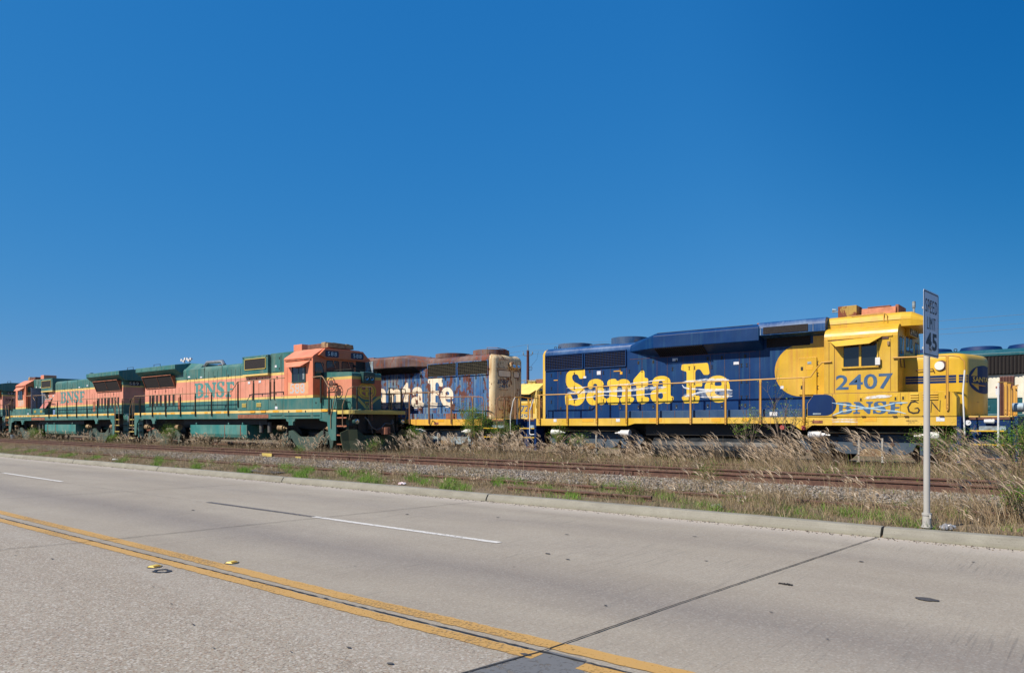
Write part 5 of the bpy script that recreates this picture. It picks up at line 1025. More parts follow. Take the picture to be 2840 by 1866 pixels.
    mb.loft([[(X(12.72), p, q) for p, q in upf], [(X(12.98), YC+(p-YC)*.97, q-.01*(q > 4.5)) for p, q in upf], [(X(13.28), YC+(p-YC)*.90, 4.36+(q-4.36)*.62) for p, q in upf]])
    cb('cab_brow', mb, cabm, bevel=.01)
    mb = MB(); mb.box(X(11.31), X(12.20), YN-.008, YN+.005, 3.25, 3.93, 1)
    for a, b, c, d in ((11.27,11.31,3.22,3.97),(12.20,12.24,3.22,3.97),(11.27,12.24,3.93,3.97),(11.73,11.79,3.25,3.93)): mb.box(X(a), X(b), YN-.035, YN, c, d, 0)
    mb.box(X(11.25), X(12.26), YN-.06, YN, 3.20, 3.245, 0)
    cb('cab_side_window', mb, [cabm, M['glass']])
    mb = MB(); A = [(10.93,YN-.012,4.02),(12.36,YN-.012,4.09),(12.08,YN-.33,3.87),(11.17,YN-.33,3.84)]
    mb.add([(X(a),b,c) for a,b,c in A]+[(X(a),b,c-.012) for a,b,c in A], [(0,1,2,3),(4,5,6,7),(0,1,5,4),(1,2,6,5),(2,3,7,6),(3,0,4,7)]); cb('window_awning', mb, M['yel_awn'] if not T['endshow'] else cabm)
    mb = MB(); mb.box(X(12.17), X(12.30), YN-.09, YN-.05, 3.26, 3.47, 0); mb.tube([(X(12.28),YN,3.2),(X(12.26),YN-.07,3.22),(X(12.25),YN-.07,3.3)], .015, 6, 1); cb('side_mirror', mb, [M['white'], M['brown']], bevel=.006)
    mb = MB(); mb.box(X(12.47), X(12.53), YN-.04, YN, 3.80, 3.92); cb('side_lamp', mb, M['tan'], bevel=.01)
    F = X(12.73)
    if m > 0:
        for y0, y1, z0, z1 in ((22.66,23.20,3.47,4.05),(23.52,23.95,3.72,4.12),(24.05,24.48,3.72,4.14),(24.8,25.34,3.47,4.05)):
            mb = MB(); mb.flat([rrect(y0-.025, y1+.025, z0-.025, z1+.025, .07)], front(F+.004)); wn = cb('cab_front_window', mb, M['brown'])
            mb = MB(); mb.flat([rrect(y0+.01, y1-.01, z0+.01, z1-.01, .05)], front(F+.008)); mb.build('pane', M['glassblue'], wn)
            mb = MB(); mb.tube([(F+.03,y0+.28,z1+.05),(F+.02,y0+.2,z0+.12)], .011, 5); mb.build('wiper', cabm, wn)
        mb = MB(); mb.tube([(F+.02,22.68,3.44),(F+.04,22.68,3.2),(F+.04,23.16,3.2),(F+.02,23.16,3.44)], .014, 6); cb('door_frame', mb, M['brown'])
        mb = MB(); mb.box(F, F+.12, 23.42, 24.62, 4.15, 4.46); nb = cb('number_board', mb, cabm, bevel=.015)
        mb = MB(); mb.flat([[(23.46,4.18),(24.58,4.18),(24.58,4.42),(23.46,4.42)]], front(F+.124)); mb.build('number_glass', M['black'], nb)
        mb = MB(); put_text(mb, '2407', 23.50, 24.5, 4.205, 4.40, front(F+.128)); mb.build('numerals', M['letwhite'], nb)
    # lower cab box running forward beside the nose
    mb = MB(); mb.prism([(X(10.28),1.80),(X(10.28),2.20),(X(10.47),2.47),(X(13.95),2.47),(X(14.08),2.42),(X(14.15),2.30),(X(14.15),1.80)], YN-.02, YN+.60, 'y')
    for u in (12.80, 11.0): seam(mb, X(u), 1.83, 2.46, YN-.02, 1, .004)
    if m > 0: louvres(mb, X(13.05), X(13.25), 2.24, 2.44, YN-.02, 3, 2); louvres(mb, X(13.35), X(13.72), 2.24, 2.44, YN-.02, 3, 2)
    for u, z in ((11.78,2.30),(12.68,2.31),(12.87,2.32),(13.9,2.33)): mb.box(X(u)-.05, X(u)+.05, YN-.026, YN-.02, z-.06, z+.08, 0); mb.box(X(u)-.022, X(u)+.022, YN-.034, YN-.026, z-.05, z+.03, 3)
    for u in (11.05,11.85,12.66,12.95,13.4,13.8): mb.box(X(u)-.055, X(u)+.055, YN-.05, YN-.02, 1.80, 1.82, 1)
    bx = bl('battery_box', mb, [M['yel_low'] if not T['endshow'] else sillm, M['brown'], cabm, M['black']], bevel=.012)
    if m > 0:
        mb = MB(); mb.flat([[(X(a), b) for a, b in [(10.29,1.83),(10.29,2.20),(10.47,2.462)]+[(10.80+.31*math.cos(R(t)), 2.146+.316*math.sin(R(t))) for t in range(90,-91,-15)]]], side(YN-.024)); mb.build('blue_paint_end', M['navyp'], bx)
        mb = MB(); mb.box(X(10.45), X(10.68), YN-.035, YN-.025, 1.865, 1.91); mb.build('maker_plate', M['grey'], bx)
        mb = MB(); mb.box(X(10.42), X(10.72), YN-.012, YN, 1.61, 1.69); bl('step_light', mb, M['rust'])
    # nose
    mb = MB(); yn0, yn1 = 23.30, 25.0
    def nsec(z, k, xf): 
        r_ = .22; xe = X(xf); pts = [(X(12.7), yn0), (xe-m*r_, yn0)]+[(xe-m*r_+m*r_*math.sin(R(a)), yn0+r_-r_*math.cos(R(a))) for a in (20,45,70,90)]
        pts += [(xe+m*.22, yn0+.75*(yn1-yn0)/1.7+.2), (xe+m*.30, yn1-r_)]+[(xe+m*.30-m*r_+m*r_*math.cos(R(a)), yn1-r_+r_*math.sin(R(a))) for a in (20,45,70)]+[(X(12.7), yn1)]
        return [(a, YC+(b-YC)*k, z) for a, b in pts]
    mb.loft([nsec(1.78, 1, 14.30), nsec(3.38, 1, 14.30), nsec(3.47, .985, 14.27), nsec(3.53, .95, 14.20), nsec(3.56, .88, 14.08)])
    nose = bl('nose', mb, cabm if T['endshow'] else M['yel_nose'], smooth=True)
    if m > 0:
        mb = MB()
        for a, b in ((2.73,2.80),(2.815,2.865),(2.88,2.95)): mb.box(X(12.76), X(14.02), yn0-.004, yn0+.001, a, b)
        pl_ = [(a, b) for a, b, c_ in nsec(2.5, 1, 14.30)][1:-1]
        def wrap(t):   # arc position along the rounded corner and across the front
            q = t-14.0
            for i in range(len(pl_)-1):
                (xa, ya), (xb, yb_) = pl_[i], pl_[i+1]; L = math.hypot(xb-xa, yb_-ya)
                if q <= L or i == len(pl_)-2: f = q/L; return (xa+(xb-xa)*f, ya+(yb_-ya)*f)
                q -= L
        def wrapflat(mb, fzlo, fzhi, t0, t1, n_, mi, off=0.):
            vs = []
            for i in range(n_+1):
                t = t0+(t1-t0)*i/n_; x_, y_ = wrap(t); o_ = Vector((.7, -.7)) if t < 14.47 else Vector((1, -.2)); x_ += o_.x*off; y_ += o_.y*off
                vs += [(x_, y_, fzlo(t)), (x_, y_, fzhi(t))]
            mb.add(vs, [(2*i, 2*i+2, 2*i+3, 2*i+1) for i in range(n_)], mi)
        for a, b in ((2.73,2.80),(2.815,2.865),(2.88,2.95)): wrapflat(mb, lambda t: a, lambda t: b, 14.0, 14.32, 4, 0, .003)
        ell = lambda t: .40*math.sqrt(max(0, 1-((t-15.25)/.98)**2))
        wrapflat(mb, lambda t: 2.84-ell(t), lambda t: 2.84+ell(t), 14.28, 16.2, 22, 0, .005)
        wrapflat(mb, lambda t: 2.93, lambda t: 2.93+.24*min(1, (t-14.44)/.3), 14.44, 14.80, 4, 1, .009)
        wrapflat(mb, lambda t: 2.72-.20*min(1, (t-14.44)/.5), lambda t: 2.72, 14.46, 14.88, 4, 1, .009)
        mb.build('nose_stripe', [M['navyp'], M['yel_nose']], nose)
        mb = MB(); 
        vs, fs = text2d('SANTA FE'); x0_, x1_ = min(v[0] for v in vs), max(v[0] for v in vs)
        def wp(a, b):
            t = 14.52+a; q = wrap(t); return (q[0]+.016, q[1]-.004, 2.77+b)
        mx = max(v[1] for v in vs); mb.add([wp((vx-x0_)/(x1_-x0_)*1.45, vy/mx*.14) for vx, vy in vs], fs); mb.build('nose_lettering', M['letgold'], nose)
        mb = MB(); mb.tube([(wrap(14.6)[0]+.02, wrap(14.6)[1], 2.69), (wrap(15.2)[0]+.05, wrap(15.2)[1], 2.66)], .014, 6); mb.build('nose_grab_rail', M['yel_rail'], nose)
        mb = MB(); mb.tube([(X(13.05),yn0,3.10),(X(13.05),yn0-.06,3.12),(X(13.46),yn0-.06,3.14),(X(13.50),yn0,3.02)], .013, 6); mb.build('nose_grab_rail', M['brown'], nose)
        mb = MB(); mb.lathe((X(13.62), yn0-.02, 3.22), 'y', [(-.03,.001),(-.03,.12),(.03,.13)], 20, 0); mb.lathe((X(13.66), yn0-.01, 3.22), 'y', [(0,.15),(.02,.15)], 20, 1); mb.build('round_vent_cover', [M['white'], M['brown']], nose, smooth=True)
        mb = MB(); mb.flat([rrect(yn0+.35, yn0+1.1, 1.85, 2.2, .02), rrect(yn0+.36, yn0+1.09, 1.86, 2.19, .02)], front(X(14.42)+.05)); mb.build('nose_hatch', M['brown'], nose)
    # roof boxes
    if m > 0:
        mb = MB(); mb.box(X(10.93), X(11.46), 23.25, 23.9, 4.78, 5.15); bl('roof_equipment_box', mb, M['rustbox'], bevel=.01)
        mb = MB(); mb.prism([(23.22,4.76),(24.4,4.76),(24.35,5.06),(23.25,5.01)], X(11.60), X(12.52)); bl('air_conditioner', mb, M['salmon'], bevel=.01)
        mb = MB(); mb.box(X(11.75), X(12.35), 23.3, 24.2, 5.03, 5.06); mb.box(X(12.5), X(12.58), 23.3, 24.3, 4.80, 5.06); bl('air_conditioner_lid', mb, M['rust'])
        mb = MB(); mb.lathe((X(12.93), 23.55, 4.88), 'z', [(-.15,.03),(.06,.03),(.07,.045),(.25,.045),(.26,.02)], 12); bl('antenna', mb, M['grey'], smooth=True)
        mb = MB(); mb.lathe((X(10.75), 23.35, 5.07), 'x', [(0,.05),(.12,.02)], 10); mb.box(X(10.74), X(10.93), 23.3, 23.4, 5.0, 5.02); bl('air_horn', mb, M['grey'])
        mb = MB(); mb.tube([(X(11.4),22.9,4.77),(X(12.28),22.9,4.80),(X(12.3),22.80,4.7),(X(12.3),22.80,4.5)], .012, 6); mb.tube([(X(12.3),22.9,4.80),(X(12.38),22.79,4.72),(X(12.40),22.785,4.5)], .012, 6); bl('roof_cable', mb, M['yel_rail'], smooth=True)
    # end platforms, steps
    for d, ue, us in ((-1, -1.15, -.05), (1, 15.45, 14.15)):
        mb = MB(); mb.box(X(ue)-.04, X(ue)+.04, YN+.15, YF-.15, 1.55, 1.79, 0); mb.box(X(ue), X(us), YN+.62, YF-.62, 1.76, 1.80, 1); bl('end_sill', mb, [M['navyp'] if not T['endshow'] else M['black'], sillm], bevel=.01)
        mb = MB(); mb.box(X(ue)-.03, X(ue)+.03, 22.9, 25.1, .75, 1.55); bl('pilot_plate', mb, M['navyp'] if not T['endshow'] else M['black'], bevel=.01)
        coupler(root, X(ue), YC, .40, m*d); hoses(root, X(ue)+m*d*.05, (23.4, 24.6, 24.9), 1.45, M['navyp'] if not T['endshow'] else M['dkgrey'], m*d)
        for yn, q in ((YN, 1), (YF, -1)):
            mb = MB(); mb.box(X(us), X(us)+m*d*.10, yn, yn+q*.6, .55, 1.79); mb.box(X(us), X(ue), yn+q*.55, yn+q*.6, .6, 1.75); bl('step_well', mb, M['navyp'] if not T['endshow'] else M['black'])
            for i, z in enumerate((1.41, 1.05, .68)):
                mb = MB(); w0, w1 = sorted((X(us)+m*d*.3*(d > 0), X(ue)-m*d*.25))
                mb.box(w0, w1, yn+q*.03, yn+q*.45, z-.01, z+.012); mb.box(w0, w1, yn+.0*q, yn+q*.03, z-.022, z+.014, 1)
                mb.box(w0+.15, w1, yn+q*.46, yn+q*.48, z, z+.12, 0)
                bl('step_tread', mb, [M['grey'], M['stepy'] if i < 2 else M['rustframe']])
    # hand rails, road side
    if m > 0:
        rail_tube(root, [(X(.2),YN-.02,2.71),(X(1.9),YN-.02,2.71),(X(2.0),YN-.02,2.73),(X(2.24),YN-.02,2.93),(X(2.33),YN-.02,2.95),(X(10.15),YN-.02,2.985),(X(10.38),YN-.02,3.0),(X(10.58),YN-.02,3.28),(X(10.70),YN-.02,3.41),(X(10.98),YN-.03,3.42)], railm, .021)
        for u, zt in ((.14,2.7),(1.47,2.70),(2.78,2.93),(4.04,2.94),(5.26,2.95),(6.50,2.95),(7.72,2.96),(8.86,2.96),(10.18,2.97)): post(root, X(u), YN-.03, 1.57, zt, railm)
        rail_tube(root, [(X(12.62),YN-.04,3.44),(X(14.05),YN-.04,3.42),(X(14.22),YN-.04,3.38),(X(14.33),YN-.04,3.25),(X(14.34),YN-.04,3.0)], railm, .021); post(root, X(13.94), YN-.05, 1.95, 3.40, railm)
        rail_tube(root, [(X(14.34),YN-.04,3.02),(X(14.30),YN-.05,2.4),(X(14.34),YN-.05,1.30)], M['white'], .021, name='grab_iron')
        rail_tube(root, [(X(15.08),YN-.02,2.66),(X(15.08),YN-.02,1.0)], M['white'], .024, name='grab_iron')
        rail_tube(root, [(X(15.08),YN-.02,2.66),(X(15.15),YN+.4,2.68),(X(15.3),YN+1.1,2.68)], railm, .02, name='end_rail')
        rail_tube(root, [(X(15.3),24.9,2.68),(X(15.2),YF-.3,2.68),(X(15.1),YF,2.6),(X(15.1),YF,1.2)], railm, .02, name='end_rail')
        for y_ in (YN+.12, YN+1.05, 24.85, YF-.15): post(root, X(15.22), y_, 1.79, 2.66, railm)
        rail_tube(root, [(X(.2),YN-.02,2.71),(X(-.1),YN-.02,2.70),(X(-.02),YN-.02,2.2)], railm, .018, name='grab_iron')
        rail_tube(root, [(X(-.16),YN-.02,2.55),(X(-.35),YN-.02,2.1),(X(-.36),YN-.02,1.20),(X(-.3),YN-.02,1.16),(X(-.16),YN+.02,1.17)], M['white'], .02, name='grab_iron')
        rail_tube(root, [(X(-1.12),YN,2.65),(X(-1.2),YN-.02,2.5),(X(-1.35),YN-.02,1.9),(X(-1.35),YN-.02,1.2),(X(-1.25),YN,1.15)], M['white'], .02, name='grab_iron')
        rail_tube(root, [(X(-1.12),YN,2.65),(X(-1.1),YN+.4,2.68),(X(-1.1),YN+1.0,2.64)], railm, .02, name='end_rail')
        for y_ in (YN+.25, YN+.85, 24.6, 25.3): post(root, X(-1.1), y_, 1.79, 2.62, railm)
    else:
        rail_tube(root, [(X(-.05),YN-.02,1.2),(X(-.2),YN-.02,2.55),(X(-.12),YN-.02,2.70),(X(.3),YN-.02,2.73),(X(2.3),YN-.02,2.75),(X(2.38),YN-.02,2.78),(X(2.62),YN-.02,2.96),(X(2.75),YN-.02,2.98),(X(10.2),YN-.02,2.98)], railm, .021)
        for u, zt in ((.42,2.72),(1.68,2.73),(3.06,2.96),(4.34,2.96),(5.6,2.96),(6.9,2.96),(8.2,2.96),(9.5,2.96)): post(root, X(u), YN-.03, 1.57, zt, railm)
        rail_tube(root, [(X(-.95),YN,1.2),(X(-.85),YN,2.0),(X(-.92),YN+.02,2.62),(X(-1.0),YN+.12,2.70),(X(-1.02),YN+1.1,2.70)], railm, .02, name='end_rail')
        rail_tube(root, [(X(-1.02),24.6,2.70),(X(-1.0),YF-.1,2.70),(X(-.9),YF,2.5),(X(-.9),YF,1.2)], railm, .02, name='end_rail')
        for y_ in (YN+.35, YN+1.05, 24.65, 25.3): post(root, X(-1.02), y_, 1.79, 2.68, railm)
        mb = MB()
        for z in (3.06, 2.52): mb.tube([(X(2.8+.35*i), HN-.06, z+.02*math.sin(i*1.7)) for i in range(18)], .010, 5)
        bl('sagging_cable', mb, M['black'], smooth=True)
    for u in (1.0, 3.0, 6.0, 9.0): post(root, X(u), YF+.02, 1.57, 2.9, railm)
    rail_tube(root, [(X(.2),YF+.02,2.9),(X(10),YF+.02,2.95)], railm)
    return root

M['redcap'] = simple('faded_red_cap', (.50,.08,.08), .5, 0, .3, 10)
M['rustdk'] = simple('dusty_brown_wheel', (.07,.04,.03), .85, 0, .5, 5, (.12,.08,.06))
M['glassblue'] = glass('blue_tinted_glass', (.015,.04,.07))
M['navyp'] = paint('deep_navy_paint', (.0012,.022,.105), fadecol=(.003,.035,.13), fade=.3, streak=.2, scol=(.02,.07,.13), rust=.05, rough=.5, spec=.25)
M['yel_nose'] = paint('nose_yellow_paint', (.64,.385,.012), fadecol=(.70,.45,.06), fade=.35, streak=.25, scol=(.5,.2,.05), rust=.36, rough=.38)
M['yel_low'] = paint('streaky_yellow_paint', (.64,.39,.016), fadecol=(.70,.44,.07), fade=.4, streak=.7, scol=(.42,.15,.05), rust=.42, rough=.42)
M['yel_awn'] = paint('awning_yellow_paint', (.70,.42,.03), fadecol=(.7,.45,.1), fade=.4, streak=.2, rust=.12, rough=.45)
M['rustbox'] = paint('rust_eaten_yellow_box', (.42,.27,.05), fadecol=(.45,.3,.1), fade=.6, streak=.5, scol=(.2,.08,.03), rust=.92, rough=.7)
M['stepy'] = simple('yellow_step_edge', (.75,.46,.03), .5, 0, .25, 20)
M['ledge_blue'] = paint('dusty_blue_box_paint', (.008,.045,.13), fadecol=(.04,.10,.19), fade=.7, streak=.5, scol=(.12,.18,.2), rust=.08, rough=.5)
T1 = dict(hood=M['blue'], roof=M['blue_roof'], sill=M['yel_fade'], cab=M['yel'], rail=M['yel_rail'], end=M['yel_fade'], truck=M['truckblue'] if 'truckblue' in M else paint('pale_blue_grey_truck_paint', (.04,.07,.11), fadecol=(.075,.105,.14), fade=.5, streak=.4, scol=(.12,.09,.07), rust=.28, rough=.7),
    deck=M['brown'], bars=M['navyp'], fan=M['fanblue'] if 'fanblue' in M else paint('patched_blue_fan_paint', (.012,.07,.19), fadecol=(.45,.33,.05), fade=.35, streak=.4, scol=(.1,.2,.3), rust=.4, rough=.45), ledge=M['ledge_blue'], cyl=M['white'],
    seams=(.62,1.02,1.42,1.80,2.22,2.62,3.02,3.40,3.72,4.35,4.95,5.35,5.95,6.35,6.95,7.45,7.95,8.3), latches=(.75,2.1,3.45,4.2,4.8,5.7,6.85,7.35,8.15), hinges=(.30,1.40,2.72,3.82,4.35,5.55,6.18,6.38,7.0,8.02,8.2),
    fans=((.76,.70,.26),(2.0,.48,.16),(3.25,.70,.33)), bulge=(3.85,5.05,8.77), bulge_end=False, slots=(5.1,6.9), endshow=False)
M['rblue2'] = M['rblue']
T2 = dict(hood=M['rblue'], roof=M['rroof'], sill=M['ryel'], cab=M['rwhite'], rail=M['rrail'], end=M['rwhite'], truck=M['grey'], deck=M['rust'], bars=M['bars'], fan=M['rroof'], ledge=M['rblue'], cyl=M['white'],
    seams=(.5,.9,1.3,1.75,2.1,2.5,3.0,3.4,3.9,4.4,4.9,5.4,5.9,6.4,6.9,7.4,7.9), latches=(.75,1.7,2.6,4.2,4.8,5.7,6.4), hinges=(.3,1.1,2.0,2.8,3.6,4.6,5.3,6.1),
    fans=((.77,.80,.30),(1.75,.42,.16),(3.1,.82,.28),(6.4,.55,.34)), bulge=(3.6,5.0,7.6), bulge_end=True, slots=(4.2,7.4), endshow=True)
G2 = 'blue and yellow locomotives on the farther track'
L2407 = make_sf(-17.27, 1, 'blue and yellow locomotive numbered 2407 with large gold lettering crossed by white spray', G2, T1)
L2469 = make_sf(-20.26, -1, 'rust stained blue locomotive with cream hood end and cream lettering, behind the nose of 588', G2, T2)
# lettering on 2407
H = 22.98
M['tankblack'].node_tree.nodes['Principled BSDF'].inputs['Specular IOR Level'].default_value = .2
mb = MB(); glyph_string(mb, -16.31, 0, H-.0045); mb.build('side_lettering', M['letgold'], L2407)
mb = MB(); c = (-7.35, 3.25)
mb.flat([[(c[0]+.81*math.cos(R(a)), c[1]+.81*math.sin(R(a))) for a in range(100,271,10)]+[(-6.52,2.44),(-6.52,4.28),(-6.98,4.28),(-6.98,4.06)]], side(H-.010)); mb.build('yellow_paint_panel', M['yel'], L2407)
mb = MB(); mb.box(-7.40,-6.87,H-.05,H-.01,2.49,3.63,0)
for z in (2.7,3.1,3.45): hinge(mb, -6.86, z, H-.012, 1)
for z in (3.3,2.72): mb.box(-7.34,-7.27,H-.058,H-.05,z-.06,z+.05,1)
mb.box(-7.14,-7.02,H-.055,H-.05,3.42,3.50,2); mb.box(-7.18,-6.98,H-.054,H-.05,3.25,3.38,3)
mb.build('yellow_cabinet', [M['yel'], M['black'], M['grey'], M['reflect']], L2407, bevel=.008)
def nums(root, body, a0, a1, b0, b1, y, mat, name='side_numerals'):
    mb = MB(); put_text(mb, body, a0, a1, b0, b1, side(y)); return mb.build(name, mat, root)
nums(L2407, '2407', -6.18, -4.66, 2.58, 3.02, 22.445, M['letblue'])
mb = MB(); bnsf(mb, -6.16, -4.42, 1.87, 2.21, side(22.424)); mb.build('side_lettering', M['letblue'], L2407)
mb = MB(); Z = 22.419
def a4(u, v): return None
ribbon(mb, [(-6.28,2.21),(-5.95,2.15),(-5.55,2.09),(-5.25,2.03),(-4.9,1.98),(-4.55,1.94),(-4.32,1.87)], .034, Z, 0, 1); ribbon(mb, [(-6.26,1.84),(-6.0,1.95),(-5.6,2.02),(-5.25,2.04),(-4.9,2.09),(-4.6,2.17),(-4.28,2.18)], .034, Z-.001, 0, 2)
mb.build('crossed_spray_stroke', M['sprayblue'], L2407)
mb = MB(); ribbon(mb, [(-5.36,2.35),(-5.0,2.38),(-4.68,2.38)], .06, Z, 0, 3); ribbon(mb, [(-5.4,2.31),(-5.1,2.34),(-4.72,2.35)], .05, Z-.001, 0, 4)
ribbon(mb, [(-6.3,1.715),(-5.9,1.72),(-5.62,1.71)], .03, 22.446, 0, 5); ribbon(mb, [(-6.28,1.65),(-5.9,1.655),(-5.58,1.64)], .035, 22.446, 0, 6); mb.build('white_spray_stroke', M['spray'], L2407)
mb = MB(); ribbon(mb, [(-4.02,2.16),(-4.10,2.205),(-4.20,2.19),(-4.28,2.05),(-4.25,1.93),(-4.15,1.885),(-4.03,1.90),(-4.0,1.97),(-4.04,2.03),(-4.12,2.01)], .045, 22.424, 0, 7)
ribbon(mb, [(-3.72,1.9),(-3.70,2.22)], .045, 22.424, 0, 8); ribbon(mb, [(-3.71,2.2),(-3.52,1.93)], .045, 22.423, 0, 9); ribbon(mb, [(-3.51,1.92),(-3.50,2.23)], .045, 22.424, 0, 10); mb.build('marker_graffiti', M['marker'], L2407)
nums(L2407, 'GEAR RATIO', -4.33, -4.05, 1.66, 1.69, 22.446, M['letdark'], 'stencil_lettering'); nums(L2407, '62-15', -4.25, -4.12, 1.615, 1.64, 22.446, M['letdark'], 'stencil_lettering')
mb = MB(); ys = H-.012
for pts, w_ in (([(-16.22,2.98),(-15.8,2.97),(-15.3,2.98),(-14.8,2.98),(-14.4,2.99),(-13.9,3.02),(-13.45,3.03),(-13.2,3.07),(-12.75,3.08),(-12.45,3.12),(-12.0,3.13)], .05),
    ([(-16.2,2.75),(-15.95,2.76),(-15.5,2.80),(-15.0,2.80),(-14.6,2.78),(-14.0,2.80),(-13.4,2.80),(-12.8,2.85),(-12.4,2.87),(-11.95,2.88)], .075),
    ([(-16.2,2.52),(-15.8,2.54),(-15.4,2.58),(-15.0,2.61),(-14.5,2.66),(-13.9,2.61),(-13.2,2.62),(-12.7,2.65),(-12.3,2.68),(-11.95,2.68)], .04),
    ([(-11.35,3.01),(-11.2,3.05),(-10.9,3.05),(-10.5,3.09),(-10.2,3.07),(-9.9,3.05),(-9.66,3.04)], .065),
    ([(-11.35,2.93),(-11.28,2.84),(-11.1,2.79),(-10.8,2.77),(-10.5,2.74),(-10.1,2.73),(-9.75,2.72),(-9.55,2.69)], .07),
    ([(-11.25,2.53),(-11.0,2.58),(-10.7,2.66),(-10.4,2.69),(-10.0,2.71),(-9.6,2.72)], .07), ([(-10.7,2.50),(-10.3,2.49),(-9.9,2.48),(-9.55,2.50)], .075)): ribbon(mb, pts, w_*.8, ys, 0, int(w_*1000)); ys -= .0008
mb.build('white_spray_stroke', M['spray'], L2407)
mb = MB(); 
for pts, w_ in (([(-16.2,2.77),(-15.4,2.81),(-14.6,2.82),(-13.2,2.84),(-12.0,2.86)], .16), ([(-10.9,2.98),(-10.3,3.07),(-9.7,3.04)], .14), ([(-10.8,2.62),(-10.2,2.66),(-9.55,2.60)], .24), ([(-11.3,2.55),(-10.9,2.57)],.2)): ribbon(mb, pts, w_, ys, 0, int(w_*1000)); ys -= .0008
mb.build('spray_mist', M['spraythin'], L2407)
for i, (a, z, w_, h_, k_) in enumerate(((-14.75,3.50,.17,.14,'stick'),(-15.38,3.36,.13,.08,'stick'),(-11.62,3.82,.20,.09,'stick'),(-9.42,3.58,.18,.09,'stick'),(-7.93,2.74,.10,.09,'stick'),(-8.05,1.90,.24,.12,'stick'),(-13.95,3.53,.30,.03,'reflect'),(-13.78,3.45,.10,.10,'reflect'),(-16.75,3.30,.2,.03,'reflect'))):
    mb = MB(); yy = 22.55 if z < 2 else (H-.010); mb.box(a-w_/2, a+w_/2, yy-.003, yy-.001 if z > 2 else yy, z-h_/2, z+h_/2); mb.build('label_sticker', M[k_], L2407)
for a, w_ in ((-16.4,.14),(-14.9,.5),(-13.6,.16),(-12.1,.5),(-9.9,.3),(-8.9,.25),(-5.25,.34),(-3.5,.2)):
    mb = MB(); mb.box(a-w_/2, a+w_/2, 22.444, 22.449, 1.66, 1.775); mb.build('reflector_patch', M['reflect'] if w_ > .2 else M['stick'], L2407)
mb = MB(); mb.lathe((-2.55, 22.9, 1.66), 'x', [(0,.05),(.22,.06),(.24,.04)], 12); mb.build('step_light', M['white'], L2407, smooth=True)
mb = MB(); mb.lathe((-2.86, 22.44, 1.62), 'y', [(-.005,.07),(.005,.07)], 16); mb.build('round_sticker', M['stick'], L2407)
mb = MB(); mb.lathe((-1.95, 23.1, 2.02), 'x', [(0,.12),(.25,.12),(.26,.08)], 14); mb.lathe((-1.75, 23.9, 1.98), 'x', [(0,.12),(.25,.12),(.26,.08)], 14); mb.build('plug_receptacle', M['grey'], L2407, smooth=True)
# lettering on 2469: same word, rust stained cream
mb = MB(); glyph_string(mb, -23.98-(-11.39+16.31)*.93, 0, H-.0045, .93, 1.0, 2.31); mb.build('side_lettering', M['letcream'], L2469)
for a, w_, k_, z in ((-22.6,.35,'reflect',1.72),(-21.1,.35,'reflect',1.72),(-22.9,.28,'rust',1.60)):
    mb = MB(); mb.box(a-w_/2, a+w_/2, 22.443, 22.449, z-.05, z+.05); mb.build('reflector_patch', M[k_], L2469)
mb = MB(); mb.box(-22.4,-21.75,22.545,22.56,1.79,2.04); mb.build('rusty_cover', M['rust'], L2469)

# ------------------------------------------------------------------ locomotives on the rearmost track
M['py'] = paint('plain_yellow_paint', (.80,.58,.14), fadecol=(.80,.62,.28), fade=.4, streak=.25, scol=(.4,.2,.06), rust=.1, rough=.5)
M['pcream'] = paint('cream_paint', (.74,.70,.58), fadecol=(.66,.60,.48), fade=.4, streak=.3, scol=(.4,.3,.18), rust=.06, rough=.5)
M['pteal'] = paint('teal_paint', (.012,.085,.105), fadecol=(.06,.16,.20), fade=.35, streak=.3, scol=(.2,.3,.3), rust=.04, rough=.35)
YB = 35.0
root = thing('diesel_locomotive', (-30, YB+1.55, 0), 'plain yellow locomotive cab seen through the gap between the two blue locomotives', 'locomotive')
def bk(nm, mb, mt, **kw): return mb.build(nm, mt, root, **kw)
mb = MB(); mb.box(-36, -21, YB, YB+3.1, 1.5, 1.9); bk('frame', mb, [M['py']], bevel=.02)
cs = [(YB,1.9),(YB,3.62),(YB+.75,4.10),(YB+2.35,4.10),(YB+3.1,3.62),(YB+3.1,1.9)]
mb = MB(); mb.prism(cs, -28.95, -26.95); cabb = bk('cab', mb, M['py'], bevel=.02)
mb = MB(); mb.box(-28.2,-27.42,YB-.02,YB,3.0,3.38); mb.build('cab_side_window', M['glassblue'], cabb)
mb = MB(); mb.add([(-28.55,YB,3.66),(-27.0,YB,3.66),(-27.3,YB-.3,3.40),(-28.3,YB-.3,3.40)], [(0,1,2,3)]); mb.add([(-28.55,YB+.01,3.64),(-27.0,YB+.01,3.64),(-27.3,YB-.3,3.38),(-28.3,YB-.3,3.38)], [(0,1,2,3)]); mb.build('window_awning', M['py'], cabb)
mb = MB(); mb.flat([rrect(YB+.25, YB+.75, 2.9, 3.75, .15)], front(-26.945)); mb.build('cab_front_window', M['glass'], cabb)
mb = MB(); put_text(mb, '2724', -28.55, -27.25, 2.32, 2.72, side(YB-.006)); bk('side_numerals', mb, M['letblue'])
mb = MB(); mb.box(-28.7,-27.1,YB-.004,YB,2.2,2.85); bk('number_patch', mb, M['yel'])
mb = MB(); bnsf(mb, -28.9, -27.3, 1.98, 2.17, side(YB-.005)); bk('side_lettering', mb, M['letblue'])
mb = MB(); mb.box(-35.5,-28.95,YB+.55,YB+2.55,1.9,3.75); mb.box(-26.95,-21.5,YB+.55,YB+2.55,1.9,3.62); bk('hood', mb, M['py'], bevel=.04)
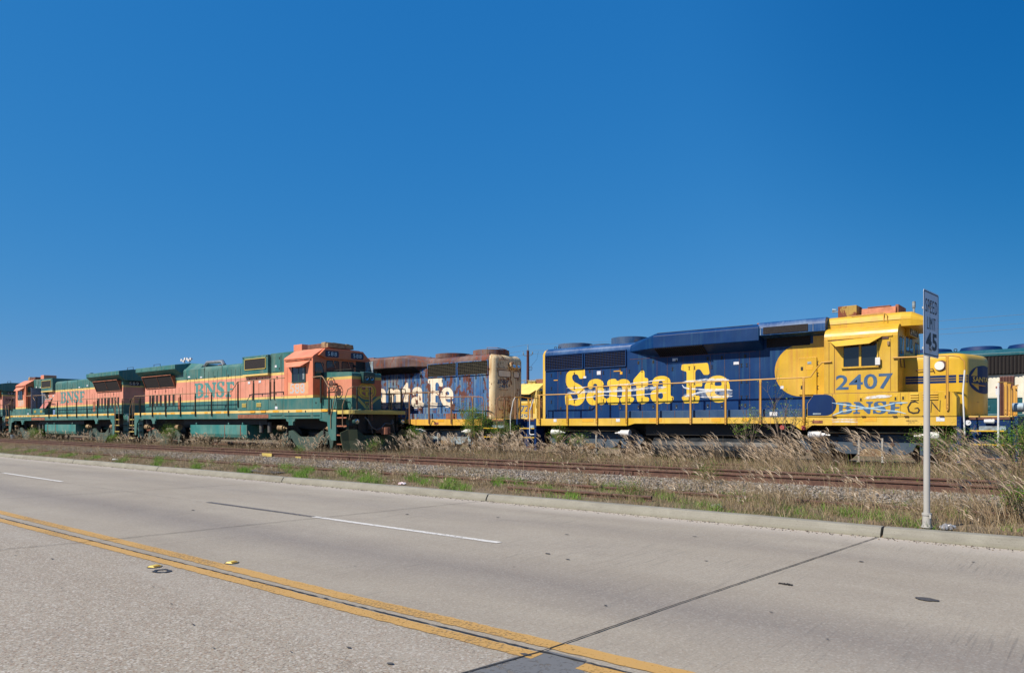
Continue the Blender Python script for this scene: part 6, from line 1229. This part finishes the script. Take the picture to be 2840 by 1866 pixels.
mb = MB(); mb.box(-28.3,-27.7,YB+.8,YB+1.8,4.1,4.28); bk('roof_vent_box', mb, M['cream_y'], bevel=.02)
mb = MB(); mb.prism([(-27.65,4.1),(-26.7,4.1),(-26.8,4.38),(-27.75,4.38)], YB+.9, YB+1.9, 'y'); bk('air_conditioner', mb, M['rust'], bevel=.01)
mb = MB(); mb.tube([(-28.9,YB+.7,4.05),(-28.9,YB+.7,4.32),(-27.0,YB+.7,4.32)], .02, 6); mb.tube([(-27.95,YB+.7,4.1),(-27.95,YB+.7,4.32)], .02, 6); bk('roof_rail', mb, M['tan'])
truck(root, -32.5, YB-.02, YB+3.12, .42, (M['dkgrey'], M['dkgrey'], M['black']), 'a'); truck(root, -24.0, YB-.02, YB+3.12, .42, (M['dkgrey'], M['dkgrey'], M['black']), 'a')
mb = MB(); mb.box(-31.2,-25.3,YB+.2,YB+2.9,.6,1.5); bk('fuel_tank', mb, M['black'], bevel=.03)
for s in (-34,-31,-29.2,-26.4,-24,-22): post(root, s, YB-.03, 1.6, 2.95, M['yel_rail'])
rail_tube(root, [(-35,YB-.03,2.95),(-29.1,YB-.03,2.95)], M['yel_rail']); rail_tube(root, [(-26.8,YB-.03,2.95),(-21.3,YB-.03,2.95)], M['yel_rail'])

root = thing('diesel_locomotive', (1, YB+1.55, 0), 'cream and teal locomotive behind the yellow nose at the right edge', 'locomotive')
mb = MB(); mb.box(-8, 10, YB, YB+3.1, 1.5, 1.98); bk('frame', mb, M['pteal'], bevel=.02)
mb = MB(); mb.box(-7.5, 9, YB+.1, YB+3.0, 1.98, 2.68); mb.box(-7.6,9.1,YB+.07,YB+.1,2.63,2.67,1)
for i in range(14): mb.box(-5+.9*i,-4.6+.9*i,YB+.08,YB+.1,2.15,2.3,0)
bk('lower_hood', mb, [M['pteal'], M['pcream']], bevel=.01)
mb = MB(); mb.box(-7.5, 9, YB+.12, YB+2.98, 2.68, 3.58); bk('cream_band', mb, M['pcream'], bevel=.01)
for x in (-3.45,-2.3): mb = MB(); mb.box(x,x+.35,YB+.10,YB+.12,3.0,3.45); mb.box(x+.05,x+.3,YB+.09,YB+.10,3.1,3.4); bk('small_hatch', mb, M['pcream'], bevel=.01)
mb = MB(); mb.box(-2.62,-2.55,YB+.05,YB+.12,2.0,3.5); bk('ladder', mb, M['pcream'])
mb = MB(); x = -7.5
while x < 9: mb.prism([(x,YB+.0),(x+.055,YB-.05),(x+.11,YB+.0)], 3.62, 4.32, 'z', 0); x += .125
mb.box(-7.5, 9, YB+.0, YB+3.1, 3.60, 4.34, 1); bk('corrugated_radiator', mb, [M['screen'], M['black']])
mb = MB(); mb.prism([(YB-.04,4.33),(YB-.04,4.45),(YB+.25,4.62),(YB+2.85,4.62),(YB+3.14,4.45),(YB+3.14,4.33)], -7.5, 9); bk('hood_roof', mb, M['pteal'], bevel=.02)
for x in (-5.95,-4.15,-2.45,-.6,1.2): mb = MB(); mb.lathe((x, YB+1.2, 4.60), 'z', [(0,.80),(.05,.80),(.20,.72),(.22,.60),(.19,.55),(.18,.001)], 30); bk('roof_fan', mb, M['navyp'], smooth=True)
mb = MB(); mb.tube([(-4.95+.06*math.cos(t*.7), YB+.3, 4.68+.06*math.sin(t*.7)) for t in range(10)], .018, 5); bk('lifting_eye', mb, M['black'])
for s in (-6,-4.4,-3.35,-1.8,-.2,1.4): post(root, s, YB-.02, 1.6, 3.0, M['pteal'])
mb = MB(); mb.box(-3.5,-3.35,YB-.08,YB-.05,2.75,3.1,0); mb.box(-3.5,-3.25,YB-.09,YB-.08,3.02,3.1,1); bk('caution_sign', mb, [M['stick'], M['emblemr']])
truck(root, -4.2, YB-.02, YB+3.12, .42, (M['dkgrey'], M['dkgrey'], M['black']), 'a'); truck(root, 6.5, YB-.02, YB+3.12, .42, (M['dkgrey'], M['dkgrey'], M['black']), 'a')
mb = MB(); mb.box(-2, 4.3, YB+.2, YB+2.9, .6, 1.5); bk('fuel_tank', mb, M['black'], bevel=.03)
mb = MB(); [mb.box(-3.03+.09*i,-2.98+.09*i,31.58,31.76,.9,3.3) for i in range(5)]; mb.box(-3.05,-2.60,31.62,31.75,.9,3.32); 
tag(mb.build('stacked_frame', paint('brown_corrugated_steel', (.10,.035,.025), fadecol=(.2,.09,.07), fade=.5, streak=.3, rust=.5), bevel=.01), 'rusty brown ribbed panel standing upright behind the yellow end rail', 'steel panel')
mb = MB()
# ------------------------------------------------------------------ poles and wires
M['pole'] = simple('reddish_brown_timber_pole', (.10,.030,.028), .9, 0, .35, 3)
def pole(x, y, h, label, full=True):
    t = thing('utility_pole', (x, y, .2), label, 'utility pole')
    mb = MB(); mb.lathe((x, y, .15), 'z', [(0,.19),(h*.5,.165),(h-.15,.14),(h-.15,.001)], 16); mb.build('pole_shaft', M['pole'], t, smooth=True)
    mb = MB(); z = h-.55
    for s in (-1, 1): mb.tube([(x, y, z-.05), (x+s*.45, y, z+.0), (x+s*.62, y, z+.12)], .03, 6)
    mb.build('insulator_arm', M['dkgrey'], t)
    for s in (-1, 1): mb = MB(); mb.lathe((x+s*.62, y, z+.1), 'z', [(0,.03),(.04,.06),(.1,.04),(.14,.07),(.22,.05),(.3,.02)], 10); mb.build('insulator', M['grey'], t, smooth=True)
    mb = MB(); mb.lathe((x, y, h), 'z', [(0,.03),(.1,.05),(.3,.05),(.5,.03),(.62,.02)], 10); mb.build('insulator', M['grey'], t, smooth=True)
    mb = MB(); mb.tube([(x, y, h-1.9), (x+.5, y, h-1.95)], .02, 6); mb.tube([(x+.35+.22*math.cos(a*.6), y, h-1.95+.2*math.sin(a*.6)) for a in range(11)], .025, 5); mb.tube([(x+.4,y,h-1.75),(x+1.2,y,h-1.0),(x+1.4,y,h-.2)], .012, 4); mb.build('cable_coil', M['black'], t)
    mb = MB(); mb.lathe((x-.55, y, h-4.2), 'z', [(0,.20),(.04,.23),(.72,.23),(.76,.18),(.80,.05)], 18); mb.lathe((x-.45, y, h-3.42), 'z', [(0,.04),(.2,.03)], 8); mb.box(x-.35, x-.1, y-.03, y+.03, h-4.0, h-3.9); mb.build('transformer', M['grey'], t, smooth=True)
    mb = MB(); mb.tube([(x-.6,y,h-3.9),(x-.85,y,h-4.3),(x-.9,y,h-5.0),(x-.5,y,h-5.6),(x-.15,y,h-5.4)], .014, 5); mb.build('drop_wire', M['black'], t)
    if full:
        mb = MB(); mb.tube([(x+.1,y,h-6.0),(x+1.0,y,h-5.45),(x+2.0,y,h-5.2),(x+2.9,y,h-5.28)], .035, 7); mb.lathe((x+2.7,y,h-5.30), 'x', [(0,.03),(.1,.08),(.45,.07),(.5,.02)], 8); mb.build('street_light_arm', M['grey'], t, smooth=True)
    return t
pole(-47.4, 60, 9.35, 'reddish brown utility pole with a grey transformer behind the gap between the blue locomotives')
pole(26, 60, 9.35, 'reddish brown utility pole beyond the right edge carrying the far end of the wires')
M['wire'] = simple('grey_overhead_wire', (.16,.19,.23), .6, 0, .1)
for i, (ya, z0, z1, lab) in enumerate(((60.0,9.95,9.6,'topmost thin grey overhead wire running to the right of the utility pole'), (59.4,9.25,8.95,'middle thin grey overhead wire running to the right of the utility pole'), (60.6,9.0,8.72,'lowest thin grey overhead wire running to the right of the utility pole'))):
    mb = MB(); pts = []
    for k in range(33): t = k/32; pts.append((-47.4+73.4*t, ya, z0+(z1-z0)*t-4*.75*t*(1-t)))
    mb.tube(pts, .010, 4)
    pts = []
    for k in range(25): t = k/24; pts.append((-47.4-70*t, ya, z0-.4*t-4*.9*t*(1-t)))
    mb.tube(pts, .013, 4); tag(mb.build('overhead_wire', M['wire']), lab, 'wire', 'overhead wires')
t = thing('floodlight_mast', (-122, 60, .2), 'small cluster of white floodlights on a mast above the roof of 588', 'floodlight mast')
mb = MB(); mb.tube([(-122,60,.2),(-122,60,11.6)], .10, 8); mb.build('mast', M['grey'], t)
mb = MB(); mb.tube([(-122.0,60,11.5),(-121.2,60,12.0),(-120.6,60,12.5)], .05, 6); mb.tube([(-122.0,60,11.5),(-122.8,60,12.0),(-123.5,60,12.4)], .05, 6); mb.build('cross_arm', M['grey'], t)
for dx, dz in ((-1.6,.95),(-.9,.75),(.9,.8),(1.6,1.0),(-.4,1.1),(.45,1.05)):
    mb = MB(); mb.lathe((-122+dx,59.9,11.6+dz), 'y', [(-.2,.24),(.0,.20),(.2,.08)], 12); mb.build('floodlight', M['white'], t, smooth=True)

# ------------------------------------------------------------------ vegetation
def plantmat(name, cols, rough=.75, trans=.25):
    n = N(name); a = n.t.nodes.new('ShaderNodeAttribute'); a.attribute_name = 'tone'; r = n.t.nodes.new('ShaderNodeValToRGB'); n.l(a.outputs['Fac'], r.inputs[0])
    e = r.color_ramp.elements; e[0].position = 0; e[0].color = (*cols[0], 1); e[1].position = 1; e[1].color = (*cols[-1], 1)
    for i, c in enumerate(cols[1:-1]): q = e.new((i+1)/(len(cols)-1)); q.color = (*c, 1)
    n.P(Base_Color=r.outputs[0], Roughness=rough, Specular_IOR_Level=.2)
    if trans:
        tr = n.t.nodes.new('ShaderNodeBsdfTranslucent'); n.l(r.outputs[0], tr.inputs[0]); mx = n.t.nodes.new('ShaderNodeMixShader'); mx.inputs[0].default_value = trans
        n.l(n.b.outputs[0], mx.inputs[1]); n.l(tr.outputs[0], mx.inputs[2]); n.l(mx.outputs[0], n.out.inputs[0])
    return n.mat
MG = plantmat('fresh_green_blades', [(.06,.14,.015),(.12,.25,.025),(.18,.34,.045),(.27,.40,.08)])
MD = plantmat('dry_straw_blades', [(.16,.10,.055),(.28,.20,.12),(.40,.31,.20),(.52,.43,.30)])
MX = plantmat('mixed_thatch_blades', [(.10,.13,.03),(.22,.16,.075),(.34,.25,.15),(.46,.36,.24)])
MP = plantmat('pale_plume_heads', [(.25,.165,.10),(.38,.275,.175),(.52,.40,.28),(.66,.55,.41)], .8, .3)
MT = plantmat('straw_stems', [(.19,.125,.065),(.30,.21,.12),(.40,.30,.18),(.50,.39,.25)])
ML = plantmat('bush_leaves', [(.05,.11,.012),(.10,.20,.02),(.17,.30,.035),(.28,.42,.07)], .6, .3)
MBK = simple('grey_brown_twigs', (.20,.15,.11), .9, 0, .3, 10)
class Blades:
    def __init__(s): s.V = []; s.F = []; s.T = []; s.n = 0
    def add(s, P, h, w, lean, tone, seg=3, curve=1.8, wprof=None):
        """P (n,3) roots, h (n) heights, w (n) widths, lean (n,2) horizontal reach of the tip, tone (n)"""
        n = len(P); t = np.linspace(0, 1, seg+1); a = RNG.uniform(0, math.pi, n); side_ = np.stack([np.cos(a), np.sin(a), np.zeros(n)], 1)
        wp = (1-t**1.5)*.92+.08 if wprof is None else np.interp(t, *wprof)
        C = np.zeros((n, seg+1, 3)); C[:,:,0] = P[:,0:1]+lean[:,0:1]*t[None]**curve; C[:,:,1] = P[:,1:2]+lean[:,1:2]*t[None]**curve
        drop = np.hypot(lean[:,0], lean[:,1])/np.maximum(h, 1e-3); C[:,:,2] = P[:,2:3]+h[:,None]*(t[None]-.30*np.minimum(drop, 1.2)[:,None]*t[None]**2.5)
        L = C-side_[:,None,:]*(w[:,None]*wp[None]/2)[:,:,None]; Rr = C+side_[:,None,:]*(w[:,None]*wp[None]/2)[:,:,None]
        V = np.stack([L, Rr], 2).reshape(-1, 3); b = s.n+np.arange(n)[:,None]*(2*(seg+1))+2*np.arange(seg)[None]
        F = np.stack([b, b+1, b+3, b+2], 2).reshape(-1, 4)
        s.V.append(V); s.F.append(F); s.T.append(np.repeat(tone, 2*(seg+1))); s.n += len(V); return C[:,-1]
    def build(s, name, mat, parent=None, off=(0,0,0)):
        me = bpy.data.meshes.new(name); V = np.concatenate(s.V)-np.array(off); fill(me, V, np.concatenate(s.F))
        at = me.attributes.new('tone', 'FLOAT', 'POINT'); at.data.foreach_set('value', np.clip(np.concatenate(s.T), 0, 1).astype(np.float32))
        me.materials.append(mat); o = bpy.data.objects.new(name, me); COL.objects.link(o)
        if parent is not None: o.parent = parent
        return o
def noise2(x, y, f, seed=0):
    r = np.random.default_rng(seed); v = np.zeros_like(x)
    for k in range(5):
        a = r.uniform(0, 6.28); ff = f*(1+.7*k); v += np.sin(x*math.cos(a)*ff+y*math.sin(a)*ff*1.6+r.uniform(0, 6.28))/(1+.4*k)
    return v/2.6
def xs_(n, lo=-75, hi=4, p=.55): return lo+(hi-lo)*RNG.random(n)**p
def scat(B, n, ylo, yhi, h, w, lean, tone, dens=None, xlo=-75, xhi=4, p=.55, seg=2):
    x = xs_(n, xlo, xhi, p); y = RNG.uniform(ylo, yhi, n)
    if dens is not None:
        k = RNG.random(n) < dens(x, y); x, y = x[k], y[k]
    n = len(x); hh = np.asarray(h(x, y) if callable(h) else RNG.uniform(h[0], h[1], n))*RNG.uniform(.6, 1.2, n)
    l = RNG.normal(0, lean[1], (n, 2))*hh[:,None]; l[:,0] += lean[0]*hh
    B.add(np.stack([x, y, gz(y)-.01], 1), hh, RNG.uniform(w[0], w[1], n), l, np.clip(RNG.normal(tone, .24, n), 0, 1), seg)
# width of blades grows with distance a little so far ones still read; density falls off
B = Blades()
def st_(x, y, f, sd, k=.5, b=.6): return np.clip(b+k*noise2(x, y, f, sd), .05, 1)
scat(B, 95000, 11.36, 13.9, lambda x, y: .08+.16*np.clip(.3+noise2(x, y, 2.6, 1), 0, 1)+.09*np.clip((x+11)/8, 0, 1), (.004,.009), (-.12,.55), .62, lambda x, y: st_(x, y, 2.1, 2)*(y < 13.2)+(y >= 13.2)*np.clip(.9*noise2(x, y, 1.9, 33)+.25+.4*np.clip((x+12)/10, 0, 1), 0, 1))
scat(B, 85000, 13.6, 15.8, (.07,.20), (.004,.009), (-.1,.55), .66, lambda x, y: np.clip(1.0*noise2(x, y, 1.9, 3)+.36+np.clip((-28-x)/14, 0, .8), 0, 1))
scat(B, 80000, 15.95, 17.35, lambda x, y: .09+.12*np.clip(.5+noise2(x, y, 1.9, 4), 0, 1), (.005,.010), (-.12,.5), .66, lambda x, y: st_(x, y, 1.6, 5, .4, .8))
scat(B, 95000, 17.3, 19.2, lambda x, y: .14+.34*np.clip(.4+noise2(x, y, 2.0, 4), 0, 1), (.005,.010), (-.15,.5), .66, lambda x, y: st_(x, y, 1.6, 5, .5, .65))
scat(B, 60000, 19.0, 23.0, (.15,.5), (.006,.011), (-.15,.45), .66, lambda x, y: st_(x, y, 1.4, 6, .6, .5)*(x > -24), xlo=-24, p=.8)
tag(B.build('short_dry_grass', MX), 'short dry mixed grass carpeting the verge and the ground between the tracks', 'grass', kind='stuff')
B = Blades()
def gpatch(x, y): return np.clip(1.8*(noise2(x, y, 3.1, 11)+.35*noise2(x, y, .9, 12)-.20+.28*np.exp(-((x+15)/9)**2)*(y < 13.4)), 0, 1)
scat(B, 90000, 11.38, 13.3, lambda x, y: .08+.16*gpatch(x, y), (.005,.010), (0,.6), .55, lambda x, y: np.clip(gpatch(x, y)*1.3, 0, 1)+.03)
scat(B, 20000, 13.0, 15.7, (.06,.16), (.005,.010), (0,.6), .5, lambda x, y: np.clip(gpatch(x+9, y)-.4, 0, 1)*.8)
scat(B, 50000, 15.9, 19.0, (.10,.26), (.006,.011), (0,.5), .45, lambda x, y: gpatch(x+4, y+2)*.7+.02)
scat(B, 30000, 17.5, 23.0, (.2,.5), (.007,.012), (-.05,.4), .4, lambda x, y: gpatch(x+2, y-3)*.7+(x > -6)*.2, xlo=-24, p=.9)
tag(B.build('green_grass', MG), 'bright green grass clumps along the kerb and beside the rails', 'grass', kind='stuff')
# tall plume grass: clumps of leaning stems with pale feathery heads
S = Blades(); Hd = Blades(); Lf = Blades()
def clump(cx, cy, n, hm, lean, spread=.22):
    r = spread*np.sqrt(RNG.random(n)); a = RNG.uniform(0, 6.28, n); P = np.stack([cx+r*np.cos(a), cy+r*np.sin(a), np.full(n, gz(cy)-.02)], 1)
    h = hm*RNG.uniform(.62, 1.12, n); l = np.stack([lean*h*RNG.uniform(.5, 1.5, n)+RNG.normal(0, .08, n), RNG.normal(-.05, .12, n)*h], 1)
    tip = S.add(P, h, RNG.uniform(.005, .009, n), l, RNG.uniform(.2, 1, n), 5, 1.7)
    m_ = RNG.random(n) < .5; tp = tip[m_]; k = len(tp); hl = RNG.uniform(.14, .30, k)*min(1.25, hm/1.0)
    dirx = np.sign(lean) if lean else 1
    for q in range(4):
        L2 = np.stack([dirx*hl*RNG.uniform(.55, 1.1, k)+RNG.normal(0, .02, k), RNG.normal(0, .06, k)], 1); back = np.stack([-l[m_][:,0]*.18, -l[m_][:,1]*.18, np.full(k, -.10)], 1)*RNG.uniform(.6, 1.4, (k,1))
        Hd.add(tp+back, hl*RNG.uniform(.55, 1.0, k), RNG.uniform(.012, .026, k), L2, np.clip(RNG.normal(.62, .22, k), 0, 1), 4, 1.5, ([0,.15,.5,.85,1], [.25,.9,1,.6,.08]))
    nl = int(n*2.2); r = spread*1.2*np.sqrt(RNG.random(nl)); a = RNG.uniform(0, 6.28, nl); h2 = hm*RNG.uniform(.22, .6, nl)
    Lf.add(np.stack([cx+r*np.cos(a), cy+r*np.sin(a), np.full(nl, gz(cy)-.02)], 1), h2, RNG.uniform(.006, .012, nl), RNG.normal(0, .38, (nl,2))*h2[:,None]+np.array([lean*.5,0])*h2[:,None], RNG.uniform(.15, .9, nl), 4, 1.9)
rr = random.Random(21)
for i in range(330):       # right half, in front of and beside the blue locomotives
    x = -22.5+24.5*rr.random()**.85; y = rr.uniform(17.7, 21.6)
    if -19.9 < x and rr.random() < .12: continue
    den = math.sin(x*1.9)+.6*math.sin(x*4.3+1)
    if den < -.55 and rr.random() < .7: continue
    clump(x, y, rr.randint(10, 24), rr.uniform(.62, 1.15)*(1.12 if x > -7 else .96), -rr.uniform(.12, .58) if x > -12.5 else -rr.uniform(-.1, .34), rr.uniform(.12, .3))
for i in range(290):       # left half, before the orange and green locomotives
    x = -66+42*rr.random()**.8; y = rr.uniform(17.35, 18.15)
    if math.sin(x*1.3+2)+.5*math.sin(x*3.1) < -.35 and rr.random() < .75: continue
    if -27 < x < -22 and rr.random() < .55: continue
    clump(x, y, rr.randint(7, 16), rr.uniform(.45, .98), rr.uniform(-.25, .2), rr.uniform(.12, .3))
for x, y, n, h, l in ((-4.4,12.35,16,1.05,-.32),(-4.25,12.6,14,.95,-.2),(-3.9,14.9,10,.7,-.3),(-5.6,14.6,12,.62,-.35),(-1.3,12.3,26,1.0,-.42),(-1.0,12.8,30,1.15,-.45),(-.55,12.4,24,.9,-.5),(-.2,13.0,24,1.1,-.4),(-1.5,13.3,16,1.0,-.4),(-2.3,16.6,16,.85,-.4),(-.5,16.5,22,.9,-.45),(-6.9,15.1,10,.55,-.2),
    (-22.0,15.2,7,.75,-.1),(-21.2,15.2,8,.7,.0),(-19.1,15.3,8,.85,-.05),(-17.6,15.4,10,.95,-.12),(-18.3,17.0,8,.8,-.1),(-17.2,15.1,12,.45,0),(-12.4,15.3,10,.5,-.2),(-10.9,15.4,12,.6,-.3),(-13.8,15.3,9,.4,.1),(-33.5,12.6,8,.5,.1),(-38.6,12.8,9,.6,0),(-9.1,13.6,9,.35,-.2),(-7.3,12.6,12,.4,-.3),(-6.2,12.4,14,.45,-.35),(-5.2,12.7,12,.5,-.3),(-3.3,12.2,12,.5,-.3),(-2.9,12.6,14,.5,-.35)):
    clump(x, y, n, h, l, .16)
for i in range(150):        # straw tufts on the verge, thicker to the right
    x = -34+35*rr.random()**.6; clump(x, rr.uniform(11.6, 14.6), rr.randint(5, 13), rr.uniform(.22, .5)*(1.25 if x > -8 else .9), -rr.uniform(.0, .4), rr.uniform(.08, .2))
tag(S.build('plume_grass_stems', MT), 'straw coloured stems of tall wild grass in front of the locomotives', 'tall grass', kind='stuff')
tag(Hd.build('plume_grass_heads', MP), 'pale feathery seed heads of tall wild grass in front of the locomotives', 'tall grass', kind='stuff')
tag(Lf.build('plume_grass_leaves', MD), 'dry curling leaves at the foot of the tall wild grass', 'tall grass', kind='stuff')
# thin dry stalks that stand alone on the verge
B = Blades(); n = 900; x = xs_(n, -40, 3, .6); y = RNG.uniform(11.5, 17.5, n); k = noise2(x, y, .8, 31) > .1; x, y = x[k], y[k]; n = len(x)
h = RNG.uniform(.25, .7, n); B.add(np.stack([x, y, gz(y)], 1), h, RNG.uniform(.004, .007, n), np.stack([RNG.normal(-.25, .25, n)*h, RNG.normal(0, .15, n)*h], 1), RNG.uniform(.3, 1, n), 4)
tag(B.build('scattered_dry_stalks', MT), 'thin dry stalks scattered along the verge and ballast', 'grass', kind='stuff')

def bush(x, y, z, rx, ry, rz, n, label, seed, leaf=(.022,.05), bare=False, stems=7, tone=.5):
    t = thing('shrub', (x, y, z), label, 'shrub'); rr = random.Random(seed); tips = []; mb = MB()
    def grow(p, d, L, r, lv):
        q = p+d*L; mid = p+d*L*.5+Vector((rr.uniform(-1,1), rr.uniform(-1,1), 0))*L*.06; mb.tube([p, mid, q], r, 5, 0, r*.65)
        if lv == 0: tips.append((q, d)); return
        for _ in range(rr.choice((2, 3))):
            e = (d+Vector((rr.uniform(-.7,.7), rr.uniform(-.7,.7), rr.uniform(-.15,.6)))).normalized(); grow(q, e, L*rr.uniform(.55,.85), r*.62, lv-1)
        if lv < 3: tips.append((q, d))
    for i in range(stems):
        a = rr.uniform(0, 6.28); d = Vector((math.cos(a)*rx, math.sin(a)*ry, rz*rr.uniform(1.3, 2.3))).normalized()
        grow(Vector((x+rr.uniform(-.1,.1)*rx, y+rr.uniform(-.1,.1)*ry, z-.03)), d, rz*rr.uniform(.36,.52), .011 if not bare else .016, 3)
    mb.build('branches', MBK if bare else M['tan'], t)
    P = []; 
    per = max(1, n//max(1, len(tips)))
    for q, d in tips:
        for _ in range(per):
            s_ = .035 if bare else .11; P.append((q.x+rr.gauss(0, s_), q.y+rr.gauss(0, s_), max(z+.02, q.z+rr.gauss(0, s_*.8))))
    P = np.array(P); k = len(P); B = Blades(); h = RNG.uniform(leaf[0], leaf[1], k)
    cl = noise2(P[:,0]*3, P[:,2]*3, 3., seed)
    B.add(P, h*.6, h*RNG.uniform(.35, .6, k), RNG.normal(0, .8, (k,2))*h[:,None], np.clip(tone+.22*cl+RNG.normal(0, .15, k), 0, 1), 2, 1.2, ([0,.5,1], [.3,1,.1]))
    B.build('leaves', ML, t, (x, y, z)); return t
bush(-19.35, 21.0, .22, .55, .5, 1.65, 5200, 'large bright green shrub covering the corner steps of the rust stained locomotive', 3, (.03,.07), stems=11, tone=.62)
bush(-18.55, 21.6, .22, .4, .4, 1.3, 2200, 'leafy green shrub on the right flank of the large corner shrub', 4, (.03,.06), stems=7, tone=.55)
bush(-23.0, 21.2, .22, .5, .4, .95, 2600, 'mid green shrub in deep shade under the rust stained locomotive', 5, (.03,.06), stems=8, tone=.6)
bush(-21.68, 18.0, .26, .3, .3, .60, 900, 'small round green shrub before the snow plow of 588', 6, (.025,.05), stems=6, tone=.45)
bush(-7.45, 21.6, .3, .55, .3, 1.9, 330, 'spindly leafless sapling with a few new leaves in front of the blue hood', 7, (.04,.08), True, 5, .8)
bush(-8.5, 21.5, .3, .55, .3, 1.45, 420, 'low twiggy sapling with yellow green leaves left of the spindly one', 8, (.04,.08), True, 5, .7)
bush(-1.35, 19.0, .25, .7, .5, 1.05, 4200, 'dense dark green shrub at the right edge below the couplers', 9, (.03,.06), stems=11, tone=.5)
bush(-2.9, 19.6, .25, .5, .4, 1.0, 1900, 'loose green shrub in tall grass just right of the sign post', 10, (.025,.055), stems=7, tone=.45)
bush(-16.0, 22.1, .22, .35, .2, 1.0, 900, 'leafy green climber hanging over the rear wheels of 2407', 11, (.03,.06), stems=5, tone=.6)
bush(-15.1, 22.0, .22, .35, .2, .85, 1000, 'green weed growing through the rear truck hanger of 2407', 12, (.03,.06), stems=6, tone=.5)
bush(-38.2, 17.85, .24, .55, .3, 1.0, 1900, 'green weed bush before the middle of 588', 13, (.03,.06), stems=8, tone=.5)
bush(-45.3, 17.8, .24, .55, .3, .6, 1500, 'low green bush beneath the gap between 588 and 589', 14, (.03,.06), stems=8, tone=.62)
bush(-58.6, 17.9, .24, 1.0, .3, .8, 2200, 'wide green weed bush before the fuel tank of 589', 15, (.035,.07), stems=12, tone=.5)
bush(-6.75, 14.9, .25, .28, .25, .36, 900, 'blue green weed clump on the gravel beside the rusty rail', 16, (.02,.045), stems=10, tone=.35)
bush(-1.05, 12.9, .17, .3, .3, .42, 1300, 'dark green leafy weed on the verge right of the sign post', 17, (.03,.05), stems=9, tone=.35)
bush(-7.2, 12.3, .15, .25, .2, .26, 800, 'small dark green leafy weed near the kerb joint', 18, (.02,.04), stems=9, tone=.35)
bush(-25.5, 17.3, .26, .2, .2, .32, 500, 'small bright green weed behind the rusty rail below the cab of 588', 19, (.03,.05), stems=6, tone=.7)
